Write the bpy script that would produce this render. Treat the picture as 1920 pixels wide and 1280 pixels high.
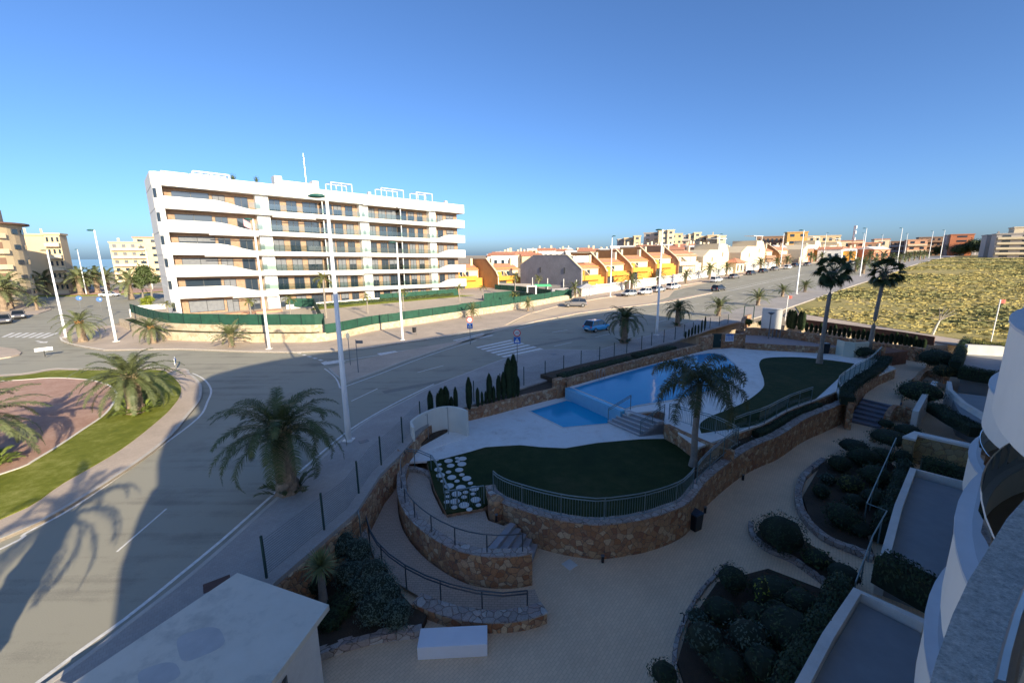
import bpy, bmesh, math, random
from mathutils import Vector, Matrix
R = math.radians
random.seed(7)
for o in list(bpy.data.objects): bpy.data.objects.remove(o)
SC = bpy.context.scene
COL = SC.collection

# ------------------------------------------------------------------ camera
EYE = 10.0
FOC = 800.0            # focal length in photograph pixels (1920 wide)
PITCH, ROLL = R(11.45), R(0.6)
fw = Vector((0, math.cos(PITCH), -math.sin(PITCH)))
_rt = Vector((1, 0, 0)); _up = _rt.cross(fw)
rt = _rt * math.cos(ROLL) - _up * math.sin(ROLL)
up = _up * math.cos(ROLL) + _rt * math.sin(ROLL)
cam = bpy.data.cameras.new('camera'); co = bpy.data.objects.new('camera', cam); COL.objects.link(co)
M = Matrix((rt, up, -fw)).transposed().to_4x4(); M.translation = (0, 0, EYE)
co.matrix_world = M
cam.sensor_width = 36; cam.lens = FOC / 1920 * 36; cam.clip_start = 0.05; cam.clip_end = 60000
SC.camera = co

# ------------------------------------------------------------------ light
SUN_EL, SUN_AZ = 18.5, 147.0      # degrees, azimuth clockwise from +Y
w = bpy.data.worlds.new('World'); SC.world = w; w.use_nodes = True
nt = w.node_tree; bg = nt.nodes['Background']
sky = nt.nodes.new('ShaderNodeTexSky'); sky.sky_type = 'NISHITA'; sky.sun_disc = False
sky.sun_elevation = R(SUN_EL); sky.sun_rotation = R(SUN_AZ); sky.air_density = 0.72; sky.dust_density = 1.3; sky.ozone_density = 6.2
sky.altitude = 0
nt.links.new(sky.outputs[0], bg.inputs[0]); bg.inputs[1].default_value = 0.12
sl = bpy.data.lights.new('sun', 'SUN'); so = bpy.data.objects.new('sun', sl); COL.objects.link(so)
sl.energy = 5.0; sl.angle = R(0.5); sl.color = (1.0, 0.86, 0.62)
sd = Vector((math.sin(R(SUN_AZ)) * math.cos(R(SUN_EL)), math.cos(R(SUN_AZ)) * math.cos(R(SUN_EL)), math.sin(R(SUN_EL))))
so.rotation_euler = sd.to_track_quat('Z', 'Y').to_euler(); so.location = (30, -60, 60)
SC.view_settings.view_transform = 'Standard'; SC.view_settings.look = 'None'
SC.view_settings.exposure = 0.9; SC.view_settings.gamma = 1.0
SC.render.engine = 'CYCLES'

# ------------------------------------------------------------------ terrain and points placed from image pixels
# the road runs uphill to the north-east: along = metres up the road, across = metres over it
EA, EB = Vector((0.788, 0.616)), Vector((-0.616, 0.788))
def SN(s, n): v = EA * s + EB * n; return (v.x, v.y)
HS = [(-9999, 0), (50, 0), (78, .5), (105, 1.4), (130, 2.4), (155, 3.3), (190, 4.5), (210, 5), (300, 6.3), (500, 6.6), (9999, 6.6)]
def T(x, y):
    s = x * EA.x + y * EA.y
    for (a, za), (b, zb) in zip(HS, HS[1:]):
        if s <= b:
            h = za + (zb - za) * (s - a) / (b - a); break
    d = math.hypot(x, y)
    if x < -y * 0.25 and d > 500: h -= min(1, (d - 500) / 200) * 12
    return h
def P(u, v, z=0.0):
    "point of the photograph met with the level z"
    r = fw + rt * ((u - 960) / FOC) - up * ((v - 640) / FOC)
    t = (z - EYE) / r.z
    return (r.x * t, r.y * t)
def PT(u, v, off=0.0):
    "point of the photograph met with the terrain"
    z = off
    for i in range(60):
        x, y = P(u, v, z)
        if y < 0 or y > 900: z = z * .7; continue
        z = z * .6 + (T(x, y) + off) * .4
    return (x, y)
def PD(u, y):
    "direction of column u at depth y"
    r = fw + rt * ((u - 960) / FOC) - up * ((470 - 640) / FOC)
    return (r.x / r.y * y, y)
def zpix(x, y, v):
    "height at (x,y) that appears at image row v (near enough)"
    lo, hi = -30., 90.
    for i in range(40):
        m = (lo + hi) / 2; q = Vector((x, y, m - EYE)); row = 640 - FOC * q.dot(up) / q.dot(fw)
        if row > v: lo = m
        else: hi = m
    return lo
def cr(pts, n=6, closed=False):
    "Catmull-Rom through 2-D or 3-D points"
    out = []; N = len(pts); V = [Vector(p) for p in pts]
    for i in range(N if closed else N - 1):
        if closed: p0, p1, p2, p3 = V[i - 1], V[i], V[(i + 1) % N], V[(i + 2) % N]
        else: p0, p1, p2, p3 = V[max(i - 1, 0)], V[i], V[i + 1], V[min(i + 2, N - 1)]
        for k in range(n):
            t = k / n
            out.append(tuple(0.5 * ((2 * p1) + (p2 - p0) * t + (2 * p0 - 5 * p1 + 4 * p2 - p3) * t * t + (3 * p1 - p0 - 3 * p2 + p3) * t ** 3)))
    if not closed: out.append(tuple(V[-1]))
    return out
def resample(path, step):
    out = [Vector(path[0])]; 
    for a, b in zip(path, path[1:]):
        a, b = Vector(a), Vector(b); L = (b - a).length; k = max(1, round(L / step))
        for i in range(1, k + 1): out.append(a + (b - a) * i / k)
    return [tuple(p) for p in out]
def offset(path, d, closed=False):
    out = []; N = len(path)
    for i in range(N):
        a = Vector(path[i - 1] if (i or closed) else path[0]).to_2d(); b = Vector(path[(i + 1) % N] if (i < N - 1 or closed) else path[-1]).to_2d()
        t = (b - a)
        if t.length < 1e-6: t = Vector((1, 0))
        t.normalize(); p = Vector(path[i]).to_2d()
        out.append((p.x - t.y * d, p.y + t.x * d))
    return out
def pathlen(path): return sum((Vector(b) - Vector(a)).length for a, b in zip(path, path[1:]))
def along(path, d):
    for a, b in zip(path, path[1:]):
        a, b = Vector(a), Vector(b); L = (b - a).length
        if d <= L: return a + (b - a) * (d / max(L, 1e-6)), (b - a).normalized()
        d -= L
    a, b = Vector(path[-2]), Vector(path[-1]); return b, (b - a).normalized()

# ------------------------------------------------------------------ mesh builder
class MB:
    def __init__(s): s.v = []; s.f = []; s.m = []
    def add(s, vs, fs, m=0):
        o = len(s.v); s.v += [tuple(p) for p in vs]; s.f += [tuple(i + o for i in f) for f in fs]; s.m += [m] * len(fs); return s
    def quad(s, a, b, c, d, m=0): return s.add([a, b, c, d], [(0, 1, 2, 3)], m)
    def box(s, c, d, rz=0, m=0, taper=1.0):
        cx, cy, cz = c; dx, dy, dz = d[0] / 2, d[1] / 2, d[2] / 2; ca, sa = math.cos(rz), math.sin(rz); vs = []
        for z, k in ((-dz, 1), (dz, taper)):
            for x, y in ((-dx, -dy), (dx, -dy), (dx, dy), (-dx, dy)):
                x *= k; y *= k; vs.append((cx + x * ca - y * sa, cy + x * sa + y * ca, cz + z))
        return s.add(vs, [(3, 2, 1, 0), (4, 5, 6, 7), (0, 1, 5, 4), (1, 2, 6, 5), (2, 3, 7, 6), (3, 0, 4, 7)], m)
    def bar(s, a, b, w, h, m=0):
        "rectangular bar between two 3-D points"
        a, b = Vector(a), Vector(b); t = (b - a).normalized(); r = t.cross(Vector((0, 0, 1)))
        if r.length < 1e-4: r = Vector((1, 0, 0))
        r.normalize(); u = r.cross(t); vs = []
        for p in (a, b):
            for i, j in ((-1, -1), (1, -1), (1, 1), (-1, 1)): vs.append(p + r * (w / 2 * i) + u * (h / 2 * j))
        return s.add(vs, [(3, 2, 1, 0), (4, 5, 6, 7), (0, 1, 5, 4), (1, 2, 6, 5), (2, 3, 7, 6), (3, 0, 4, 7)], m)
    def tube(s, pts, r, n=8, m=0, caps=True):
        P_ = [Vector(p) for p in pts]; rr = r if isinstance(r, (list, tuple)) else [r] * len(P_)
        vs = []; fs = []; ref = Vector((0, 0, 1))
        for i, p in enumerate(P_):
            t = (P_[min(i + 1, len(P_) - 1)] - P_[max(i - 1, 0)]).normalized()
            a = t.cross(ref)
            if a.length < .05: a = t.cross(Vector((1, 0, 0)))
            a.normalize(); b = t.cross(a)
            for k in range(n):
                th = 2 * math.pi * k / n; vs.append(p + (a * math.cos(th) + b * math.sin(th)) * rr[i])
        for i in range(len(P_) - 1):
            for k in range(n):
                fs.append((i * n + k, i * n + (k + 1) % n, (i + 1) * n + (k + 1) % n, (i + 1) * n + k))
        if caps: fs += [tuple(range(n))[::-1], tuple((len(P_) - 1) * n + k for k in range(n))]
        return s.add(vs, fs, m)
    def lathe(s, prof, n=16, c=(0, 0, 0), m=0, fn=None, sq=(1, 1)):
        vs = []; fs = []
        for i, (r, z) in enumerate(prof):
            for k in range(n):
                a = 2 * math.pi * k / n; q = r * (fn(a, z, i) if fn else 1)
                vs.append((c[0] + q * math.cos(a) * sq[0], c[1] + q * math.sin(a) * sq[1], c[2] + z))
        for i in range(len(prof) - 1):
            for k in range(n): fs.append((i * n + k, i * n + (k + 1) % n, (i + 1) * n + (k + 1) % n, (i + 1) * n + k))
        fs += [tuple(range(n))[::-1], tuple((len(prof) - 1) * n + k for k in range(n))]
        return s.add(vs, fs, m)
    def prism(s, poly, z0, z1, m=0, bottom=False):
        "vertical prism over a 2-D polygon; z may be numbers or functions of (x, y)"
        bm = bmesh.new(); area = sum(a[0] * b[1] - b[0] * a[1] for a, b in zip(poly, poly[1:] + poly[:1]))
        if area < 0: poly = poly[::-1]
        vs = [bm.verts.new((p[0], p[1], 0)) for p in poly]; bm.faces.new(vs); bm.verts.index_update()
        bm.normal_update(); bmesh.ops.triangulate(bm, faces=bm.faces[:]); bm.verts.ensure_lookup_table()
        tri = [tuple(v.index for v in f.verts) for f in bm.faces]; bm.free()
        g0 = z0 if callable(z0) else (lambda x, y: z0); g1 = z1 if callable(z1) else (lambda x, y: z1)
        n = len(poly)
        V = [(p[0], p[1], g1(p[0], p[1])) for p in poly] + [(p[0], p[1], g0(p[0], p[1])) for p in poly]
        F = tri + [(i, i + n, (i + 1) % n + n, (i + 1) % n) for i in range(n)]
        if bottom: F += [tuple(i + n for i in t[::-1]) for t in tri]
        return s.add(V, F, m)
    def wall(s, path, th, z0, z1, m=0, closed=False, jit=0.0, side=1):
        "wall of thickness th standing to the left (side=1) of a 2-D path; z0/z1 numbers or functions of distance"
        f0 = z0 if callable(z0) else (lambda d: z0); f1 = z1 if callable(z1) else (lambda d: z1)
        A = [Vector(p).to_2d() for p in path]; B = [Vector(p) for p in offset(path, th * side, closed)]
        if closed: A.append(A[0]); B.append(B[0])
        D = [0]
        for a, b in zip(A, A[1:]): D.append(D[-1] + (b - a).length)
        vs = []; fs = []; n = len(A)
        for i in range(n):
            j = [random.uniform(-jit, jit) for _ in range(4)]
            vs += [(A[i].x, A[i].y, f0(D[i])), (A[i].x + j[2] * .6, A[i].y + j[3] * .6, f1(D[i]) + j[0]), (B[i].x, B[i].y, f1(D[i]) + j[1]), (B[i].x, B[i].y, f0(D[i]))]
        for i in range(n - 1):
            a, b = i * 4, i * 4 + 4
            for k in range(4): fs.append((a + k, a + (k + 1) % 4, b + (k + 1) % 4, b + k) if side > 0 else (b + k, b + (k + 1) % 4, a + (k + 1) % 4, a + k))
        if not closed: fs += [(0, 1, 2, 3), ((n - 1) * 4 + 3, (n - 1) * 4 + 2, (n - 1) * 4 + 1, (n - 1) * 4)]
        return s.add(vs, fs, m)
    def build(s, name, mats, parent=None, smooth=False, local=False, bevel=0):
        me = bpy.data.meshes.new(name); off = Vector((0, 0, 0))
        if parent and not local: off = root_loc(parent)
        me.from_pydata([(v[0] - off.x, v[1] - off.y, v[2] - off.z) for v in s.v], [], s.f)
        if not isinstance(mats, (list, tuple)): mats = [mats]
        for m in mats: me.materials.append(m)
        if len(mats) > 1: me.polygons.foreach_set('material_index', s.m)
        if smooth: me.polygons.foreach_set('use_smooth', [True] * len(me.polygons))
        me.update()
        o = bpy.data.objects.new(name, me); COL.objects.link(o)
        if parent: o.parent = parent
        if bevel:
            b = o.modifiers.new('bevel', 'BEVEL'); b.width = bevel; b.segments = 2; b.limit_method = 'ANGLE'
        return o
def root_loc(o):
    l = Vector(o.location)
    while o.parent: o = o.parent; l += Vector(o.location)
    return l
def tag(o, label=None, cat=None, group=None, kind=None):
    if label: o['label'] = label
    if cat: o['category'] = cat
    if group: o['group'] = group
    if kind: o['kind'] = kind
    return o
def thing(name, label, cat, loc=(0, 0, 0), rz=0.0, group=None):
    o = bpy.data.objects.new(name, None); COL.objects.link(o); o.location = loc; o.rotation_euler = (0, 0, rz); o.empty_display_size = .3
    return tag(o, label, cat, group)
def struct(mb, name, m, smooth=False): return tag(mb.build(name, m, smooth=smooth), kind='structure')
def dup(root, loc, rz=0.0, label=None, group=None, scale=1.0):
    r = root.copy(); COL.objects.link(r); r.location = loc; r.rotation_euler = (0, 0, rz); r.scale = (scale,) * 3 if not isinstance(scale, tuple) else scale
    if label: r['label'] = label
    if group: r['group'] = group
    for ch in list(root.children):
        c = ch.copy(); COL.objects.link(c); c.parent = r
        for g in ch.children:
            d = g.copy(); COL.objects.link(d); d.parent = c
    return r

# ------------------------------------------------------------------ materials
def newmat(name):
    m = bpy.data.materials.new(name); m.use_nodes = True; t = m.node_tree
    return m, t, t.nodes['Principled BSDF']
def N(t, kind, **kw):
    n = t.nodes.new(kind)
    for k, v in kw.items():
        if k.startswith('i_'):
            key = k[2:]; n.inputs[int(key) if key.isdigit() else key].default_value = v
        else: setattr(n, k, v)
    return n
def ramp(t, stops):
    r = t.nodes.new('ShaderNodeValToRGB'); e = r.color_ramp.elements
    while len(e) < len(stops): e.new(0.5)
    for el, (p, c) in zip(e, stops): el.position = p; el.color = (*c, 1)
    return r
def mat(name, col, rough=.7, var=.12, scale=3.0, bump=0.0, bscale=None, metal=0.0, fine=0.0, obj=False, coat=0.0):
    "paint-like surface with two scales of mottling in its own colour"
    m, t, b = newmat(name); L = t.links
    src = N(t, 'ShaderNodeTexCoord').outputs['Object'] if obj else N(t, 'ShaderNodeNewGeometry').outputs['Position']
    n1 = N(t, 'ShaderNodeTexNoise', i_Scale=scale, i_Detail=6.0, i_Roughness=.6); L.new(src, n1.inputs['Vector'])
    lo = tuple(c * (1 - var) for c in col); hi = tuple(min(1, c * (1 + var)) for c in col)
    r1 = ramp(t, [(.3, lo), (.7, hi)]); L.new(n1.outputs[0], r1.inputs[0]); out = r1.outputs[0]
    if fine:
        n2 = N(t, 'ShaderNodeTexNoise', i_Scale=scale * 14, i_Detail=4.0); L.new(src, n2.inputs['Vector'])
        mx = N(t, 'ShaderNodeMixRGB', blend_type='OVERLAY'); mx.inputs[0].default_value = fine; L.new(out, mx.inputs[1]); L.new(n2.outputs[0], mx.inputs[2]); out = mx.outputs[0]
    L.new(out, b.inputs['Base Color']); b.inputs['Roughness'].default_value = rough; b.inputs['Metallic'].default_value = metal
    if coat: b.inputs['Coat Weight'].default_value = coat
    if bump:
        n3 = N(t, 'ShaderNodeTexNoise', i_Scale=bscale or scale * 5, i_Detail=5.0); L.new(src, n3.inputs['Vector'])
        bp = N(t, 'ShaderNodeBump', i_Strength=bump, i_Distance=.05); L.new(n3.outputs[0], bp.inputs['Height']); L.new(bp.outputs[0], b.inputs['Normal'])
    return m
def leafmat(name, a, b_, rough=.55, scale=1.2, trans=0.0, c=None):
    "leaf colours differ from clump to clump"
    m, t, b = newmat(name); L = t.links
    g = N(t, 'ShaderNodeTexCoord').outputs['Object']; oi = N(t, 'ShaderNodeObjectInfo')
    n1 = N(t, 'ShaderNodeTexNoise', i_Scale=scale, i_Detail=3.0); L.new(g, n1.inputs['Vector'])
    n2 = N(t, 'ShaderNodeTexWhiteNoise'); L.new(g, n2.inputs['Vector'])
    ad = N(t, 'ShaderNodeMath', operation='MULTIPLY_ADD'); L.new(oi.outputs['Random'], ad.inputs[0]); ad.inputs[1].default_value = .25; L.new(n1.outputs[0], ad.inputs[2])
    st = [(.38, a), (.78, b_)] if c is None else [(.36, a), (.6, b_), (.85, c)]
    r = ramp(t, st); L.new(ad.outputs[0], r.inputs[0]); L.new(r.outputs[0], b.inputs['Base Color']); b.inputs['Roughness'].default_value = rough; b.inputs['Specular IOR Level'].default_value = .3
    if trans:
        tr = N(t, 'ShaderNodeBsdfTranslucent'); L.new(r.outputs[0], tr.inputs[0]); ms = N(t, 'ShaderNodeMixShader'); ms.inputs[0].default_value = trans
        L.new(b.outputs[0], ms.inputs[1]); L.new(tr.outputs[0], ms.inputs[2]); L.new(ms.outputs[0], t.nodes['Material Output'].inputs[0])
    return m
def stonemat(name, cols, scale=3.2, mortar=(.17, .12, .09), mw=.028, bump=.8):
    m, t, b = newmat(name); L = t.links; g = N(t, 'ShaderNodeNewGeometry').outputs['Position']
    nz = N(t, 'ShaderNodeTexNoise', i_Scale=3.0, i_Detail=2.0); L.new(g, nz.inputs['Vector'])
    mp = N(t, 'ShaderNodeVectorMath', operation='MULTIPLY_ADD'); L.new(nz.outputs['Color'], mp.inputs[0]); mp.inputs[1].default_value = (.18, .18, .18); L.new(g, mp.inputs[2])
    v = N(t, 'ShaderNodeTexVoronoi', i_Scale=scale); L.new(mp.outputs[0], v.inputs['Vector'])
    e = N(t, 'ShaderNodeTexVoronoi', feature='DISTANCE_TO_EDGE', i_Scale=scale); L.new(mp.outputs[0], e.inputs['Vector'])
    sx = N(t, 'ShaderNodeSeparateColor'); L.new(v.outputs['Color'], sx.inputs[0])
    r = ramp(t, [(i / (len(cols) - 1), c) for i, c in enumerate(cols)]); r.color_ramp.interpolation = 'LINEAR'; L.new(sx.outputs[0], r.inputs[0])
    n2 = N(t, 'ShaderNodeTexNoise', i_Scale=22.0, i_Detail=5.0); L.new(g, n2.inputs['Vector'])
    mx = N(t, 'ShaderNodeMixRGB', blend_type='OVERLAY'); mx.inputs[0].default_value = .45; L.new(r.outputs[0], mx.inputs[1]); L.new(n2.outputs[0], mx.inputs[2])
    st = N(t, 'ShaderNodeMath', operation='GREATER_THAN'); L.new(e.outputs[0], st.inputs[0]); st.inputs[1].default_value = mw
    m2 = N(t, 'ShaderNodeMixRGB'); L.new(st.outputs[0], m2.inputs[0]); m2.inputs[1].default_value = (*mortar, 1); L.new(mx.outputs[0], m2.inputs[2])
    L.new(m2.outputs[0], b.inputs['Base Color']); b.inputs['Roughness'].default_value = .85
    cl = N(t, 'ShaderNodeMath', operation='MINIMUM'); L.new(e.outputs[0], cl.inputs[0]); cl.inputs[1].default_value = .12
    bp = N(t, 'ShaderNodeBump', i_Strength=bump, i_Distance=.25); L.new(cl.outputs[0], bp.inputs['Height']); L.new(bp.outputs[0], b.inputs['Normal'])
    return m
def pavemat(name, a, b_, mort, sx=5.0, rot=0.6, bw=.5, bh=.25, stain=.25, ms=.02):
    m, t, b = newmat(name); L = t.links; g = N(t, 'ShaderNodeNewGeometry').outputs['Position']
    mp = N(t, 'ShaderNodeMapping'); mp.inputs['Rotation'].default_value = (0, 0, rot); L.new(g, mp.inputs[0])
    br = N(t, 'ShaderNodeTexBrick', i_Scale=sx); br.inputs['Color1'].default_value = (*a, 1); br.inputs['Color2'].default_value = (*b_, 1); br.inputs['Mortar'].default_value = (*mort, 1)
    br.inputs['Mortar Size'].default_value = ms; br.inputs['Brick Width'].default_value = bw; br.inputs['Row Height'].default_value = bh; L.new(mp.outputs[0], br.inputs[0])
    n1 = N(t, 'ShaderNodeTexNoise', i_Scale=.35, i_Detail=7.0, i_Roughness=.65); L.new(g, n1.inputs['Vector'])
    rr = ramp(t, [(.3, (1 - stain,) * 3), (.7, (1 + stain * .3,) * 3)]); L.new(n1.outputs[0], rr.inputs[0])
    mx = N(t, 'ShaderNodeMixRGB', blend_type='MULTIPLY'); mx.inputs[0].default_value = 1; L.new(br.outputs[0], mx.inputs[1]); L.new(rr.outputs[0], mx.inputs[2])
    L.new(mx.outputs[0], b.inputs['Base Color']); b.inputs['Roughness'].default_value = .8
    return m
def asphaltmat():
    m, t, b = newmat('asphalt'); L = t.links; g = N(t, 'ShaderNodeNewGeometry').outputs['Position']
    mp = N(t, 'ShaderNodeMapping'); mp.inputs['Rotation'].default_value = (0, 0, R(-38)); mp.inputs['Scale'].default_value = (.06, 1.1, 1); L.new(g, mp.inputs[0])
    n1 = N(t, 'ShaderNodeTexNoise', i_Scale=1.0, i_Detail=6.0, i_Roughness=.6); L.new(mp.outputs[0], n1.inputs['Vector'])
    n2 = N(t, 'ShaderNodeTexNoise', i_Scale=.25, i_Detail=8.0, i_Roughness=.7); L.new(g, n2.inputs['Vector'])
    n3 = N(t, 'ShaderNodeTexNoise', i_Scale=30.0, i_Detail=3.0); L.new(g, n3.inputs['Vector'])
    a1 = N(t, 'ShaderNodeMath', operation='ADD'); L.new(n1.outputs[0], a1.inputs[0]); L.new(n2.outputs[0], a1.inputs[1])
    a2 = N(t, 'ShaderNodeMath', operation='MULTIPLY_ADD'); L.new(n3.outputs[0], a2.inputs[0]); a2.inputs[1].default_value = .35; L.new(a1.outputs[0], a2.inputs[2])
    r = ramp(t, [(.75, (.228, .214, .172)), (1.4, (.338, .318, .248))]); 
    dv = N(t, 'ShaderNodeMath', operation='MULTIPLY_ADD'); L.new(a2.outputs[0], dv.inputs[0]); dv.inputs[1].default_value = 1.0; dv.inputs[2].default_value = -.15
    r.color_ramp.elements[0].position = .78; r.color_ramp.elements[1].position = 1.0
    L.new(dv.outputs[0], r.inputs[0]); L.new(r.outputs[0], b.inputs['Base Color']); b.inputs['Roughness'].default_value = .82
    bp = N(t, 'ShaderNodeBump', i_Strength=.25, i_Distance=.02); L.new(n3.outputs[0], bp.inputs['Height']); L.new(bp.outputs[0], b.inputs['Normal'])
    return m
def groundmat(name, cols, s1=.12, s2=1.4, s3=14, bump=.4):
    m, t, b = newmat(name); L = t.links; g = N(t, 'ShaderNodeNewGeometry').outputs['Position']
    ns = []
    for sc in (s1, s2, s3):
        n = N(t, 'ShaderNodeTexNoise', i_Scale=sc, i_Detail=5.0, i_Roughness=.65); L.new(g, n.inputs['Vector']); ns.append(n)
    a = N(t, 'ShaderNodeMath', operation='MULTIPLY_ADD'); L.new(ns[1].outputs[0], a.inputs[0]); a.inputs[1].default_value = .7; L.new(ns[0].outputs[0], a.inputs[2])
    c = N(t, 'ShaderNodeMath', operation='MULTIPLY_ADD'); L.new(ns[2].outputs[0], c.inputs[0]); c.inputs[1].default_value = .5; L.new(a.outputs[0], c.inputs[2])
    d = N(t, 'ShaderNodeMapRange'); d.inputs['From Min'].default_value = .75; d.inputs['From Max'].default_value = 1.45; L.new(c.outputs[0], d.inputs[0])
    r = ramp(t, [(i / (len(cols) - 1), k) for i, k in enumerate(cols)]); L.new(d.outputs[0], r.inputs[0]); L.new(r.outputs[0], b.inputs['Base Color']); b.inputs['Roughness'].default_value = .9; b.inputs['Specular IOR Level'].default_value = .25
    bp = N(t, 'ShaderNodeBump', i_Strength=bump, i_Distance=.08); L.new(ns[2].outputs[0], bp.inputs['Height']); L.new(bp.outputs[0], b.inputs['Normal'])
    return m
def glassmat(name, col=(.02, .03, .045), rough=.05):
    m, t, b = newmat(name); b.inputs['Base Color'].default_value = (*col, 1); b.inputs['Roughness'].default_value = rough; b.inputs['Specular IOR Level'].default_value = .9
    return m
def clearmat(name, col=(.8, .9, .88), alpha=.25):
    m, t, b = newmat(name); L = t.links; gl = N(t, 'ShaderNodeBsdfGlossy', i_Roughness=.03); tr = N(t, 'ShaderNodeBsdfTransparent'); tr.inputs[0].default_value = (*col, 1)
    fr = N(t, 'ShaderNodeFresnel', i_IOR=1.5); ad = N(t, 'ShaderNodeMath', operation='ADD'); L.new(fr.outputs[0], ad.inputs[0]); ad.inputs[1].default_value = alpha * .2
    ms = N(t, 'ShaderNodeMixShader'); L.new(ad.outputs[0], ms.inputs[0]); L.new(tr.outputs[0], ms.inputs[1]); L.new(gl.outputs[0], ms.inputs[2]); L.new(ms.outputs[0], t.nodes['Material Output'].inputs[0])
    return m
def watermat(name, col, deep):
    m, t, b = newmat(name); L = t.links; g = N(t, 'ShaderNodeNewGeometry').outputs['Position']
    n1 = N(t, 'ShaderNodeTexNoise', i_Scale=deep, i_Detail=3.0); L.new(g, n1.inputs['Vector'])
    bp = N(t, 'ShaderNodeBump', i_Strength=.3, i_Distance=.05); L.new(n1.outputs[0], bp.inputs['Height']); L.new(bp.outputs[0], b.inputs['Normal'])
    b.inputs['Base Color'].default_value = (*col, 1); b.inputs['Roughness'].default_value = .1; b.inputs['Specular IOR Level'].default_value = .18
    return m
def stripemat(name, a, b_, scale=3.0):
    "thin horizontal courses of brick or louvre"
    m, t, b = newmat(name); L = t.links; g = N(t, 'ShaderNodeNewGeometry').outputs['Position']
    w_ = N(t, 'ShaderNodeTexWave', wave_type='BANDS', bands_direction='Z', i_Scale=scale, i_Distortion=.4); L.new(g, w_.inputs[0])
    n1 = N(t, 'ShaderNodeTexNoise', i_Scale=2.5, i_Detail=5.0); L.new(g, n1.inputs['Vector'])
    ad = N(t, 'ShaderNodeMath', operation='MULTIPLY_ADD'); L.new(w_.outputs[1], ad.inputs[0]); ad.inputs[1].default_value = .35; L.new(n1.outputs[0], ad.inputs[2])
    r = ramp(t, [(.35, a), (.85, b_)]); L.new(ad.outputs[0], r.inputs[0]); L.new(r.outputs[0], b.inputs['Base Color']); b.inputs['Roughness'].default_value = .75
    return m

ORD = ['first', 'second', 'third', 'fourth', 'fifth', 'sixth', 'seventh', 'eighth', 'ninth', 'tenth', 'eleventh', 'twelfth', 'thirteenth', 'fourteenth', 'fifteenth', 'sixteenth', 'seventeenth', 'eighteenth', 'nineteenth'] + ['twent' + q for q in ('ieth', 'y-first', 'y-second', 'y-third', 'y-fourth', 'y-fifth', 'y-sixth', 'y-seventh', 'y-eighth', 'y-ninth')] + ['thirtieth', 'thirty-first', 'thirty-second', 'thirty-third', 'thirty-fourth', 'thirty-fifth']
STONE = stonemat('red stone masonry', [(.34, .14, .06), (.50, .28, .14), (.40, .19, .09), (.62, .45, .28), (.30, .13, .07), (.54, .34, .18)], scale=4.4)
STONECAP = stonemat('grey stone capping', [(.30, .25, .22), (.42, .36, .31), (.36, .28, .25), (.5, .45, .4)], scale=3.6)
CREAMSTONE = stonemat('cream limestone blocks', [(.50, .40, .27), (.56, .47, .34), (.42, .31, .20), (.54, .44, .31)], scale=2.6, mortar=(.5, .42, .32), mw=.02, bump=.4)
YELLOWSTONE = stonemat('yellow rough stone', [(.36, .27, .12), (.46, .36, .18), (.30, .21, .1), (.42, .34, .2)], scale=3.0, mw=.02)
ASPHALT = asphaltmat()
SIDEWALK = pavemat('pale pavement tiles', (.43, .39, .35), (.39, .355, .32), (.30, .27, .25), sx=4.0, rot=R(-38), bw=.5, bh=.5, stain=.22, ms=.012)
SAND_PAVE = pavemat('sand coloured pavement tiles', (.56, .45, .35), (.51, .41, .32), (.40, .32, .25), sx=4.0, rot=R(-38), bw=.5, bh=.5, stain=.2, ms=.012)
PARK_PAVE = groundmat('tan road concrete', [(.56, .43, .30), (.62, .49, .35), (.68, .55, .40)], .08, .7, 20, .15)
PLAZA = pavemat('beige block paving', (.88, .64, .42), (.82, .585, .38), (.68, .49, .32), sx=4.0, rot=R(-52), bw=.8, bh=.4, stain=.16, ms=.03)
PINKPAVE = pavemat('pink beige block paving', (.66, .50, .38), (.58, .44, .33), (.36, .27, .21), sx=4.0, rot=R(0), bw=.8, bh=.4, stain=.16, ms=.03)
DECK = groundmat('printed white concrete', [(.58, .50, .44), (.80, .76, .70), (.88, .85, .80), (.72, .63, .55)], .35, 1.6, 9, .1)
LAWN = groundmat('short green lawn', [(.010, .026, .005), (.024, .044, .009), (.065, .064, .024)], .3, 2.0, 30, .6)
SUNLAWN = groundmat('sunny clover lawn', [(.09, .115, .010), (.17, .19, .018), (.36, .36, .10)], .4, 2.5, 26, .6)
SOIL = groundmat('dark garden soil', [(.05, .038, .028), (.08, .058, .04), (.11, .08, .055)], .5, 3, 20, .6)
SANDY = groundmat('dry sandy ground', [(.30, .23, .15), (.42, .34, .24), (.52, .44, .33)], .06, .6, 8, .5)
DRYFIELD = groundmat('dry grass field soil', [(.19, .18, .06), (.30, .26, .09), (.40, .32, .12), (.54, .43, .24)], .09, .55, 6, .8)
GRAVEL = groundmat('pink gravel', [(.36, .20, .15), (.50, .31, .24), (.60, .42, .34)], .5, 6, 40, .9)
KERB = mat('kerb concrete', (.50, .46, .40), .8, .1, 2, fine=.2)
PALEKERB = mat('white painted kerb', (.72, .68, .6), .7, .08, 2)
PAINT = mat('worn white road paint', (.72, .70, .66), .7, .22, 5, fine=.3)
WHITE = mat('white render', (.70, .69, .655), .6, .035, .8)
OWNWHITE = mat('white balcony render', (.86, .84, .76), .6, .03, .8)
CONCRETE_W = mat('off white painted concrete', (.66, .64, .60), .7, .10, 1.3, fine=.15)
BRICK = stripemat('tan clinker cladding', (.26, .155, .095), (.40, .26, .17), 8)
GREEN_SCREEN = mat('green windbreak fabric', (.012, .068, .042), .75, .25, 1.6, fine=.3)
DARKGREEN = mat('dark green powder coat', (.012, .04, .035), .45, .1, 3)
RAIL = mat('grey green painted steel', (.20, .26, .27), .35, .08, 4, metal=.5)
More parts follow.
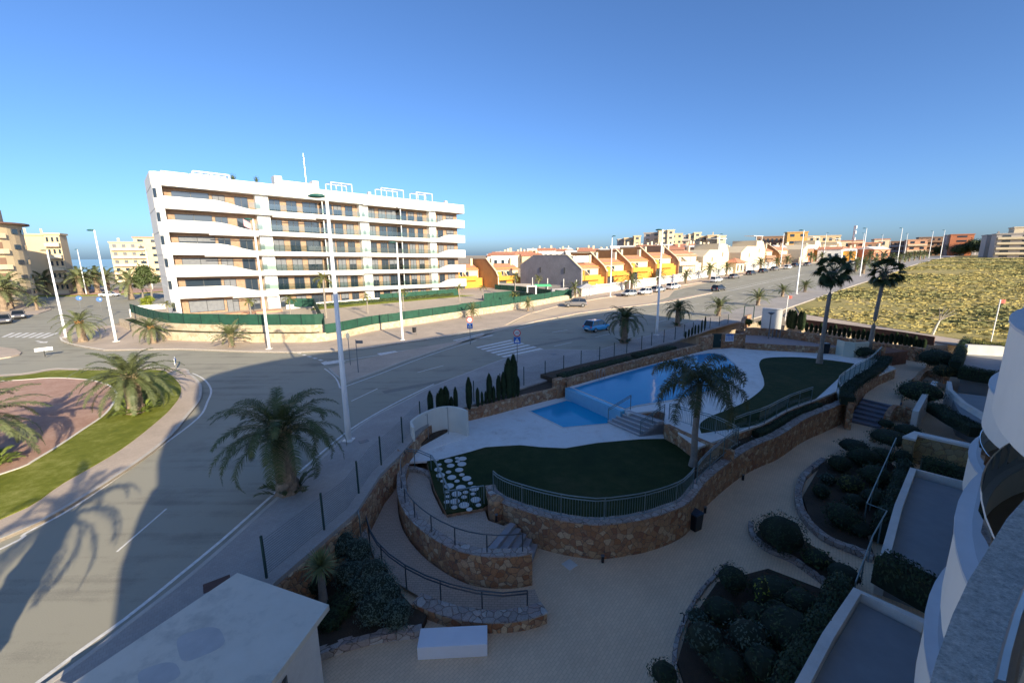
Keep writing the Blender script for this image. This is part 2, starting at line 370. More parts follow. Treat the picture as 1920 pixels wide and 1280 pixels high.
STEEL = mat('brushed stainless steel', (.42, .42, .41), .3, .1, 6, metal=.9)
POLE = mat('white lamp pole paint', (.80, .80, .78), .35, .04, 1.5)
LAMPGREEN = mat('lamp head green', (.025, .10, .085), .4, .1, 3)
FRAME = mat('dark window frame', (.05, .055, .06), .4, .1, 3)
WINGLASS = glassmat('window glass', (.03, .045, .065), .04)
SHUTTER = stripemat('grey roller shutter', (.13, .14, .16), (.19, .20, .22), 14)
BALGLASS = clearmat('balustrade glass', (.62, .74, .70), .5)
TILE = mat('terracotta roof tiles', (.50, .22, .13), .8, .2, 3, bump=.6, bscale=8, fine=.3)
BARKM = mat('palm trunk bark', (.24, .175, .12), .9, .35, 5, bump=.8, bscale=14, obj=True, fine=.4)
PALEBARK = mat('pale palm trunk bark', (.27, .235, .20), .9, .2, 4, bump=.5, bscale=10, obj=True, fine=.3)
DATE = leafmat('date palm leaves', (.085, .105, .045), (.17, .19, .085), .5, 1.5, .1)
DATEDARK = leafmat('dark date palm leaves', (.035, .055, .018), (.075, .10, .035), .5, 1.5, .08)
FANLEAF = leafmat('fan palm leaves', (.025, .045, .015), (.055, .085, .028), .5, 1.5, .1)
QUEEN = leafmat('feathery queen palm leaves', (.035, .055, .02), (.085, .10, .04), .5, 1.5, .1)
SHRUBM = leafmat('silvery shrub leaves', (.045, .075, .05), (.105, .15, .115), .6, 3, .05)
DARKSHRUB = leafmat('dark shrub leaves', (.018, .035, .015), (.04, .068, .026), .6, 2.5, .03)
CYPRESSM = leafmat('cypress leaves', (.014, .03, .012), (.032, .055, .022), .7, 2, .0)
YELLOWLEAF = leafmat('yellow green leaves', (.16, .20, .02), (.32, .36, .05), .6, 2, .2)
MIDTREE = leafmat('mid green tree leaves', (.045, .07, .02), (.10, .13, .045), .6, 2, .1)
BRIGHTSHRUB = leafmat('bright green shrub leaves', (.12, .17, .03), (.22, .28, .06), .6, 2, .15)
YUCCAM = leafmat('yucca leaves', (.09, .12, .04), (.22, .24, .10), .5, 3, .1)
DRYM = leafmat('dry grass blades', (.30, .26, .09), (.42, .34, .12), .8, .12, .1, c=(.24, .23, .08))
SCRUBM = leafmat('grey green scrub', (.15, .155, .06), (.25, .235, .10), .8, .3, .05)
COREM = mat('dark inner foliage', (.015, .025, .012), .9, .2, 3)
BLACKP = mat('black plastic', (.012, .013, .018), .35, .1, 3)
TYRE = mat('tyre rubber', (.02, .02, .02), .8, .1, 5)
RIM = mat('alloy rim', (.5, .5, .5), .35, .05, 5, metal=.8)
CARGLASS = glassmat('car glass', (.012, .016, .02), .03)
# ================================================================== GROUND, ROADS, PAVEMENTS
def drape(mb, poly, off, thick, m=0, cell=6.0):
    "slab lying on the terrain: top at T+off, sides of height thick"
    far = any(T(p[0], p[1]) > .01 or (p[0] * EA.x + p[1] * EA.y) > 48 for p in poly)
    if not far: return mb.prism(poly, off - thick, off, m)
    bm = bmesh.new(); area = sum(a[0] * b[1] - b[0] * a[1] for a, b in zip(poly, poly[1:] + poly[:1]))
    if area < 0: poly = poly[::-1]
    bm.faces.new([bm.verts.new((p[0], p[1], 0)) for p in poly]); bm.normal_update(); bmesh.ops.triangulate(bm, faces=bm.faces[:])
    ss = [p[0] * EA.x + p[1] * EA.y for p in poly]
    for (s, h) in HS[1:-1]:
        if min(ss) < s < max(ss):
            bmesh.ops.bisect_plane(bm, geom=bm.verts[:] + bm.edges[:] + bm.faces[:], plane_co=(EA.x * s, EA.y * s, 0), plane_no=(EA.x, EA.y, 0))
    bm.verts.index_update(); bm.verts.ensure_lookup_table()
    V = [(v.co.x, v.co.y, T(v.co.x, v.co.y) + off) for v in bm.verts]; F = []
    for f in bm.faces:
        ix = [v.index for v in f.verts]
        F.append(tuple(ix) if f.normal.z >= 0 else tuple(ix[::-1]))
    n = len(V); V += [(x, y, z - thick) for x, y, z in V]
    for e in bm.edges:
        if len(e.link_faces) == 1:
            f = e.link_faces[0]; a, b = e.verts[0].index, e.verts[1].index
            F.append((a, b, b + n, a + n))
    bm.free(); return mb.add(V, F, m)
def px(pts, off=0.0): return [p[1:] if p[0] == 'w' else (SN(p[1], p[2]) if p[0] == 's' else PT(p[0], p[1], off)) for p in pts]

# garden polygon: inside it the natural ground is dug away
near_kerb_px = [(86, 1280), (226, 1176), (340, 1088), (420, 1020), (500, 948), (590, 868), (650, 815), (700, 780), (760, 750), (812, 723), (887, 694), (940, 674), (985, 663)]
NK = [(-16, -6), (-13.5, 2)] + px(near_kerb_px, .12)
NK = cr(NK, 5) + px([(1020, 655), (1040, 654.5), (1112, 656.5), (1126, 655), (1173, 640), (1200, 633), (1231, 624.5)], .12) + [SN(s, n) for s, n in [(60, 32.4), (80, 33.6), (105, 35.2), (152, 36), (207, 38.6), (300, 43.5), (420, 50)]]
fence_px = [(651, 956), (697, 888), (739, 848), (772, 810), (800, 786), (840, 769), (900, 748), (960, 729), (1017, 711), (1061, 696), (1099, 684), (1136, 676), (1169, 663), (1200, 656), (1228, 645), (1254, 640), (1290, 628), (1330, 615), (1365, 606)]
FENCE = px([(180, 1350), (500, 1082)] + fence_px, .14)
garden = offset(FENCE, .9) + px([(1400, 598), (1470, 608), (1600, 628), (1745, 648)], .14) + [(60, 48), (62, 30), (20, -12), (-10, -12)]
def inside(x, y, poly):
    c = False
    for (x1, y1), (x2, y2) in zip(poly, poly[1:] + poly[:1]):
        if (y1 > y) != (y2 > y) and x < (x2 - x1) * (y - y1) / (y2 - y1) + x1: c = not c
    return c
xs = [-3000, -1500, -900, -600, -420, -300, -220] + list(range(-160, -50, 10)) + list(range(-50, 66, 1)) + list(range(70, 320, 10)) + [340, 400, 480, 600, 800, 1200, 2000, 4000]
ys = [-200, -60, -30] + list(range(-16, 70, 1)) + list(range(74, 260, 8)) + [270, 300, 340, 400, 480, 560, 620, 700, 800, 1200, 2500, 6000]
g = MB(); V = []
for y in ys:
    for x in xs:
        z = T(x, y) - .03
        if -20 < x < 66 and -14 < y < 60 and inside(x, y, garden): z = -2.6
        V.append((x, y, z))
nx = len(xs)
g.add(V, [(j * nx + i, j * nx + i + 1, (j + 1) * nx + i + 1, (j + 1) * nx + i) for j in range(len(ys) - 1) for i in range(nx - 1)])
struct(g, 'ground', SANDY)
s_ = MB(); s_.quad((-60000, 300, -6), (20000, 300, -6), (20000, 60000, -6), (-60000, 60000, -6))
SEA = watermat('sea water', (.02, .09, .20), .02); struct(s_, 'sea', SEA)

# asphalt: one sheet under all kerbed slabs
FK = px([(111, 632), (114, 638), (120, 641), (141, 647), (169, 652), (195, 656), (260, 655), (330, 654), (380, 655.5), (475, 659), (555, 660), (630, 657), (691, 652), (732, 645), (800, 636), (839, 629.5), (875, 622), (912, 617), (936, 615), (943, 611)], .12) + [SN(s, n) for s, n in [(44, 53.5), (48, 56), (60, 60), (72, 61.6), (80, 62), (128, 62.4), (186, 65.5), (300, 72), (420, 82)]]
road = NK[::-1] + [(-22, -30), (-160, -40), (-190, 150), (-120, 190), (-70, 120)] + FK
road = [(-16, -30)] + NK + [SN(420, 70)] + FK[::-1][1:] + [(-62, 66), (-70, 80), (-100, 150), (-140, 190), (-200, 160), (-190, -30)]
r_ = MB(); drape(r_, road, .004, .05); struct(r_, 'road', ASPHALT)

# near pavement
sw = NK + [SN(420, 44), SN(300, 38), SN(207, 33), SN(152, 30), SN(105, 29), SN(84, 28)] + px([(1745, 641), (1500, 602), (1400, 600)], .14)[2:] + offset(FENCE, -.4)[::-1][:-1] + [(-9.6, 2), (-11, -6)]
a = MB(); drape(a, sw, .13, .16); struct(a, 'near_pavement', SIDEWALK)
kb = MB(); kb.wall([p for p in NK if p[0] * EA.x + p[1] * EA.y < 56], .16, -.02, .136, side=-1); struct(kb, 'near_kerb', KERB)
# path beside the empty field
a = MB(); drape(a, px([(1470, 592), (1500, 598), (1600, 614), (1690, 629), (1760, 641), (1900, 664), (1900, 652), (1760, 630), (1600, 604), (1500, 588), (1480, 584)], .1), .11, .14); struct(a, 'field_path', SAND_PAVE)

# far pavement along the retaining wall and up the hill
WALLF = px([(225, 610), (262, 626), (299, 636), (426, 641), (520, 641.5), (613, 639), (700, 620), (775, 609), (850, 597), (925, 586), (1000, 574), (1073, 560)], .13)
sw2 = FK + [SN(420, 90), SN(300, 79), SN(186, 71.5), SN(128, 69.5), SN(80, 68.5)] + offset(WALLF, .4)[::-1] + [(-66, 63), (-63, 59)]
a = MB(); drape(a, sw2, .13, .16); struct(a, 'far_pavement', SAND_PAVE)
kb = MB(); kb.wall(FK[:19], .18, -.02, .14, side=1); struct(kb, 'far_kerb', PALEKERB)

# raised median and the tan slip road
MEDL = px([(618, 690), (634, 704), (650, 716), (700, 698), (760, 675), (830, 652), (885, 634), (940, 617), (1000, 603), (1085, 587), (1160, 577)], .1) + [SN(74, 47.5), SN(95, 48)]
med = MEDL + [SN(95, 49), SN(74, 49)] + px([(1060, 586), (1000, 600), (940, 611), (900, 632), (850, 641), (780, 653), (720, 665), (660, 678)], .1)
a = MB(); drape(a, med, .12, .14); struct(a, 'traffic_island', SAND_PAVE)
kb = MB(); kb.wall([p for p in MEDL if p[0] * EA.x + p[1] * EA.y < 50], .15, -.02, .128, side=-1); struct(kb, 'island_kerb', KERB)
prk = px([(948, 612), (1000, 599), (1085, 583)], .1) + [SN(60, 48.6), SN(72, 49.2), SN(84, 52), SN(96, 58), SN(128, 62.2), SN(80, 62), SN(72, 61.4), SN(60, 59.8), SN(48, 55.8), SN(44, 53.4)]
a = MB(); drape(a, prk, .02, .02); struct(a, 'parking_area', PARK_PAVE)

# roundabout island
ap = px([(0, 1010), (134, 945), (266, 860), (322, 815), (353, 778), (375, 750), (379, 731), (375, 716), (357, 700), (330, 689), (148, 690.5), (98, 690.5), (0, 702)], .12)
ext_o = [(-60, 38), (-70, 26), (-62, 10), (-45, 2), (-30, 3), (-21, 9)]
isl = cr(ap + ext_o, 4, closed=True)
a = MB(); a.prism(isl, -.02, .12); struct(a, 'roundabout_apron', SAND_PAVE)
kb = MB(); kb.wall(isl, .18, -.02, .13, closed=True); struct(kb, 'roundabout_kerb', KERB)
gr = px([(0, 972), (120, 903), (228, 840), (300, 784), (325, 759), (337, 741), (339, 725), (330, 712), (316, 700), (290, 693), (148, 694), (98, 694), (0, 706)], .16)
grp = cr(gr + [(-58, 36), (-67, 26), (-60, 12), (-45, 4), (-31, 5), (-23, 10)], 4, closed=True)
a = MB(); a.prism(grp, .1, .16); struct(a, 'roundabout_lawn', SUNLAWN)
gv = px([(0, 890), (78, 856), (156, 806), (200, 775), (219, 747), (219, 734), (206, 722), (180, 714), (150, 710), (94, 708), (0, 714)], .17)
gvp = cr(gv + [(-54, 33), (-60, 24), (-55, 14), (-44, 8), (-34, 9), (-27, 13)], 4, closed=True)
a = MB(); a.prism(gvp, .12, .175); struct(a, 'gravel_bed', GRAVEL)
kb = MB(); kb.wall(gvp, .12, .12, .2, closed=True); struct(kb, 'gravel_edging', PALEKERB)

# islands of the left-hand street
a = MB(); drape(a, px([(0, 671), (20, 668), (36, 664), (40, 660), (30, 654), (0, 650)], .12) + [(-80, 48), (-78, 38)], .12, .14); tag(a.build('splitter_island', SAND_PAVE), kind='structure')
a = MB(); drape(a, px([(0, 600), (24, 592), (60, 590), (72, 588), (96, 580), (94, 576), (60, 575), (40, 572), (0, 580)], .1) + [(-140, 95), (-120, 70)], .12, .14); struct(a, 'left_pavement', SAND_PAVE)
a = MB(); drape(a, [(-150, 150), (-90, 118), (-78, 108), (-66, 100), (-62, 110), (-70, 130), (-90, 175)], .12, .14); struct(a, 'side_street_pavement', SAND_PAVE)
rb = [(-128 + 24 * math.cos(i * math.pi / 16), 133 + 15 * math.sin(i * math.pi / 16)) for i in range(32)]
a = MB(); a.prism(rb, -.02, .14); struct(a, 'far_roundabout_lawn', SUNLAWN)
rb = [(-128 + 20 * math.cos(i * math.pi / 16), 134 + 12 * math.sin(i * math.pi / 16)) for i in range(32)]
a = MB(); a.prism(rb, .1, .2); struct(a, 'far_roundabout_gravel', GRAVEL)

# ---- road paint
def line(mb, path, wd, off=.012):
    A = path; B = offset(path, wd)
    for i in range(len(A) - 1):
        q = [(A[i][0], A[i][1]), (A[i + 1][0], A[i + 1][1]), B[i + 1], B[i]]
        mb.quad(*[(x, y, T(x, y) + off) for x, y in q])
def dashes(mb, path, on, gap, wd, d0=0):
    L = pathlen(path); d = d0
    while d + on < L:
        a, t = along(path, d); b, _ = along(path, d + on); line(mb, resample([tuple(a), tuple(b)], 3), wd); d += on + gap
pm = MB()
EL = cr([(-15.2, -6), (-12.8, 2)] + px([(65, 1280), (230, 1160), (340, 1072), (420, 1006), (505, 931), (585, 862), (645, 812), (700, 777), (760, 745), (812, 720)]), 4)
line(pm, EL, -.13)
RL = cr([(-20, 8)] + px([(0, 1028), (44, 1000), (141, 947), (281, 850), (369, 784), (387, 753), (394, 734), (388, 719), (376, 708), (359, 700)]), 4); line(pm, RL, -.13)
line(pm, cr(px([(607, 691), (620, 701), (630, 712), (636, 727)]), 4), .12)
ML = px([(636, 728), (700, 705), (760, 682), (830, 657), (893, 638)]); line(pm, cr(ML, 3), -.12)
ML2 = px([(968, 617), (1000, 609), (1085, 592), (1160, 581)]) + [SN(78, 46.8), SN(105, 47.6), SN(152, 49)]; line(pm, cr(ML2, 3), -.12)
MID = cr([(-16, 2)] + px([(60, 1170), (190, 1062), (270, 990), (300, 965), (420, 866), (470, 815)]), 5); dashes(pm, MID, 2.6, 7, .08, 2)
MID2 = cr(px([(660, 752), (760, 706), (830, 686), (905, 664)]), 4); dashes(pm, MID2, 3, 5, .1)
dashes(pm, cr([PT(1040, 649)] + [SN(s, n) for s, n in [(45, 34.6), (60, 36), (105, 38.8), (152, 39.8), (207, 42)]], 4), 3, 4.5, .1)
dashes(pm, cr([SN(s, n) for s, n in [(38, 40), (60, 41), (105, 43.2), (152, 44.5)]], 4), 3, 4.5, .1)
dashes(pm, cr([SN(s, n) for s, n in [(74, 53), (105, 54), (152, 56), (207, 58)]], 4), 3, 5, .1)
line(pm, resample([SN(100, 49), SN(152, 50)], 5), .14); line(pm, resample([SN(100, 47.2), SN(152, 48.6)], 5), .14)
dashes(pm, px([(556, 662), (600, 676), (620, 684)]), .6, .6, .3)
struct(pm, 'lane_lines', PAINT)
pt_ = MB()
for (u, v, a_, l, w_) in [(800, 720, .6, 7, .7), (1050, 640, .65, 8, .8), (1180, 600, .66, 9, .7)]:
    x, y = PT(u, v); pt_.box((x, y, .004), (l, w_, .008), a_)
struct(pt_, 'road_patches', mat('darker asphalt patch', (.235, .222, .188), .85, .12, 3, fine=.3))
cw = MB()
def zebra(a, b, c, d, n, fill=.5, off=.014):
    "stripes laid from side ab to side dc; corners on the photograph"
    a, b, c, d = [Vector(PT(*p)) for p in (a, b, c, d)]
    for i in range(n):
        t0 = i / n; t1 = (i + fill) / n
        q = [a.lerp(d, t0), b.lerp(c, t0), b.lerp(c, t1), a.lerp(d, t1)]
        cw.quad(*[(p.x, p.y, T(p.x, p.y) + off) for p in q])
zebra((892, 651), (957, 637), (1025, 656), (950, 672), 6, .52)
zebra((849, 638), (905, 625), (930, 629.5), (866, 643), 3, .5)
zebra((2, 632), (22, 624), (118, 624), (90, 634), 7, .5)
struct(cw, 'zebra_crossing', PAINT)
ar = MB()
for (u, v, s) in [(78, 641, 1.0)]:
    x, y = PT(u, v); t = Vector((.9, -.45)).normalized(); n = Vector((-t.y, t.x))
    pts = [(-1.6, -.14), (.2, -.14), (.2, -.5), (1.6, 0), (.2, .5), (.2, .14), (-1.6, .14)]
    V = [((Vector((x, y)) + t * a + n * b).x, (Vector((x, y)) + t * a + n * b).y, .014) for a, b in pts]
    ar.add(V, [(0, 1, 5, 6), (2, 3, 4)])
for (u, v) in [(625, 679), (728, 662)]:
    x, y = PT(u, v); p = Vector((x, y)); t = EA; n = EB
    q = [p - t * 1 - n * .6, p + t * 1 - n * .6, p + t * 1 + n * .6, p - t * 1 + n * .6]
    ar.quad(*[(k.x, k.y, .016) for k in q])
    line(ar, [tuple(p + t * 1), tuple(p + t * 7)], .12, .014)
struct(ar, 'road_arrows', PAINT)

# dry field on the right
field = [SN(84, 27.6), SN(105, 28.6), SN(152, 29.6), SN(207, 32.6), SN(300, 37.6), SN(420, 43.6), SN(430, -100), SN(120, -120)] + px([(1920, 652), (1760, 629), (1600, 602), (1500, 586)], .1)
a = MB(); drape(a, field, .05, .06); struct(a, 'dry_field', DRYFIELD)
FP = [Vector(p) for p in field]
tuft = MB(); scr = MB(); random.seed(11)
cnt = 0
for i in range(160000):
    s = 60 + 240 * random.random() ** 1.3; n = random.uniform(-75, 36)
    x, y = SN(s, n)
    if not inside(x, y, field): continue
    k = math.sin(x * .13 + 2 * math.sin(y * .07)) + math.sin(y * .19 + x * .05) + random.uniform(-1, 1)
    if k < -.5: continue
    cnt += 1
    if cnt > 24000: break
    z = T(x, y) + .03; big = 1 + s / 160
    mbx = scr if (k > .9 and random.random() < .7) else tuft
    r = random.uniform(.15, .42) * big; h = random.uniform(.06, .17) * (.8 + .2 * big)
    if mbx is scr: r *= 1.4; h *= 1.5
    for j in range(3):
        a_ = random.uniform(0, 6.28); dx, dy = math.cos(a_) * r, math.sin(a_) * r; ox, oy = random.uniform(-r, r), random.uniform(-r, r)
        mbx.add([(x + ox - dx * .5, y + oy - dy * .5, z), (x + ox + dx * .5, y + oy + dy * .5, z), (x + ox + dx * .6, y + oy + dy * .6, z + h * random.uniform(.6, 1)), (x + ox - dx * .4 + random.uniform(-.1, .1), y + oy - dy * .4, z + h)], [(0, 1, 2, 3)])
tag(tuft.build('dry_grass', DRYM), 'dry straw coloured grass covering the sloping empty field', 'grass', kind='stuff')
tag(scr.build('low_scrub', SCRUBM), 'low grey green scrub scattered over the empty field', 'scrub', kind='stuff')
# ================================================================== PLANTS
def frond(mb, base, az, elev, L, droop, nleaf, lw, ll, fwd=.75, hang=.25, plume=0, seg=8, rachis=.022):
    "one feather leaf: curved rachis with leaflets on both sides"
    p = Vector(base); d = Vector((math.cos(az) * math.cos(elev), math.sin(az) * math.cos(elev), math.sin(elev)))
    side0 = Vector((-math.sin(az), math.cos(az), 0)); pts = [p.copy()]; dirs = [d.copy()]; e = elev; tw = random.uniform(-.18, .18)
    for i in range(seg):
        e -= droop * (0.35 + 1.3 * i / seg) / seg
        a2 = az + tw * i / seg
        d = Vector((math.cos(a2) * math.cos(e), math.sin(a2) * math.cos(e), math.sin(e))); p = p + d * (L / seg); pts.append(p.copy()); dirs.append(d.copy())
    mb.tube(pts, [rachis * (1 - .75 * i / seg) for i in range(seg + 1)], 3, 0, caps=False)
    for k in range(nleaf):
        t = .10 + .89 * (k + random.uniform(-.3, .3)) / nleaf; t = max(.08, min(.995, t)); f = t * seg; i = min(int(f), seg - 1); q = pts[i].lerp(pts[i + 1], f - i); dd = dirs[min(i + 1, seg)]
        upv = side0.cross(dd) * -1
        if upv.z < 0: upv = -upv
        l = ll * (math.sin(math.pi * min(1, (t * .82 + .16))) ** .6) * random.uniform(.85, 1.1)
        for s in (-1, 1):
            lift = random.uniform(-.15, .35) if not plume else random.uniform(-1.2, 1.2)
            v = (dd * fwd + side0 * s + upv * lift).normalized(); tip = q + v * l - Vector((0, 0, hang * l * random.uniform(.5, 1.2)))
            mid = q + v * l * .5 + dd * 0
            wv = dd * lw
            mb.add([q - wv * .5, q + wv * .5, mid + wv * .55, tip, mid - wv * .45], [(0, 1, 2, 4), (4, 2, 3)])
def palm_crown(seed, nf, L, nleaf, lw, ll, h, rtop, lo=-.55, hi=1.35, droop=1.25, **k):
    random.seed(seed); mb = MB()
    for i in range(nf):
        t = i / (nf - 1); az = i * 2.39996 + random.uniform(-.2, .2); el = hi + (lo - hi) * t ** .8 + random.uniform(-.12, .12)
        frond(mb, (math.cos(az) * rtop, math.sin(az) * rtop, h + .25 * (1 - t)), az, el, L * random.uniform(.85, 1.08) * (.75 + .25 * min(1, t * 3)), droop * random.uniform(.8, 1.2), nleaf, lw, ll, **k)
    return mb
def date_trunk(h, r, n=20, pinch=.85):
    mb = MB(); rows = max(6, int(h / .11)); prof = []
    for i in range(rows + 1):
        t = i / rows; rr = r * (1.22 - .35 * min(1, t * 4) + (.12 * math.sin(t * 3.1))) * (1 if t < .85 else 1 - (t - .85) * 1.2)
        prof.append((rr, h * t))
    def fn(a, z, i):
        return 1 + .10 * max(0, math.sin(a * 7 + i * .9)) * max(0, math.sin(a * 7 - i * .9 + 1)) * 2 + random.uniform(-.02, .02)
    mb.lathe(prof, n, fn=fn); return mb
def date_boots(h, r, n=26):
    "cut leaf bases under the crown"
    mb = MB()
    for i in range(n):
        a = i * 2.4; z = h - .05 - .5 * (i / n); x, y = math.cos(a), math.sin(a)
        mb.bar((x * r * .7, y * r * .7, z), (x * (r * 1.25), y * (r * 1.25), z + .28), .10, .05)
    return mb
def make_date(name, label, h, r, L, nf, nleaf, seed, lw=.035, ll=.42, leaf=None, skirt=False, sprouts=0, droop=1.25, lo=-.55, hi=1.35, group=None, cat='palm tree', n=18):
    t = thing(name, label, cat, (0, 0, 0), 0, group); random.seed(seed)
    date_trunk(h, r, n).build('trunk', BARKM, t, local=True)
    date_boots(h + .15, r * .85, 30).build('leaf_bases', mat('orange brown leaf bases' + str(seed), (.42, .22, .08) if skirt else (.25, .20, .11), .8, .2, 5, obj=True), t, local=True)
    palm_crown(seed, nf, L, nleaf, lw, ll, h, r * .35, lo=lo, hi=hi, droop=droop).build('crown', leaf or DATE, t, local=True)
    if sprouts:
        mb = MB()
        for i in range(sprouts):
            a = random.uniform(0, 6.28); rr = r * 1.1
            frond(mb, (math.cos(a) * rr, math.sin(a) * rr, .05), a, random.uniform(.5, 1.25), random.uniform(.7, 1.15), 1.0, 9, .11, .34, fwd=1.3, hang=.1)
        mb.build('basal_shoots', BRIGHTSHRUB if sprouts > 12 else (leaf or DATE), t, local=True)
    return t
def make_fan_palm(label, h, seed, rt_=.17, lean=(0, 0)):
    t = thing('fan_palm', label, 'palm tree'); random.seed(seed); mb = MB(); pts = []; rr = []
    for i in range(13):
        k = i / 12; pts.append((lean[0] * k * k, lean[1] * k * k, h * k)); rr.append(rt_ * (1.6 - .6 * min(1, k * 5)) * (1 - .15 * k) + random.uniform(0, .01))
    mb.tube(pts, rr, 14); mb.build('trunk', PALEBARK, t, local=True)
    sk = MB()
    for i in range(34):
        a = i * 2.4; z = h - .1 - .9 * (i / 34); sk.bar((lean[0] + math.cos(a) * rt_ * .7, lean[1] + math.sin(a) * rt_ * .7, z), (lean[0] + math.cos(a) * rt_ * 2.0, lean[1] + math.sin(a) * rt_ * 2.0, z + .22), .07, .04)
    sk.build('leaf_bases', PALEBARK, t, local=True)
    cr_ = MB(); nf = 36
    for i in range(nf):
        k = i / (nf - 1); az = i * 2.39996; el = 1.5 - 2.5 * k + random.uniform(-.15, .15); Lp = random.uniform(.75, 1.05)
        d = Vector((math.cos(az) * math.cos(el), math.sin(az) * math.cos(el), math.sin(el))); b0 = Vector((lean[0], lean[1], h)); c0 = b0 + d * Lp * .55; c1 = c0 + (d - Vector((0, 0, .25))).normalized() * Lp * .5
        cr_.tube([b0, c0, c1], [.022, .018, .014], 3, caps=False)
        dd = (c1 - c0).normalized(); sd_ = Vector((-math.sin(az), math.cos(az), 0)); upn = sd_.cross(dd)
        if upn.z > 0: upn = -upn
        rl_ = random.uniform(-1.0, 1.0); sd_, upn = sd_ * math.cos(rl_) + upn * math.sin(rl_), upn * math.cos(rl_) - sd_ * math.sin(rl_)
        ns = 22
        for j in range(ns):
            th = -1.75 + 3.5 * j / (ns - 1); v = dd * math.cos(th) + sd_ * math.sin(th); wv = (dd * -math.sin(th) + sd_ * math.cos(th)); ln = random.uniform(.62, .78) * (1 - .25 * abs(th) / 1.75)
            m1 = c1 + v * ln * .6 + upn * .02; tip = c1 + v * ln + upn * ln * .10 - Vector((0, 0, ln * random.uniform(.2, .45)))
            cr_.add([c1, m1 - wv * .05, tip, m1 + wv * .05], [(0, 1, 3), (1, 2, 3)])
    cr_.build('crown', FANLEAF, t, local=True); return t
def leafblob(mb, c, rad, n, size, upb=.3, shell=.55, flat=0):
    "leaf faces scattered through an uneven ellipsoid"
    for i in range(n):
        th = random.uniform(0, 6.283); z = random.uniform(-1 if not flat else 0, 1); q = math.sqrt(max(0, 1 - z * z)); r = random.uniform(shell, 1.0) * (1 + .12 * math.sin(5 * th + 3 * z) + .08 * math.sin(9 * z + 2 * th))
        p = Vector((c[0] + rad[0] * q * math.cos(th) * r, c[1] + rad[1] * q * math.sin(th) * r, c[2] + rad[2] * z * r))
        nrm = Vector((q * math.cos(th), q * math.sin(th), z + upb)).normalized() + Vector((random.uniform(-.6, .6), random.uniform(-.6, .6), random.uniform(-.6, .6)))
        nrm.normalize(); a = nrm.orthogonal().normalized(); b = nrm.cross(a); ang = random.uniform(0, 6.28); u = a * math.cos(ang) + b * math.sin(ang); v = nrm.cross(u); s = size * random.uniform(.6, 1.3)
        mb.add([p - u * s, p + v * s * .45, p + u * s, p - v * s * .45], [(0, 1, 2, 3)])
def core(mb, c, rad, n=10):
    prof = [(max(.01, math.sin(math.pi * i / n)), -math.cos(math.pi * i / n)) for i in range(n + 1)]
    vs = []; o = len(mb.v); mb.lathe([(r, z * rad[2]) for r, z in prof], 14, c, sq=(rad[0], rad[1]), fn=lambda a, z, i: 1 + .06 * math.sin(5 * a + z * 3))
def make_shrub(name, label, cat, blobs, leaf, n, size, seed, group=None, stem=True, shell=.6):
    t = thing(name, label, cat, (0, 0, 0), 0, group); random.seed(seed); L = MB(); K = MB()
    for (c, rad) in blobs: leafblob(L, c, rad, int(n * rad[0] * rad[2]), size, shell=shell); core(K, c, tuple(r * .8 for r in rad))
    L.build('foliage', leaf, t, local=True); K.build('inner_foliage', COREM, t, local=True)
    if stem: s = MB(); s.tube([(0, 0, -.1), (0, 0, .35)], .04, 6); s.build('stem', PALEBARK, t, local=True)
    return t
def place(t, x, y, z, rz=0, sc=1, label=None):
    t.location = (x, y, z); t.rotation_euler = (0, 0, rz); t.scale = sc if isinstance(sc, tuple) else (sc,) * 3
    if label: t['label'] = label
    return t

# --- date palms: three sources, copied along the streets
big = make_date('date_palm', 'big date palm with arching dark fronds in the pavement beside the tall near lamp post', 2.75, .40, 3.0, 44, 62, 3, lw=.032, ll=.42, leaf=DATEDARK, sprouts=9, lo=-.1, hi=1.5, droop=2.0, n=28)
x, y = P(540, 922, .1); place(big, x, y, .08, 1.0)
rnd = make_date('date_palm', 'stout date palm on the roundabout lawn with bright shoots round its thick pale trunk', 2.5, .45, 3.1, 46, 56, 5, lw=.04, ll=.42, leaf=DATE, sprouts=22, lo=-.45, hi=1.45, droop=1.35, n=26)
x, y = P(256, 772, .16); place(rnd, x, y, .14, .3, .95)
place(dup(rnd, (0, 0, 0), label='date palm on the pink gravel whose frond tips reach in at the left edge'), -25.6, 19.0, .15, 2.1, .98)
place(dup(rnd, (0, 0, 0), label='date palm behind the first gravel bed palm throwing the upper shadow over the gravel'), -39, 20.5, .15, 4.1, 1.1)
place(dup(rnd, (0, 0, 0), label='young date palm in the roundabout grass at the lower left edge of the photo'), -22.2, 11.6, -.9, 1.4, .62)
place(make_date('date_palm', 'tall date palm below the lower left corner whose long shadow lies on the road', 5.0, .48, 2.7, 24, 40, 27, lw=.04, ll=.40, leaf=DATEDARK, lo=-.35, hi=1.45, droop=1.7), -9.4, 2.2, .1, 2.6, 1)
mid = make_date('date_palm', 'date palm with orange leaf bases on the rounded pavement corner beside a lamp post', 2.3, .40, 2.9, 34, 30, 8, lw=.06, ll=.42, skirt=True, lo=-.5, hi=1.45, droop=1.45)
x, y = PT(156, 640, .13); place(mid, x, y, .13, .5, 1.0)
sm = make_date('date_palm', 'low date palm in front of the cream retaining wall with its shadow on the wall', 1.15, .28, 2.3, 28, 26, 12, lw=.06, ll=.36, lo=-.05, hi=1.45, droop=1.0)
x, y = PT(435, 650, .13); place(sm, x, y, .13, .5, 1.05)
far = make_date('date_palm', 'far date palm at the foot of the white garden walls, lowest of the street row', 1.9, .24, 2.2, 26, 18, 21, lw=.09, ll=.36, lo=-.35, hi=1.4, droop=1.25, n=12)
PG = 'date palms along the uphill street'
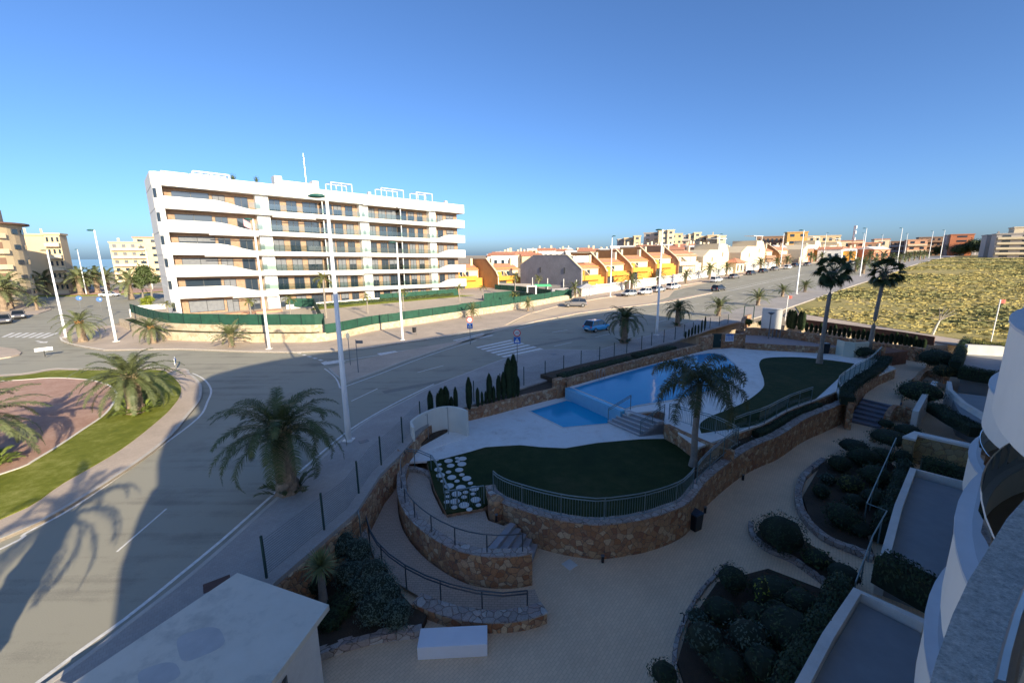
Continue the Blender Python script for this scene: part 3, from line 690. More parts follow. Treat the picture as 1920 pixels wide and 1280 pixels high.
def fp(src, u, v, label, sc=1.0, z=None, group=None, szz=None):
    x, y = PT(u, v, .12); t = dup(src, (0, 0, 0), label=label); place(t, x, y, T(x, y) + .12, random.uniform(0, 6), sc)
    if szz: t.scale = (sc, sc, szz)
    if group: t['group'] = group
    return t
random.seed(5)
fp(mid, 288, 643, 'half hidden date palm right behind the roundabout palm, before the end of the cream wall', .8)
fp(sm, 886, 598, 'slim upright palm beside the crossing sign in front of the green fence', .72, szz=.95)
fp(sm, 990, 583, 'small palm beside the kerb left of the parked grey car', .66, szz=.9)
x, y = PT(1078, 557, .12); place(far, x, y, T(x, y), .4, 1.15)
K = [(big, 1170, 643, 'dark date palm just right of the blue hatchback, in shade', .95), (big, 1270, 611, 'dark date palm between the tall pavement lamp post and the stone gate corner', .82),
     (sm, 1347, 592, 'sunlit date palm at the kerb above the blue and white notice', 1.1), (sm, 1421, 572, 'sunlit date palm left of the red flag in the street row', 1.05),
     (sm, 1467, 556, 'small date palm just behind the red flag', .95), (sm, 1509, 547, 'small date palm beyond the lamp post behind the red flag', .95),
     (far, 1184, 545, 'date palm on the far pavement before the white baluster wall, left of the tall lamp', 1.45), (far, 1236, 533, 'date palm right of the tall lamp post on the far pavement', 1.25), (far, 1286, 531, 'date palm before the brown garage gate in the white wall', 1.15),
     (far, 1330, 523, 'date palm above the white car with the dark boot', 1.5), (far, 1362, 517, 'date palm behind the grey parked saloon', 1.3), (far, 1425, 507, 'bushy date palm over the dark parked cars', 1.4), (far, 1455, 503, 'date palm right of the small tiled gatehouse', 1.2), (far, 1475, 499, 'date palm over the white parked hatchback', 1.3), (far, 1520, 494, 'date palm before the white wall at the top of the parked row', 1.5),
     (far, 1540, 492, 'date palm left of the washingtonia crown on the far pavement', 1.4), (far, 1593, 490, 'date palm before the cream garden walls on the far pavement', 1.5),
     (far, 1618, 513, 'date palm with a purple brown trunk behind the lamp post uphill', 1.5), (far, 1604, 509, 'date palm left of the uphill lamp post', 1.3), (far, 1640, 505, 'date palm between the two fan palm crowns, uphill', 1.3), (far, 1672, 497, 'date palm left of the fourth uphill lamp post', 1.3),
     (far, 1686, 495, 'date palm right behind the fourth uphill lamp post', 1.2), (far, 1696, 492, 'second palm trunk past the fourth uphill lamp post', 1.2), (far, 1704, 490, 'third palm trunk past the fourth uphill lamp post', 1.2), (far, 1714, 488, 'palm in the dense group near the hill top', 1.3), (far, 1724, 487, 'palm near the hill top left of the fifth lamp post', 1.3), (far, 1732, 486, 'palm touching the fifth uphill lamp post', 1.3), (far, 1655, 495, 'palm crown over a pale car near the hill top', 1.6), (far, 1630, 493, 'palm over the cream wall near the hill top', 1.6)]
for (src, u, v, lb, sc) in K: fp(src, u, v, lb, sc, group=PG)
# left-hand street
for (u, v, lb, sc) in [(20, 578, 'date palm with twin trunks above the two parked saloons', 2.25), (9, 583, 'date palm at the left edge beside the twin trunked one', 2.10), (70, 581, 'palm on the small pavement corner above the left zebra crossing', .9), (62, 566, 'palm right of the left hand lamp post', 1.88), (88, 552, 'tall palm in front of the shaded beige block', 2.25), (152, 552, 'palm on the far roundabout left of the long lamp post', 2.40), (163, 550, 'palm on the far roundabout behind the long lamp post', 2.25), (184, 549, 'palm on the far roundabout right of the long lamp post', 2.40), (204, 546, 'palm on the far roundabout above the white car', 2.25), (247, 561, 'palm before the distant beige apartments, by the lamp post', 2.25), (118, 545, 'palm under the balcony end of the beige block', 1.95), (134, 542, 'palm left of the sea gap', 1.95)]:
    fp(far, u, v, lb, sc, group='date palms of the left hand roundabout')

# --- garden palms
fpA = make_fan_palm('left of the two tall fan palms, rising from the upper lawn', 8.3, 31, lean=(.25, .1))
x, y = P(1536, 681, .1); place(fpA, x, y, .05, 0, 1)
fpB = make_fan_palm('right of the two tall fan palms, in the planter by the curved glass railing', 7.6, 37, lean=(.5, .2))
x, y = P(1630, 657, .5); place(fpB, x, y, .4, 0, 1)
q = thing('queen_palm', 'feathery queen palm drooping over the swimming pool', 'palm tree'); random.seed(41)
mb = MB(); mb.tube([(0, 0, 0), (.02, 0, .5), (-.04, .02, 1.8), (0, 0, 3.3), (.03, 0, 4.4)], [.24, .17, .15, .14, .13], 14); mb.build('trunk', PALEBARK, q, local=True)
mb = MB()
for i in range(19):
    az = i * 2.39996; k = i / 18; frond(mb, (0, 0, 4.35), az, 1.35 - 1.45 * k + random.uniform(-.1, .1), 2.9 * random.uniform(.9, 1.1), 2.3, 100, .028, .5, fwd=.5, hang=.75, plume=1, seg=10, rachis=.03)
mb.build('crown', QUEEN, q, local=True)
x, y = P(1300, 868, -.5); place(q, x, y, -.65, .6, 1.0)
# slender palms inside the apartment garden
slim = thing('slender_palm', 'tall slender palm before the middle of the white apartment block', 'palm tree'); random.seed(43)
mb = MB(); mb.tube([(0, 0, 0), (0, 0, 2.5), (.05, 0, 5.0)], [.16, .12, .1], 8); mb.build('trunk', PALEBARK, slim, local=True)
palm_crown(44, 18, 1.7, 18, .07, .35, 5.0, .08, lo=-.4, hi=1.3, droop=1.6).build('crown', leafmat('yellowish palm leaves', (.10, .12, .03), (.22, .22, .07), .5, 1.5, .1), slim, local=True)
def at_level(u, v, z): x, y = P(u, v, z); return x, y, z
place(slim, *at_level(612, 596, 1.0), 0, 1.15)
for (u, v, h, lb) in [(472, 600, .55, 'short palm in the apartment garden left of the white lamp post'), (546, 598, .6, 'short palm before the white service panel of the ground floor'), (690, 588, .55, 'short palm on the apartment terrace behind the green lawn'), (757, 580, .6, 'short palm near the middle lamp post in the apartment garden'), (862, 566, .6, 'short palm by the right end panel of the apartments'), (905, 562, .5, 'short palm at the right corner of the apartment garden'), (318, 602, .5, 'short palm at the left end of the apartment garden')]:
    t = dup(slim, (0, 0, 0), label=lb, group='short palms in the apartment garden'); x, y, z = at_level(u, v, 1.0); place(t, x, y, z, random.uniform(0, 6)); t.scale = (.8, .8, h)
for (u, v, h, lb) in [(966, 558, 1.0, 'slender palm before the left part of the grey gable wall'), (1009, 552, .85, 'slender palm before the middle of the grey gable wall'), (964, 573, .45, 'tiny palm on the pavement beside the cream wall')]:
    t = dup(slim, (0, 0, 0), label=lb); x, y = PT(u, v, .1); place(t, x, y, .1, random.uniform(0, 6)); t.scale = (.9, .9, h)

# --- yucca by the kiosk
yu = thing('yucca', 'spiky yellow green yucca on a bare stem beside the white kiosk', 'yucca'); random.seed(47)
mb = MB(); mb.tube([(0, 0, -.2), (0, 0, .5), (.03, 0, 1.25)], [.16, .12, .11], 10); mb.build('trunk', PALEBARK, yu, local=True)
mb = MB()
for i in range(150):
    az = i * 2.39996; el = 1.45 - 1.9 * (i / 150) + random.uniform(-.1, .1); d = Vector((math.cos(az) * math.cos(el), math.sin(az) * math.cos(el), math.sin(el))); s = Vector((-math.sin(az), math.cos(az), 0)); b = Vector((.03, 0, 1.25)) ; l = random.uniform(.6, .78)
    mb.add([b - s * .012, b + s * .012, b + d * l * .5 + s * .024, b + d * l - Vector((0, 0, .08)), b + d * l * .5 - s * .024], [(0, 1, 2, 4), (4, 2, 3)])
mb.build('crown', YUCCAM, yu, local=True); x, y = P(606, 1120, -1.0); place(yu, x, y, -1.0, 0, .95)

# --- columnar cypresses
def cyp(label, h, r, seed, group=None):
    t = thing('cypress', label, 'cypress', (0, 0, 0), 0, group); random.seed(seed); mb = MB()
    n = int(1500 * h * r * 2)
    for i in range(n):
        z = random.random() ** .9 * h; k = z / h; rr = r * (min(1, .35 + 3 * k) if k < .22 else 1) * (1 - max(0, (k - .72) / .28) ** 1.6 * .85) * random.uniform(.75, 1.06); a = random.uniform(0, 6.283)
        p = Vector((math.cos(a) * rr, math.sin(a) * rr, z)); tn = Vector((-math.sin(a), math.cos(a), 0)); s = random.uniform(.03, .06)
        mb.add([p - tn * s, p + tn * s, p + tn * s * .2 + Vector((math.cos(a) * .03, math.sin(a) * .03, s * 3.2))], [(0, 1, 2)])
    mb.build('foliage', CYPRESSM, t, local=True)
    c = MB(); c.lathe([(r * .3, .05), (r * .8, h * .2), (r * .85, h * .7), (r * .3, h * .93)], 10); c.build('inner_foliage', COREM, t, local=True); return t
c1 = cyp('narrow cypress behind the curved white shower wall, first on the left', 1.55, .17, 51)
x, y = P(808, 778, .2); place(c1, x, y, .1)
CY = [(822, 774, .9, .7, 'short cypress in the gap left of the trimmed pair'), (829, 772, 1.05, 1.3, 'left trunk of the clipped cypress pair behind the shower wall'), (837, 770, 1.1, 1.3, 'right trunk of the clipped cypress pair behind the shower wall'), (847, 768, .65, .8, 'small cypress right of the clipped pair'), (855, 764, .95, .8, 'thin cypress at the crown of the curved white wall'), (880, 762, 1.3, 1.15, 'tall cypress at the right end of the curved white wall'), (896, 757, .8, .7, 'thin low cypress right of the tall one by the white wall'), (904, 755, .6, .5, 'sparse small cypress in the planter, left of the pointed one'), (911, 752, .55, .5, 'sparser small cypress next to the pointed one'), (918, 750, 1.25, 1.1, 'pointed cypress in the middle of the planter'), (926, 749, .7, .7, 'low cypress leaning on the pointed one'), (935, 746, 1.1, .9, 'slender cypress left of the big clipped clump'), (944, 744, 1.2, 1.0, 'cypress touching the big clipped clump'), (954, 741, 1.75, 1.7, 'left half of the biggest cypress clump by the fence'), (963, 739, 1.85, 1.6, 'right half of the biggest cypress clump by the fence'), (971, 738, .9, .8, 'low cypress right of the biggest clump')]
for (u, v, h, r, lb) in CY:
    x, y = P(u, v + 4, .1); t = dup(c1, (x, y, .05), random.uniform(0, 6), lb, 'cypresses along the pool planter'); t.scale = (r, r, h)
c1['group'] = 'cypresses along the pool planter'
for i, (u, v) in enumerate([(1285, 634), (1291, 632), (1297, 630), (1303, 628), (1309, 626), (1315, 623), (1321, 620)]):
    x, y = P(u, v, .3); t = dup(c1, (x, y, .3), i, 'small cypress, number %s from the left, in the planter below the stone gate corner' % ['one', 'two', 'three', 'four', 'five', 'six', 'seven'][i], 'small cypresses below the stone gate corner'); t.scale = (.6, .6, [.5, .6, .65, .75, .7, .95, 1.1][i])
hed = [(1478, 611), (1483, 612), (1488, 613), (1499, 614), (1504, 615)]
for i, (u, v) in enumerate(hed):
    x, y = P(u, v, .6); t = dup(c1, (x, y, .3), i, ['leftmost', 'second', 'third', 'fourth', 'fifth'][i] + ' of the five thick clipped cypresses right of the white utility wall', 'thick cypresses by the utility wall'); t.scale = (1.7, 1.7, 1.45)
random.seed(9)
for i in range(26):
    u = 1512 + i * 8.8; v = 617 + (u - 1512) * .145; x, y = P(u, v, .6); t = dup(c1, (x, y, .3), i, '%s thin hedge cypress counted from the thick ones towards the balconies' % ORD[i], 'thin cypresses behind the long stone wall'); t.scale = (1.05, 1.05, random.uniform(.55, .85))

# --- round clipped bushes and beds, garden level -1.4
def bush(label, u, v, rx, rz_, z, leaf, seed, n=2600, size=.045, cat='bush', name='clipped_bush', ry=None, group=None):
    x, y = P(u, v, z); t = make_shrub(name, label, cat, [((0, 0, rz_ * .8), (rx, ry or rx, rz_))], leaf, n, size, seed, group, shell=.86 if name == 'clipped_bush' else .55); place(t, x, y, z); return t
bush('big clipped ball bush at the near tip of the middle stone bed', 1462, 1022, .95, .72, -1.6, DARKSHRUB, 61)
bush('clipped ball bush at the low edge of the curved stone bed', 1578, 985, .72, .58, -1.6, DARKSHRUB, 62)
bush('clipped ball bush at the upper left end of the curved bed', 1572, 880, .62, .48, -1.6, DARKSHRUB, 63)
bush('flat dark bush right behind the upper left ball of the curved bed', 1618, 868, 1.0, .5, -1.5, DARKSHRUB, 64, ry=.7)
bush('small dark ball at the left rim of the curved bed', 1538, 930, .42, .38, -1.6, DARKSHRUB, 65)
bush('yellowish loose bush in the middle of the curved bed', 1592, 920, .6, .5, -1.6, leafmat('olive shrub leaves', (.05, .06, .015), (.12, .13, .03), .6, 3), 66, name='shrub', size=.06)
bush('blue green loose bush at the right of the curved bed', 1640, 905, .8, .55, -1.5, DARKSHRUB, 67, name='shrub', size=.06)
bush('low dark bush between the two stone walls by the steps', 1668, 830, 1.2, .45, -1.3, DARKSHRUB, 68, name='shrub', size=.06)
bush('round bush at the top corner of the lower right bed', 1372, 1100, .55, .45, -1.5, DARKSHRUB, 69)
bush('silvery ball shrub in the lower right bed', 1400, 1215, .62, .5, -1.4, SHRUBM, 70, name='shrub', size=.05)
bush('silvery shrub at the lower left of the lower right bed', 1320, 1215, .6, .45, -1.4, SHRUBM, 71, name='shrub', size=.06)
bush('small bush at the bottom edge beside the bed wall', 1245, 1275, .42, .3, -1.5, DARKSHRUB, 72)
bush('dark spreading bush along the upper rim of the lower right bed', 1450, 1120, .95, .4, -1.5, DARKSHRUB, 73, name='shrub', ry=.7, size=.05)
bush('dark bush in the middle of the lower right bed', 1480, 1200, 1.0, .5, -1.4, DARKSHRUB, 74, name='shrub', size=.06)
bush('low tufted grass clump at the tail of the middle bed', 1530, 1055, .55, .3, -1.6, MIDTREE, 75, name='shrub', size=.07)
bush('dark trailing bush at the tail end of the middle bed', 1580, 1085, .6, .3, -1.5, DARKSHRUB, 76, name='shrub')
yl = bush('tall narrow yellow green shrub in the lower right bed', 1425, 1145, .22, .75, -1.5, YELLOWLEAF, 77, name='shrub', size=.05, n=1500)
bush('thick green bush beside the white rimmed planter near the steps', 1722, 750, 1.5, .85, -.9, leafmat('lush shrub leaves', (.03, .055, .02), (.075, .11, .04), .6, 3), 78, name='shrub', size=.07, n=1700)
bush('dark bush at the top of the right path beside the walls', 1755, 685, 1.6, .9, -.3, DARKSHRUB, 79, name='shrub', size=.08, n=1500)
bush('olive bush below the top right bush', 1768, 705, .9, .6, -.6, leafmat('brown olive leaves', (.05, .045, .015), (.12, .10, .03), .6, 3), 80, name='shrub', size=.07)
bush('dark bush under the right fan palm in the planter', 1615, 668, 1.2, .6, .1, DARKSHRUB, 81, name='shrub', size=.07)
bush('sunlit round bush left of the white utility wall', 1435, 612, 1.1, .55, .5, BRIGHTSHRUB, 82, name='shrub', size=.08, ry=.8)
bush('small sunlit bush at the stone gate corner', 1402, 608, .7, .45, .5, BRIGHTSHRUB, 83, name='shrub', size=.08)
def hedge(label, path, w_, h, z, leaf, seed, n=420, size=.055, name='hedge', core_k=.8):
    t = thing(name, label, 'hedge', (path[0][0], path[0][1], z)); random.seed(seed); L = MB(); K = MB(); PL = pathlen(path)
    zf = z if callable(z) else (lambda d: z)
    for i in range(int(PL * n * (w_ + h))):
        d = random.uniform(0, PL); p, tn = along(path, d); nn = Vector((-tn.y, tn.x)); th = random.uniform(-.2, math.pi + .2); rr = random.uniform(.75, 1.08) * (1 + .1 * math.sin(d * 3))
        c = Vector((p.x + nn.x * math.cos(th) * w_ / 2 * rr, p.y + nn.y * math.cos(th) * w_ / 2 * rr, z + h * (.15 + .85 * max(0, math.sin(th)) ** .6 * rr)))
        if abs(math.cos(th)) > .75: c.z = z + h * random.uniform(0, .9)
        nrm = Vector((nn.x * math.cos(th), nn.y * math.cos(th), math.sin(th) + .2)) + Vector([random.uniform(-.7, .7) for _ in range(3)]); nrm.normalize(); a = nrm.orthogonal().normalized(); b = nrm.cross(a); s = size * random.uniform(.6, 1.3)
        L.add([c - a * s, c + b * s * .5, c + a * s, c - b * s * .5], [(0, 1, 2, 3)])
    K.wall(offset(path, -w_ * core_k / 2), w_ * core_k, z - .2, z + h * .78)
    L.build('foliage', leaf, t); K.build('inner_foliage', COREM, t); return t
# silvery shrub mass left of the ramp
sb = thing('shrub_mass', 'large silvery green shrub mass spilling between the pavement fence and the curved ramp', 'shrub', (0, 0, 0)); random.seed(90); L = MB(); K = MB()
for (u, v, z, rx, rz_) in [(655, 985, -.6, .55, .5), (640, 1020, -.6, .6, .6), (672, 1035, -.7, .6, .6), (700, 1075, -.8, .65, .6), (655, 1075, -.9, .6, .5), (725, 1115, -1.0, .6, .55), (745, 1150, -1.1, .5, .5), (700, 1140, -1.1, .6, .5), (715, 1100, -.9, .6, .6), (680, 1100, -1.0, .6, .5)]:
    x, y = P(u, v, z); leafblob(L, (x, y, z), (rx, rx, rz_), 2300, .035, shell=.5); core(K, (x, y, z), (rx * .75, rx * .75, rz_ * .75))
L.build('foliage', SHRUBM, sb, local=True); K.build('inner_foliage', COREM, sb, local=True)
sb = thing('shrub_mass', 'dark green shrubs round the yucca behind the kiosk roof', 'shrub', (0, 0, 0)); random.seed(92); L = MB(); K = MB()
for (u, v, z, rx, rz_) in [(570, 1060, -.9, .5, .45), (590, 1090, -1.1, .5, .4), (560, 1085, -1.1, .45, .4), (640, 1130, -1.3, .55, .4), (620, 1160, -1.4, .45, .35), (600, 1030, -.9, .45, .4), (600, 1000, -.5, .5, .45), (625, 985, -.5, .5, .45), (570, 1035, -.6, .5, .45), (548, 1070, -.7, .45, .4), (655, 960, -.4, .35, .35)]:
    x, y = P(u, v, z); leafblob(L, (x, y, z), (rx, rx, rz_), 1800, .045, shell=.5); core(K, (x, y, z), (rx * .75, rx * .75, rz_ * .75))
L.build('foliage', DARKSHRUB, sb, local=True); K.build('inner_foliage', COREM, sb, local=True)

# --- trees elsewhere
def tree(label, u, v, h, r, leaf, seed, z=None, trunk=.25):
    x, y = PT(u, v) if z is None else P(u, v, z); z = T(x, y) if z is None else z; t = thing('broadleaf_tree', label, 'tree', (x, y, z)); random.seed(seed); L = MB(); B = MB()
    B.tube([(0, 0, 0), (.05 * h, 0, h * .35), (0, .04 * h, h * .65)], [trunk, trunk * .7, trunk * .35], 8)
    for i in range(5):
        a = i * 1.3; B.tube([(0, 0, h * .35), (math.cos(a) * r * .4, math.sin(a) * r * .4, h * .65)], [trunk * .5, trunk * .2], 5)
    for i in range(11):
        a = random.uniform(0, 6.28); q_ = random.uniform(0, .62) * r; c = (math.cos(a) * q_, math.sin(a) * q_, h * random.uniform(.5, .85)); rr = r * random.uniform(.35, .5)
        leafblob(L, c, (rr, rr, rr * .8), 260, r * .07, shell=.3)
    L.build('crown', leaf, t, local=True); B.build('trunk', PALEBARK, t, local=True); return t
tree('yellow green round tree at the left end of the apartments', 284, 590, 3.6, 1.6, YELLOWLEAF, 101, trunk=.12)
tree('olive green tall tree between the beige apartments and the white block', 285, 566, 9.5, 3.6, MIDTREE, 102)
tree('olive tree behind the second left roundabout, near the white block', 268, 560, 6.5, 3.0, MIDTREE, 103)
tree('dark tree in front of the shaded wall of the beige block', 68, 550, 12, 3.4, DARKSHRUB, 104)
for i, (u, d, h, r, lb) in enumerate([(1822, 280, 9, 9, 'dark tree right of the orange red block'), (1838, 275, 10, 9, 'broad dark tree between the red and the pale blocks'), (1853, 270, 8, 8, 'olive tree left of the pale balconied building'), (1868, 260, 7, 8, 'grey green tree below the pale balconied building'), (1885, 250, 6, 7, 'low tree right below the pale balconies'), (1798, 285, 7, 8, 'low dark tree below the orange red block'), (1905, 240, 6, 7, 'low grey tree at the right edge of the field'), (1772, 300, 6, 8, 'low tree at the hill top beside the red block'), (1745, 320, 6, 8, 'low tree above the top of the road')]):
    x, y = PD(u, d); t = tree(lb, u, 480, h, r, DARKSHRUB if i < 3 else MIDTREE, 110 + i, z=6.0); t.location = (x, y, T(x, y))

# more planting in the beds
for i, (u, v, rx, rz_, z, lf, lb) in enumerate([(1600, 948, .5, .35, -1.6, DARKSHRUB, 'low dark bush between the ball and the olive bush of the curved bed'), (1552, 905, .45, .3, -1.6, SHRUBM, 'small silvery bush at the left rim of the curved bed'), (1640, 945, .6, .45, -1.5, DARKSHRUB, 'dark bush at the fence corner of the curved bed'), (1610, 1000, .5, .35, -1.6, DARKSHRUB, 'dark low bush at the lower tip of the curved bed'), (1600, 845, .9, .4, -1.5, DARKSHRUB, 'long flat bush along the upper rim of the curved bed'), (1655, 862, .7, .4, -1.4, MIDTREE, 'mid green bush at the upper right of the curved bed'),
    (1350, 1160, .6, .4, -1.5, DARKSHRUB, 'dark bush below the top ball of the lower right bed'), (1415, 1165, .5, .35, -1.5, DARKSHRUB, 'dark bush at the foot of the yellow green shrub'), (1455, 1165, .55, .4, -1.5, MIDTREE, 'mid green bush right of the yellow green shrub'), (1360, 1262, .6, .4, -1.5, DARKSHRUB, 'dark bush at the bottom edge of the lower right bed'), (1430, 1262, .6, .45, -1.4, DARKSHRUB, 'second dark bush at the bottom edge of the lower right bed'), (1500, 1150, .6, .5, -1.4, DARKSHRUB, 'dark bush against the tall clipped hedge'), (1310, 1170, .4, .3, -1.6, SHRUBM, 'little silvery tuft at the left rim of the lower right bed'), (1690, 870, .5, .5, -1.4, DARKSHRUB, 'dark bush at the foot of the yellowish wall'),
    (1700, 815, .8, .4, -1.2, DARKSHRUB, 'dark bush against the yellowish stone wall top'), (1660, 800, .5, .3, -1.1, DARKSHRUB, 'small dark bush beside the garden stairs')]):
    bush(lb, u, v, rx, rz_, z, lf, 200 + i, name='shrub', size=.055, n=2000)
# ================================================================== LAMPS, SIGNS, CARS
def lamp(label, x, y, z, h=13.1, az=0.0, group=None, arm=1.1):
    t = thing('street_lamp', label, 'street lamp', (0, 0, 0), 0, group)
    p = MB(); p.tube([(0, 0, 0), (0, 0, 1.2), (0, 0, h)], [.17, .15, .075], 12); p.build('pole', POLE, t, local=True, smooth=True)
    f = MB(); f.box((0, 0, .03), (.5, .5, .06)); f.build('base_plate', POLE, t, local=True)
    a = MB(); a.tube([(0, 0, h - .25), (.1, 0, h - .02), (arm * .35, 0, h + .02)], .04, 6); a.build('arm', LAMPGREEN, t, local=True)
    hd = MB(); hd.lathe([(.05, .15), (.25, .13), (.40, .05), (.39, 0), (.26, -.04)], 20, (arm * .45, 0, h - .04), sq=(1.1, .75)); hd.build('lamp_head', LAMPGREEN, t, local=True, smooth=True)
    t.location = (x, y, z); t.rotation_euler = (0, 0, az); return t
base_az = math.atan2(EB.y, EB.x)
LG = 'tall white street lamps'
x, y = P(654, 825, .13); L0 = lamp('nearest tall white street lamp, on the pavement beside the big date palm', x, y, .13, 12.8, math.pi * .97, LG)
lamps = [(218, 640, 13.4, 3.0, 'tall white lamp leaning over the roundabout palm, before the green fence'), (505, 654, 14.0, 3.1, 'white lamp post before the left half of the apartment block'), (755, 637, 11.6, 3.4, 'white lamp post before the right half of the apartment block'), (124, 632, 11.2, 3.0, 'white lamp post behind the palm with orange leaf bases'), (37, 567, 12, .2, 'lamp post before the curved beige tower'), (1231, 628, 12.8, base_az, 'tall lamp post on the pavement near the stone gate corner'), (1493, 551, 13.1, base_az, 'lamp post uphill, beside the red flag'), (1612, 517, 13.1, base_az, 'lamp post uphill between the two fan palm crowns'), (1681, 497, 13.1, base_az, 'fourth lamp post of the near pavement, above the right fan palm'), (1741, 484, 13.1, base_az, 'lamp post at the hill top, left of the orange red block'), (1762, 486, 13.1, base_az, 'lamp post before the dark windows left of the red block'),
         (1144, 556, 13.4, base_az + math.pi, 'lamp post before the orange terraced houses'), (1343, 522, 13.1, base_az + math.pi, 'lamp post before the brown roofed house of the far row'), (1463, 500, 13.1, base_az + math.pi, 'lamp post before the cream gables'), (1543, 490, 13.1, base_az + math.pi, 'lamp post left of the long cream wall')]
for (u, v, h, az, lb) in lamps:
    x, y = PT(u, v, .13); t = dup(L0, (x, y, T(x, y) + .13), az, lb, LG); t.scale = (1, 1, h / 13.0)
for (x, y, az, lb) in [(-123, 124, 2.8, 'lamp post in the sea gap by the far roundabout'), (-117, 140, 2.8, 'lamp post before the distant beige apartments'), (-138, 120, 3.0, 'lamp post in front of the beige block corner')]:
    dup(L0, (x, y, T(x, y)), az, lb, LG)
for (u, d, lb, hh) in [(1697, 235, 'lamp post just right of the fourth uphill lamp', 1), (1651, 250, 'lamp post past the antenna mast', 1), (1616, 215, 'lamp post right of the antenna mast', 1), (1667, 330, 'small far lamp post above the palms', .9), (1784, 330, 'small lamp post before the orange red block', .8), (1797, 300, 'second small lamp post before the orange red block', .7), (1889, 255, 'lamp post behind the field, before the pale balconies', .85), (1829, 290, 'short lamp post before the dark trees', .55)]:
    x, y = PD(u, d); t = dup(L0, (x, y, T(x, y)), base_az, lb, LG); t.scale = (1, 1, hh)

# round and square traffic signs
SIGNWHITE = mat('sign white', (.8, .8, .8), .4, .03, 3); SIGNBLUE = mat('sign blue', (.02, .12, .45), .4, .05, 3); SIGNRED = mat('sign red', (.6, .03, .03), .4, .05, 3); SIGNBACK = mat('grey sign back', (.16, .17, .18), .5, .05, 3); BLACKM = mat('sign black', (.02, .02, .02), .5, .05, 3)
def to_cam_az(x, y): return math.atan2(-x, y) + math.pi      # local -Y turned to the eye side of the street
def signpost(label, u, v, h, plates, z=None, face=0.0, dark=True):
    x, y = PT(u, v, .12); t = thing('traffic_sign', label, 'traffic sign', (x, y, T(x, y) + .12), face)
    p = MB(); p.tube([(0, 0, 0), (0, 0, h)], .035, 8); p.build('pole', SIGNBACK if dark else STEEL, t, local=True)
    for kind, zc in plates:
        if kind == 'round20':
            m = MB(); m.tube([(0, -.05, zc), (0, -.075, zc)], .34, 24); rim = m.build('round_plate', SIGNRED, t, local=True)
            m = MB(); m.tube([(0, -.076, zc), (0, -.082, zc)], .255, 24); m.build('white_disc', SIGNWHITE, rim, local=True)
            m = MB()                       # figures 2 and 0 built of strokes
            for (ax, az_, bx, bz) in [(-.15, .1, -.03, .1), (-.03, .1, -.03, 0), (-.15, 0, -.03, 0), (-.15, 0, -.15, -.1), (-.15, -.1, -.03, -.1), (.04, .1, .16, .1), (.16, .1, .16, -.1), (.04, -.1, .16, -.1), (.04, .1, .04, -.1)]: m.bar((ax, -.088, zc + az_), (bx, -.088, zc + bz), .03, .03)
            m.build('speed_figures', BLACKM, rim, local=True)
        if kind == 'crossing':
            m = MB(); m.box((0, -.06, zc), (.62, .02, .62)); pl = m.build('blue_plate', SIGNBLUE, t, local=True)
            m = MB(); m.add([(-.24, -.073, zc - .2), (.24, -.073, zc - .2), (0, -.073, zc + .24)], [(0, 1, 2)]); tri = m.build('white_triangle', SIGNWHITE, pl, local=True)
            m = MB(); m.tube([(0, -.076, zc + .09), (0, -.08, zc + .09)], .035, 10); m.bar((0, -.078, zc + .05), (0, -.078, zc - .04), .05, .01); m.bar((0, -.078, zc - .03), (.07, -.078, zc - .15), .03, .01); m.bar((0, -.078, zc - .03), (-.07, -.078, zc - .15), .03, .01); m.bar((-.07, -.078, zc), (.07, -.078, zc + .02), .025, .01); m.build('walker_symbol', BLACKM, pl, local=True)
        if kind == 'back_arrow':
            m = MB(); m.box((.28, .0, zc), (.62, .02, .26)); m.build('arrow_plate', SIGNBACK, t, local=True)
        if kind == 'back_yield':
            m = MB(); m.add([(-.2, -.05, zc), (-.12, -.05, zc + .3), (.12, -.05, zc + .3), (.2, -.05, zc + .05), (0, -.05, zc - .35), (-.2, -.03, zc), (-.12, -.03, zc + .3), (.12, -.03, zc + .3), (.2, -.03, zc + .05), (0, -.03, zc - .35)], [(0, 4, 3, 2, 1), (5, 6, 7, 8, 9), (0, 1, 6, 5), (1, 2, 7, 6), (2, 3, 8, 7), (3, 4, 9, 8), (4, 0, 5, 9)]); m.build('shield_plate', SIGNBACK, t, local=True)
        if kind == 'bluedisc':
            m = MB(); m.tube([(0, -.05, zc), (0, -.07, zc)], .45, 20); d_ = m.build('blue_disc', SIGNBLUE, t, local=True)
            m = MB(); m.bar((-.2, -.08, zc), (.12, -.08, zc), .06, .01); m.add([(.1, -.08, zc - .14), (.3, -.08, zc), (.1, -.08, zc + .14)], [(0, 1, 2)]); m.build('arrow_symbol', SIGNWHITE, d_, local=True)
    return t
signpost('round speed limit sign over a blue crossing plate at the zebra crossing, near pavement', 970, 680, 3.1, [('round20', 2.85), ('crossing', 2.15)], face=-.1)
signpost('round speed limit sign over a blue crossing plate on the traffic island', 882, 646, 3.1, [('round20', 2.85), ('crossing', 2.15)], face=0.1)
signpost('dark backed arrow sign on the traffic island behind the nearest lamp', 672, 698, 2.9, [('back_arrow', 2.7)], face=0)
signpost('dark shield shaped sign back beside the arrow sign on the traffic island', 657, 684, 3.1, [('back_yield', 2.7)], face=0)
signpost('blue disc sign before the far roundabout, left one', 152, 579, 2.5, [('bluedisc', 2.2)], face=.6)
signpost('blue disc sign before the white car, right one', 190, 581, 2.4, [('bluedisc', 2.1)], face=.6)
x, y = P(85, 669, .1); t = thing('direction_arrow_board', 'white arrow board on a dark stand at the tip of the left splitter island', 'road sign', (x, y, .12), .9)
m = MB(); m.box((0, 0, .35), (.08, .08, .7)); m.build('post', BLACKM, t, local=True); m = MB(); m.box((0, 0, .8), (1.3, .05, .35)); m.build('board', SIGNWHITE, t, local=True)
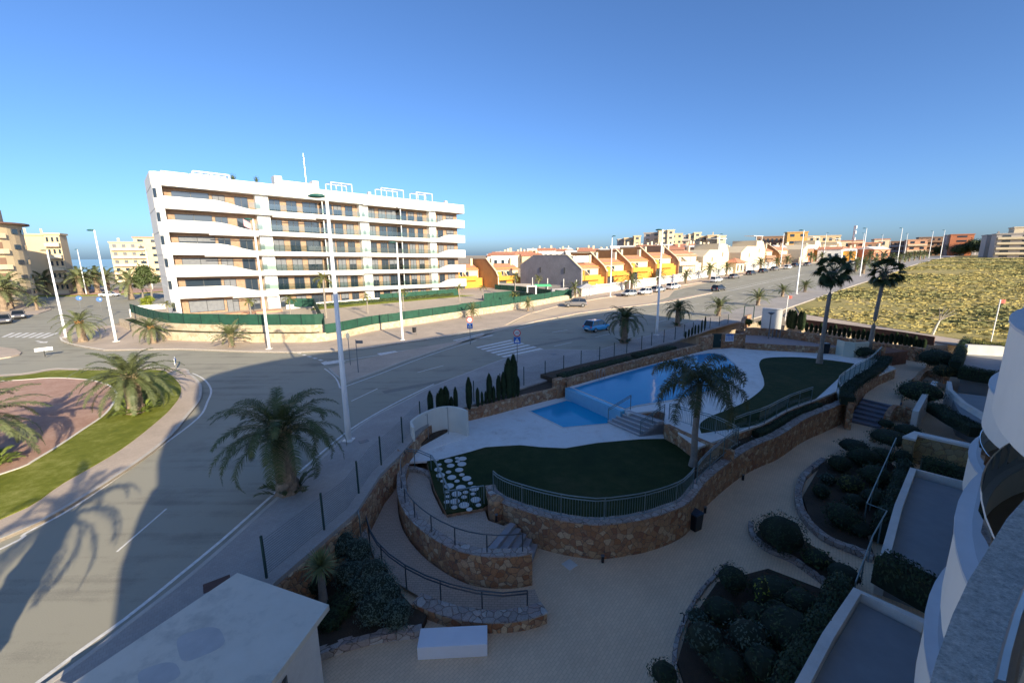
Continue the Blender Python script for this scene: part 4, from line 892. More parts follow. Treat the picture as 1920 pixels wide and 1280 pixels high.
x, y = P(330, 690, .15); t = thing('chevron_board', 'white roundabout chevron board seen edge-on at the island tip beside the stout palm', 'road sign', (x, y, .12), 2.2)
m = MB(); m.tube([(-.5, 0, 0), (-.5, 0, .9)], .03, 6); m.build('post', STEEL, t, local=True); m = MB(); m.tube([(.5, 0, 0), (.5, 0, .9)], .03, 6); m.build('post', STEEL, t, local=True); m = MB(); m.box((0, 0, .75), (1.5, .05, .5)); b_ = m.build('board', SIGNWHITE, t, local=True)
m = MB()
for i in range(3): m.bar((-.45 + i * .4, -.03, .6), (-.3 + i * .4, -.03, .75), .08, .02); m.bar((-.3 + i * .4, -.03, .75), (-.45 + i * .4, -.03, .9), .08, .02)
m.build('chevrons', SIGNBLUE, b_, local=True)
# litter bins on the far pavement
x, y = PT(777, 628, .13); t = thing('litter_bin', 'dark litter bin on the sunlit far pavement right of the middle lamp', 'litter bin', (x, y, .13), .4)
m = MB(); m.lathe([(.19, .35), (.22, .4), (.24, .95), (.22, .98)], 14); m.build('bucket', BLACKP, t, local=True); m = MB(); m.tube([(.27, 0, 0), (.27, 0, 1.1)], .03, 6); m.build('post', STEEL, t, local=True)

# --- cars
def car(label, cat, paint, L=4.1, W=1.76, H=1.5, hood=.95, kind='hatch'):
    "cars are lofted from side stations; x forward"
    t = thing('parked_car', label, cat); zb = .22; belt = .62 * H; hw = W / 2
    st = {'hatch': [(-.5, .55, .80, .80), (-.47, .35, .9, .93), (-.30, .26, .98, 1), (0, .24, .98, 1), (.22, .25, .98, 1), (.38, .28, .86, .97), (.47, .36, .74, .9), (.5, .5, .62, .78)],
          'sedan': [(-.5, .5, .84, .82), (-.47, .34, .92, .93), (-.3, .26, .97, 1), (0, .24, .97, 1), (.2, .25, .97, 1), (.37, .28, .86, .97), (.47, .36, .74, .9), (.5, .5, .62, .78)],
          'suv': [(-.5, .5, .86, .84), (-.47, .36, .96, .95), (-.3, .3, 1, 1), (0, .28, 1, 1), (.2, .28, 1, 1), (.38, .32, .93, .98), (.47, .4, .84, .92), (.5, .55, .7, .8)],
          'van': [(-.5, .4, .95, .9), (-.48, .32, 1, .97), (-.3, .28, 1, 1), (0, .26, 1, 1), (.25, .26, .98, 1), (.38, .28, .9, .98), (.47, .36, .8, .9), (.5, .5, .68, .78)]}[kind]
    b = MB(); V = []; F = []
    for (fx, z0, z1, k) in st:
        x = fx * L; w_ = hw * k; zt = belt * z1; z0 = z0 if z0 < .5 else z0 * .8
        V += [(x, -w_ * .9, z0), (x, -w_, z0 + .12), (x, -w_, (z0 + zt) / 2 + .05), (x, -w_ * .9, zt), (x, w_ * .9, zt), (x, w_, (z0 + zt) / 2 + .05), (x, w_, z0 + .12), (x, w_ * .9, z0)]
    n = len(st)
    for i in range(n - 1):
        for k in range(8): F.append((i * 8 + k, i * 8 + (k + 1) % 8, (i + 1) * 8 + (k + 1) % 8, (i + 1) * 8 + k))
    F += [tuple(range(8))[::-1], tuple((n - 1) * 8 + k for k in range(8))]
    b.add(V, F); b.build('body', paint, t, local=True, smooth=False, bevel=.05)
    cab = {'hatch': (-.46, -.36, .06, .26), 'sedan': (-.36, -.22, .06, .24), 'suv': (-.47, -.40, .08, .26), 'van': (-.485, -.44, .14, .33)}[kind]
    x0, x1, x2, x3 = [c * L for c in cab]; zt = H; zl = belt * .93; wb, wt = hw * .88, hw * .72
    g_ = MB(); g_.add([(x0, -wb, zl), (x3, -wb, zl), (x3, wb, zl), (x0, wb, zl), (x1, -wt, zt - .04), (x2, -wt, zt - .04), (x2, wt, zt - .04), (x1, wt, zt - .04)], [(0, 1, 5, 4), (1, 2, 6, 5), (2, 3, 7, 6), (3, 0, 4, 7), (4, 5, 6, 7)]); g_.build('windows', CARGLASS, t, local=True)
    r = MB(); r.add([(x1 - .03, -wt - .01, zt - .07), (x2 + .05, -wt - .01, zt - .07), (x2 + .05, wt + .01, zt - .07), (x1 - .03, wt + .01, zt - .07), (x1 + .1, -wt + .1, zt + .01), (x2 - .1, -wt + .1, zt), (x2 - .1, wt - .1, zt), (x1 + .1, wt - .1, zt + .01)], [(0, 1, 5, 4), (1, 2, 6, 5), (2, 3, 7, 6), (3, 0, 4, 7), (4, 5, 6, 7)])
    for s in (-1, 1):
        for (xa, xb) in ((x0, x1), (x3, x2), ((x0 + x3) * .5 - .1, (x1 + x2) * .5 - .05)): r.bar((xa, s * (wb + .005), zl), (xb, s * (wt + .005), zt - .05), .07, .04)
    r.build('roof', paint, t, local=True)
    wr = .31 if kind != 'suv' else .35
    for fx in (-.31, .31):
        for s in (-1, 1):
            m = MB(); m.tube([(fx * L, s * (hw - .2), wr), (fx * L, s * (hw + .005), wr)], wr, 18); wl = m.build('wheel', TYRE, t, local=True)
            m = MB(); m.tube([(fx * L, s * (hw - .02), wr), (fx * L, s * (hw + .015), wr)], wr * .62, 12); m.build('rim', RIM, wl, local=True)
    for s in (-1, 1):
        m = MB(); m.box((.475 * L, s * hw * .62, belt * .72), (.16, .32, .13)); m.build('headlight', SIGNWHITE, t, local=True)
        m = MB(); m.box((-.485 * L, s * hw * .72, belt * .78), (.12, .22, .2)); m.build('tail_light', SIGNRED, t, local=True)
        m = MB(); m.box((.17 * L, s * (hw + .08), belt + .02), (.12, .16, .12)); m.build('wing_mirror', paint, t, local=True)
    m = MB(); m.box((-.497 * L, 0, belt * .55), (.05, .5, .11)); m.build('number_plate', SIGNWHITE, t, local=True)
    m = MB(); m.box((.495 * L, 0, belt * .45), (.06, W * .55, .16)); m.build('grille', BLACKP, t, local=True)
    return t
def paint(n, c, r=.28): return mat(n, c, r, .03, 1, coat=.6, obj=True)
PB, PGY, PW, PS, PD_, PBL = paint('blue car paint', (.03, .30, .58)), paint('grey car paint', (.17, .16, .16)), paint('white car paint', (.72, .72, .72)), paint('silver car paint', (.34, .36, .38)), paint('dark car paint', (.03, .035, .045)), paint('dark blue car paint', (.02, .035, .08))
UP = math.atan2(EA.y, EA.x)
t = car('small bright blue hatchback driving uphill past the zebra crossing', 'car', PB, 4.0, 1.74, 1.52); t.name = 'moving_car'; x, y = P(1119, 620, 0); place(t, x, y, .01, UP + .02)
t = car('grey brown crossover parked alone on the tan parking strip', 'car', PGY, 4.4, 1.82, 1.62, kind='suv'); t.name = 'parked_car'; x, y = PT(1079, 575); place(t, x, y, T(x, y) + .03, math.pi - .12)
CW = car('white hatchback parked second from the left beside the white wall', 'car', PW, 4.1, 1.75, 1.5); CS = car('silver hatchback parked first on the left beside the white wall, behind a palm', 'car', PS, 4.2, 1.77, 1.48)
CD = car('dark hatchback parked under the palms before the tiled gatehouse', 'car', PD_, 4.2, 1.77, 1.48); CV = car('white crossover parked right of the tall lamp, with dark glass', 'car', PW, 4.4, 1.82, 1.66, kind='suv'); CG = car('grey saloon parked before the white wall, right of the white car with the dark boot', 'car', PGY, 4.5, 1.78, 1.43, kind='sedan')
CG2 = 'cars parked up the far side of the street'
def pc(src, u, v, rz=UP, label=None, first=False):
    x, y = PT(u, v)
    t = src if first else dup(src, (0, 0, 0), label=label)
    place(t, x, y, T(x, y) + .02, rz); t['group'] = CG2; t.rotation_euler = (0, -.035, rz); return t
pc(CS, 1179, 555, UP + math.pi, first=True); pc(CW, 1208, 552, UP + math.pi, first=True); pc(CV, 1262, 542, UP, first=True); pc(CG, 1376, 522, UP, first=True); pc(CD, 1408, 515, UP, first=True)
pc(CS, 1234, 547, UP, 'silver hatchback parked between the two white cars left of the tall lamp'); pc(CV, 1343, 529, UP, 'white crossover parked in front of the grey saloon, lower left of it')
pc(CD, 1431, 511, UP, 'second dark car of the uphill parked row'); pc(CG, 1452, 507, UP, 'dark saloon right behind the second dark car'); pc(CW, 1477, 504, UP, 'white hatchback parked before the cream gables'); pc(CD, 1491, 500, UP, 'dark car parked right of the white hatchback uphill'); pc(CG, 1514, 498, UP, 'dark blue saloon at the upper end of the parked row')
pc(CD, 1590, 506, UP, 'dark car half hidden by the left fan palm crown'); pc(CW, 1640, 494, UP, 'pale car near the hill top under the palms'); pc(CW, 1598, 495, UP, 'pale car behind the lamp post between the fan palms'); pc(CD, 1347, 545, UP, 'dark car driving on the street behind a sunlit palm')
x, y = PT(36, 597); place(dup(CG, (0, 0, 0), label='dark glazed grey saloon parked at the left kerb, the rear one'), x, y, .02, -.75); x, y = PT(8, 606); place(dup(CG, (0, 0, 0), label='grey saloon parked at the left edge of the photo'), x, y, .02, -.75)
x, y = PT(206, 556); place(dup(CG, (0, 0, 0), label='white saloon driving round the far roundabout'), x, y, .02, .2)
for c in CG.children: pass
x, y = PT(100, 536); place(dup(CW, (0, 0, 0), label='pale car beyond the palms before the beige block'), x, y, .02, .2)
CG['label'] = 'grey saloon parked before the white wall, right of the white car with the dark boot'
# white saloon round the far roundabout gets its own paint
for o in COL.objects:
    if o.parent and o.parent.get('label') == 'white saloon driving round the far roundabout' and o.name.startswith(('body', 'roof', 'wing')):
        o.data = o.data.copy(); o.data.materials[0] = PW
# ================================================================== THE POOL GARDEN
ZP, ZL, ZU, ZT = -1.8, -.75, .08, -.6      # plaza, lower lawn and deck, upper deck, building terraces
def G(pts, z): return [P(u, v, z) for u, v in pts]
# plaza floor
pl = [(-14, -6), (-12, 3)] + G([(500, 1090), (700, 900), (880, 800)], ZP) + [(30, 42), (46, 38), (30, 6), (8, -8)]
a = MB(); a.prism(pl, -2.2, ZP); struct(a, 'garden_paving', PLAZA)

# big curved retaining wall (outer top edge set by image pixels of its foot)
foot = [(912, 968), (920, 985), (945, 1003), (980, 1017), (1012, 1028), (1053, 1039), (1090, 1045), (1127, 1048), (1186, 1040), (1226, 1030), (1266, 1014), (1292, 995), (1319, 955), (1350, 925), (1385, 897), (1420, 877), (1459, 860), (1504, 829), (1545, 810), (1584, 792)]
W1 = resample(cr(G(foot, ZP), 4), .3)
t = thing('retaining_wall', 'long curved red stone retaining wall under the lower lawn, running to the dark steps', 'wall', (*W1[0], ZP))
def w1top(d): return -.30 - .1 * min(1, max(0, (d - 9) / 4)) + .15 * min(1, max(0, (d - 16) / 8))
m = MB(); m.wall(W1, .42, ZP - .2, w1top, jit=.025); m.build('masonry', STONE, t)
m = MB(); m.wall(offset(W1, -.02), .46, lambda d: w1top(d) + .0, lambda d: w1top(d) + .05, jit=.02); m.build('capping', STONECAP, t)
m = MB(); x, y = P(926, 945, -.5); m.lathe([(.36, -1.4), (.36, .12), (.3, .2)], 14, (x + .1, y, -.4)); m.build('end_pillar', STONE, t)

# lower lawn and deck
inner = offset(W1, .40)
lawn_edge = G([(800, 862), (830, 858), (880, 845), (910, 836), (975, 832), (1015, 836), (1060, 838), (1120, 828), (1200, 821), (1235, 815)], ZL)
lw = inner[2:int(len(inner) * .62)]
lawn = lawn_edge + G([(1260, 830), (1300, 850)], ZL) + lw[::-1] + G([(905, 950), (838, 962), (815, 915)], ZL)
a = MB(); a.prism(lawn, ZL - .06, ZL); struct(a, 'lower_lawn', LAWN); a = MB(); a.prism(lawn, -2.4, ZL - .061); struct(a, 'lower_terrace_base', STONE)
lowdeck = G([(745, 868), (776, 846), (772, 810), (800, 785), (881, 783), (1057, 738), (1150, 700), (1240, 762), (1240, 818)], ZL)[:6] + G([(1100, 740), (1240, 770), (1245, 822)], ZL)
lowdeck = lowdeck + G([(1200, 823), (1120, 830), (1060, 840), (1015, 838), (975, 834), (910, 838), (880, 847), (830, 860), (800, 864)], ZL)
a = MB(); a.prism(lowdeck, ZL - .1, ZL + .02); struct(a, 'lower_pool_deck', DECK)
POOLW = mat('pool wall blue tiles', (.10, .42, .62), .25, .06, 6)
WATER = watermat('pool water', (.003, .36, .62), 1.5); WATER2 = watermat('deep pool water', (.002, .30, .54), .9)
lp = G([(990, 771), (1062, 750), (1150, 776), (1143, 795), (1055, 803)], ZL)
a = MB(); a.prism(offset(lp + [lp[0]], .0)[:-1], ZL - .1, ZL + .035); struct(a, 'lower_pool_rim', CONCRETE_W)
cx_ = sum(p[0] for p in lp) / 5; cy_ = sum(p[1] for p in lp) / 5
a = MB(); a.prism([(cx_ + (x - cx_) * .94, cy_ + (y - cy_) * .94) for x, y in lp], ZL, ZL + .045); struct(a, 'lower_pool_water', WATER)

# upper terrace
upt = G([(1060, 727), (1140, 704), (1240, 678), (1330, 655), (1372, 652), (1471, 658), (1570, 662), (1640, 672), (1680, 690)], ZU) + [offset(W1, 1.0)[int(len(W1) * f)] for f in (.96, .93, .9, .87, .85, .82, .8, .77, .75, .72, .7, .67, .65)] + G([(1310, 838), (1245, 790), (1248, 772), (1238, 768), (1178, 775), (1163, 765)], ZU)
a = MB(); a.prism(upt, ZU - .12, ZU); struct(a, 'upper_pool_deck', DECK); a = MB(); a.prism(upt, -2.4, ZU - .121); struct(a, 'upper_terrace_base', STONE)
ul = cr(G([(1428, 700), (1424, 680), (1440, 671), (1500, 670), (1560, 676), (1602, 682)], ZU) , 5) + [offset(W1, 1.06)[int(len(W1) * f)] for f in (.93, .9, .87, .85, .82, .8, .77, .75, .72, .69)] + cr(G([(1315, 812), (1312, 796), (1330, 782), (1365, 768), (1400, 752), (1430, 728), (1432, 712), (1428, 700)], ZU), 4)[:-1]
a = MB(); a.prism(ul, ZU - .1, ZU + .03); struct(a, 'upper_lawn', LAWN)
i0_, i1_ = int(len(W1) * .62), int(len(W1) * .97); a = MB(); a.prism(offset(W1, .4)[i0_:i1_] + offset(W1, 1.05)[i0_:i1_][::-1], -2, -.42); struct(a, 'trough_soil', SOIL)
# raised pool: walls, rim and water (its near edge spills over the blue wall)
pool = cr(G([(1069, 729), (1130, 711), (1240, 679), (1330, 661), (1372, 672)], ZU), 3)[:-1] + cr(G([(1385, 688), (1378, 705), (1345, 728), (1290, 745), (1240, 755), (1190, 763), (1168, 770)], ZU), 4)
pool_t = thing('swimming_pool', 'large blue swimming pool with a spill-over blue wall above the small square pool', 'swimming pool', (*pool[0], ZU))
m = MB(); m.prism(pool, ZL + .03, ZU + .05); m.build('pool_rim', CONCRETE_W, pool_t)
cx_ = sum(p[0] for p in pool) / len(pool); cy_ = sum(p[1] for p in pool) / len(pool)
m = MB(); m.prism([(cx_ + (x - cx_) * .965, cy_ + (y - cy_) * .955) for x, y in pool], ZU, ZU + .062); m.build('water', WATER2, pool_t)
e0, e1 = P(1062, 728, ZU), P(1166, 772, ZU); d_ = (Vector(e1) - Vector(e0)).normalized(); nn = Vector((d_.y, -d_.x))
m = MB(); m.prism([tuple(Vector(e0) + nn * .06), tuple(Vector(e1) + nn * .06), tuple(Vector(e1) + nn * .0 - nn * .3), tuple(Vector(e0) - nn * .3)], ZL, ZU + .055); m.build('spill_wall', POOLW, pool_t)
m = MB(); m.prism([tuple(Vector(e0) + nn * .12), tuple(Vector(e1) + nn * .12), tuple(Vector(e1) - nn * .02), tuple(Vector(e0) - nn * .02)], ZL, ZU + .02); m.build('overflow_ledge', mat('light blue ledge tiles', (.25, .52, .68), .3, .05, 4), pool_t)
def ladder(u, v, z, lb, rz):
    x, y = P(u, v, z); t = thing('pool_ladder', lb, 'pool ladder', (x, y, z), rz); m = MB()
    for s in (-.25, .25): m.tube([(s, .35, .05), (s, .3, .75), (s, .1, .88), (s, -.1, .75), (s, -.15, -.3)], .022, 8)
    m.build('side_rails', STEEL, t, local=True); m = MB(); m.box((0, -.15, -.05), (.5, .08, .03)); m.build('step', STEEL, t, local=True)
ladder(1127, 712, ZU + .06, 'steel ladder on the far edge of the big pool, near the spill wall', .3)
ladder(1370, 700, ZU + .06, 'steel ladder on the right edge of the big pool behind the queen palm', -1.9)
# pool steps
STEPM = mat('grey step stone', (.36, .35, .36), .75, .12, 3); NOSE = mat('pale step nosing', (.62, .60, .58), .7, .08, 3)
t = thing('pool_steps', 'grey stone steps between the small pool and the upper deck', 'steps', (*P(1200, 790, ZL), ZL)); a0, a1, b0, b1 = [Vector(p) for p in (P(1140, 793, ZL), P(1199, 819, ZL), P(1178, 770, ZU), P(1243, 790, ZU))]
for i in range(5):
    k = i / 5; k2 = (i + 1) / 5
    q = [a0.lerp(b0, k), a1.lerp(b1, k), b1 + (b1 - a1) * .1, b0 + (b0 - a0) * .1]
    m = MB(); m.prism([tuple(p) for p in q], ZL - .2, ZL + (i + 1) * (ZU - ZL) / 5 + .004 * i); m.build('step', STEPM, t); f0, f1 = q[0], q[1]; m = MB(); zz = ZL + (i + 1) * (ZU - ZL) / 5 + .004 * i; m.bar((f0.x, f0.y, zz), (f1.x, f1.y, zz), .1, .03); m.build('nosing', NOSE, t)
def railing(label, path, z, h=1.0, post=1.2, balusters=True, name='railing', matr=None, rails=2, group=None, glass=False, gap=.11):
    "path is 2-D or 3-D; z number or None when the path is 3-D"
    pth = [tuple(p) if len(p) == 3 else (p[0], p[1], z) for p in path]; t = thing(name, label, 'railing', pth[0], 0, group); mr = matr or RAIL
    for i in range(rails):
        zz = h - i * .12; m = MB(); off = .05 * (1 if i else 0); m.tube([(x, y, q + zz) for x, y, q in pth], .024, 8); m.build('handrail', mr, t)
    if balusters or glass:
        m = MB(); m.tube([(x, y, q + .1) for x, y, q in pth], .015, 6); m.build('bottom_rail', mr, t)
    L = pathlen(pth); n = max(1, round(L / post))
    for i in range(n + 1):
        p, _ = along(pth, L * i / n * .999); m = MB(); m.tube([(p.x, p.y, p.z - .05), (p.x, p.y, p.z + h)], .024, 8); m.build('post', mr, t)
    if balusters:
        m = MB(); k = int(L / gap)
        for i in range(k): p, _ = along(pth, L * (i + .5) / k); m.tube([(p.x, p.y, p.z + .1), (p.x, p.y, p.z + h - .1)], .008, 4)
        m.build('balusters', mr, t)
    if glass:
        m = MB(); Q = resample(pth, .5)
        for a, b in zip(Q, Q[1:]): m.quad((a[0], a[1], a[2] + .12), (b[0], b[1], b[2] + .12), (b[0], b[1], b[2] + h - .1), (a[0], a[1], a[2] + h - .1))
        m.build('glass_panel', BALGLASS, t)
    return t
railing('short handrail left of the pool steps beside the small pool', [(*P(1140, 793, ZL), ZL), (*P(1182, 768, ZU), ZU)], None, 1.0, 3, False)
railing('balustrade down the right side of the pool steps', [(*P(1200, 818, ZL), ZL), (*P(1245, 787, ZU), ZU)], None, 1.0, 1.0)
railing('balustrade between the pool steps and the corner of the upper lawn', cr(G([(1254, 786), (1300, 800), (1340, 812), (1378, 832)], ZU), 3), ZU, 1.0, 1.5, group=None)
# stone wall under the upper lawn corner
Q = resample(cr(G([(1245, 822), (1260, 830), (1300, 850), (1340, 868), (1372, 878)], ZL), 4), .3)
t = thing('retaining_wall', 'short red stone wall between the lower and the upper lawn, by the queen palm', 'wall', (*Q[0], ZL)); m = MB(); m.wall(Q, .3, ZL - .3, ZU + .06, jit=.02); m.build('masonry', STONE, t)
# lawn railing on the curved wall
r1 = [offset(W1, .25)[i] for i in range(3, int(len(W1) * .60), 2)]
n1 = int(len(r1) * .72)
railing('curved double handrail railing round the lower lawn on the stone wall', r1[:n1], -.3, 1.0, 1.6)
railing('railing climbing along the flower trough above the curved wall', [(x, y, -.3 + .38 * i / len(r1[n1:])) for i, (x, y) in enumerate(r1[n1:])], None, 1.0, 1.4, balusters=False, glass=True)
# street side retaining wall under the pavement edge
Qf = offset(FENCE, -.25); t = thing('pavement_retaining_wall', 'stone wall holding the pavement edge beside the ramp planting', 'wall', (*Qf[1], -1)); m = MB(); m.wall(Qf[:9], .25, -2.6, -.03, side=-1); m.build('masonry', STONE, t)
r2 = [offset(W1, 1.0)[int(len(W1) * f)] for f in (.62, .66, .70, .74, .78, .82, .86, .90)]
railing('long glass railing along the upper lawn behind the low hedge', r2, ZU, 1.0, 1.6, balusters=False, glass=True)
r3 = cr(G([(1572, 745), (1571, 728), (1600, 706), (1630, 688), (1650, 668)], .35), 3)
railing('curved glass railing on the planter under the right fan palm', r3, .3, 1.0, 1.4, balusters=False, glass=True)
t = thing('planter_wall', 'low red stone planter wall carrying the glass railing near the steps', 'wall', (*r3[0], 0)); m = MB(); m.wall(resample(offset(r3, -.9), .4), .35, -1.9, .15, jit=.02); m.build('masonry', STONE, t)
hedge('dark creeping hedge on the planter beside the steps, under the curved glass railing', resample(offset(r3, -.5), .5), .9, .45, .1, DARKSHRUB, 121)
hedge('low dark hedge in the trough between the long glass railing and the stone wall', [offset(W1, .7)[i] for i in range(int(len(W1) * .68), int(len(W1) * .93), 2)], .5, .42, -.42, DARKSHRUB, 122)
random.seed(5)
fb = thing('flower_trough', 'narrow soil trough with tiny white flowers beside the climbing railing', 'planter', (*W1[0], -.3)); seg = [offset(W1, .46)[i] for i in range(int(len(W1) * .46), int(len(W1) * .66))]
m = MB(); m.wall(seg, .3, -.6, -.28); m.build('soil', SOIL, fb)
m = MB()
for i in range(90): p, _ = along(seg, random.uniform(0, pathlen(seg))); leafblob(m, (p.x + random.uniform(-.05, .15), p.y + random.uniform(0, .15), -.22), (.08, .08, .06), 5, .03)
m.build('leaves', DARKSHRUB, fb)
m = MB()
for i in range(26): p, _ = along(seg, random.uniform(0, pathlen(seg))); leafblob(m, (p.x + .05, p.y + .1, -.12), (.05, .05, .03), 3, .03)
m.build('white_flowers', SIGNWHITE, fb)
# stepping stones
st = MB(); random.seed(3)
SS = [(819, 862, 0), (841, 864, 1), (857, 859, 0), (858, 865, 0), (867, 860, 1), (824, 871, 0), (845, 873, 1), (866, 870, 1), (822, 880, 1), (861, 881, 1), (841, 885, 0), (826, 891, 1), (866, 890, 0), (847, 895, 1), (875, 897, 1), (830, 902, 0), (857, 902, 0), (842, 911, 1), (882, 906, 0), (864, 914, 1), (889, 916, 1), (839, 922, 0), (856, 926, 1), (873, 923, 0), (887, 926, 0), (840, 931, 0), (870, 932, 0), (853, 940, 1), (892, 937, 1), (838, 941, 0), (870, 947, 1), (852, 951, 0), (897, 947, 0), (880, 955, 0)]
for i, (u, v, b) in enumerate(SS):
    x, y = P(u, v, ZL); r = random.uniform(.20, .24) if b else random.uniform(.11, .14); st = MB(); st.lathe([(r, 0), (r, .02), (r * .93, .03)], 18, (0, 0, 0))
    o = st.build('stepping_stone', CONCRETE_W); o.location = (x, y, ZL + .005)
    tag(o, '%s white stepping stone, %s from the shower wall end towards the gate' % ('large' if b else 'small', ORD[i]), 'stepping stone', 'round stepping stones')
# curved white shower wall
sw_ = cr(G([(780, 850), (777, 842), (779, 836), (800, 822), (830, 811), (856, 811), (876, 818)], ZL), 5)
t = thing('shower_wall', 'curved white shower screen wall standing on the lower pool deck', 'wall', (*sw_[0], ZL)); m = MB(); m.wall(sw_, .14, ZL, lambda d: ZL + 1.55 + .12 * math.sin(d * .5), side=1); m.build('screen', mat('cream white shower render', (.72, .70, .62), .6, .05, 1), t)
for (u, v) in [(806, 826), (843, 812)]:
    x, y = P(u, v, ZL); x -= .05; y -= .12; m = MB(); m.tube([(x, y, ZL), (x, y, ZL + 1.75), (x - .04, y - .3, ZL + 1.78)], .022, 8); m.build('shower_pipe', STEEL, t)
m = MB(); m.prism(G([(780, 852), (806, 829), (843, 815), (876, 820)], ZL), ZL, ZL + .05); m.build('tray', DECK, t)
# second shower wall on the upper deck
sw2_ = G([(1566, 664), (1580, 668), (1600, 670), (1626, 669)], ZU)
t = thing('shower_wall', 'pale angled shower wall beside the left fan palm on the upper deck', 'wall', (*sw2_[0], ZU)); m = MB(); m.wall(sw2_, .15, ZU, ZU + 1.45); m.wall([sw2_[0], (sw2_[0][0] + .3, sw2_[0][1] - 1.0)], .14, ZU, ZU + 1.4); m.build('screen', mat('pale grey green shower render', (.58, .60, .50), .6, .05, 1), t)
# planter walls beside the street
def swall(label, pts, z0, zt, th=.35, z=None, mt=STONE, jit=.02, cap=None, name='stone_wall'):
    Q = resample(cr(G(pts, z if z is not None else z0), 3), .4); t = thing(name, label, 'wall', (*Q[0], z0)); m = MB(); m.wall(Q, th, z0 - .3, zt, jit=jit); m.build('masonry', mt, t)
    if cap: m = MB(); m.wall(offset(Q, -.02), th + .04, zt if not callable(zt) else 0, zt + cap); m.build('capping', STONECAP, t)
    return t, Q
_, QA = swall('red stone planter wall under the cypresses behind the white deck', [(876, 790), (930, 777), (985, 762), (1040, 748), (1057, 744)], ZL, 0.05)
swall('square stone pillar where the pool terraces meet', [(1046, 748), (1064, 742)], ZL, .72, .6, z=ZL)
_, QB = swall('red stone planter wall along the far side of the big pool', [(1064, 725), (1140, 703), (1240, 676), (1300, 661), (1322, 655)], ZU, .72)
m = MB(); m.prism(offset(QA, .1) + offset(QA, 2.2)[::-1], -2, 0.02); struct(m, 'cypress_planter_soil', SOIL)
m = MB(); m.prism(offset(QB, .1) + offset(QB, 3.0)[::-1], -2, .45); struct(m, 'pool_planter_soil', SOIL)
m = MB(); m.prism(G([(776, 850), (745, 868), (700, 905), (660, 965), (560, 1060), (540, 1140), (620, 1000), (700, 890), (770, 800), (880, 765), (880, 800)], -.9)[:6] + G([(530, 1060), (640, 940), (700, 868), (745, 822), (800, 775), (884, 765)], 0), -2.2, -.55); struct(m, 'ramp_planter_soil', SOIL)
swall('low stone edging between the street fence and the curved white wall', [(745, 862), (760, 836), (775, 820)], -.5, .12, .3, z=0)
hedge('rosemary like hedge on the planter before the big pool, left stretch', resample([tuple(Vector(p)) for p in offset(QB, .8)][:int(len(QB) * .45)], .5), .9, .5, .4, DARKSHRUB, 123)
hedge('rosemary like hedge on the planter before the big pool, right stretch', resample([tuple(Vector(p)) for p in offset(QB, .9)][int(len(QB) * .48):int(len(QB) * .78)], .5), 1.0, .6, .4, DARKSHRUB, 124)
swall('rough stone tower wall beside the dark gate at the end of the pool planter', [(1318, 658), (1336, 652)], ZU, 1.5, .5)
swall('rough stone wall right of the dark gate, under the blue and white notice', [(1352, 651), (1375, 652), (1396, 652)], ZU, 1.55, .5)
x, y = P(1344, 652, ZU); t = thing('garden_gate', 'dark metal gate in the rough stone wall at the end of the pool', 'gate', (x, y + .2, ZU)); m = MB(); m.box((0, 0, .75), (1.0, .06, 1.5)); m.build('panel', DARKGREEN, t, local=True); m = MB(); m.box((.38, -.05, .8), (.04, .05, .16)); m.build('handle', STEEL, t, local=True)
x, y = P(1364, 640, 1.2); t = thing('pool_notice', 'white notice with rows of blue pictograms on the stone wall beside the dark gate', 'notice board', (x, y - .35, 1.35), .05)
m = MB(); m.box((0, 0, .3), (.85, .03, .75)); b_ = m.build('board', SIGNWHITE, t, local=True); m = MB()
for i in range(5):
    for j in range(3): m.box((-.3 + i * .15, -.02, .12 + j * .19), (.09, .01, .12))
m.build('pictograms', SIGNBLUE, b_, local=True); m = MB(); m.box((0, -.02, .62), (.8, .01, .08)); m.build('heading_bar', SIGNBLUE, b_, local=True)
# ramp path and walls beyond the upper deck
swall('red stone wall along the far edge of the upper pool deck', [(1396, 654), (1440, 657), (1500, 660), (1568, 664)], ZU, .72, .3)
m = MB(); m.prism(G([(1390, 640), (1450, 643), (1560, 652), (1640, 664), (1640, 655), (1530, 641), (1470, 632), (1399, 624)], .6), -2, .5); struct(m, 'upper_ramp', mat('mauve ramp paving', (.40, .30, .27), .8, .1, 2, fine=.2))
_, QC = swall('long sunlit red stone wall behind the upper pool deck and the fan palms', [(1398, 628), (1430, 629), (1467, 633), (1527, 642), (1600, 652), (1655, 662)], .5, 1.35, .35)
swall('lower stretch of red stone wall at the top of the right garden path', [(1655, 664), (1700, 670), (1728, 675)], -.7, .55, .35, z=-.6)
m = MB(); m.prism(offset(QC, .3) + offset(QC, 3.5)[::-1], -2, .45); struct(m, 'hedge_bed_soil', mat('red brown soil', (.17, .075, .04), .9, .3, 3, fine=.3))
t = thing('timber_screen', 'low brown board screen behind the row of thin cypresses', 'fence', (*QC[-1], .5)); Q = resample(G([(1500, 611), (1560, 619), (1620, 628), (1690, 638), (1750, 648)], .2), 2); m = MB(); m.wall(Q, .05, .2, 1.15); m.build('boards', mat('brown screen boards', (.13, .055, .03), .8, .3, 8), t)
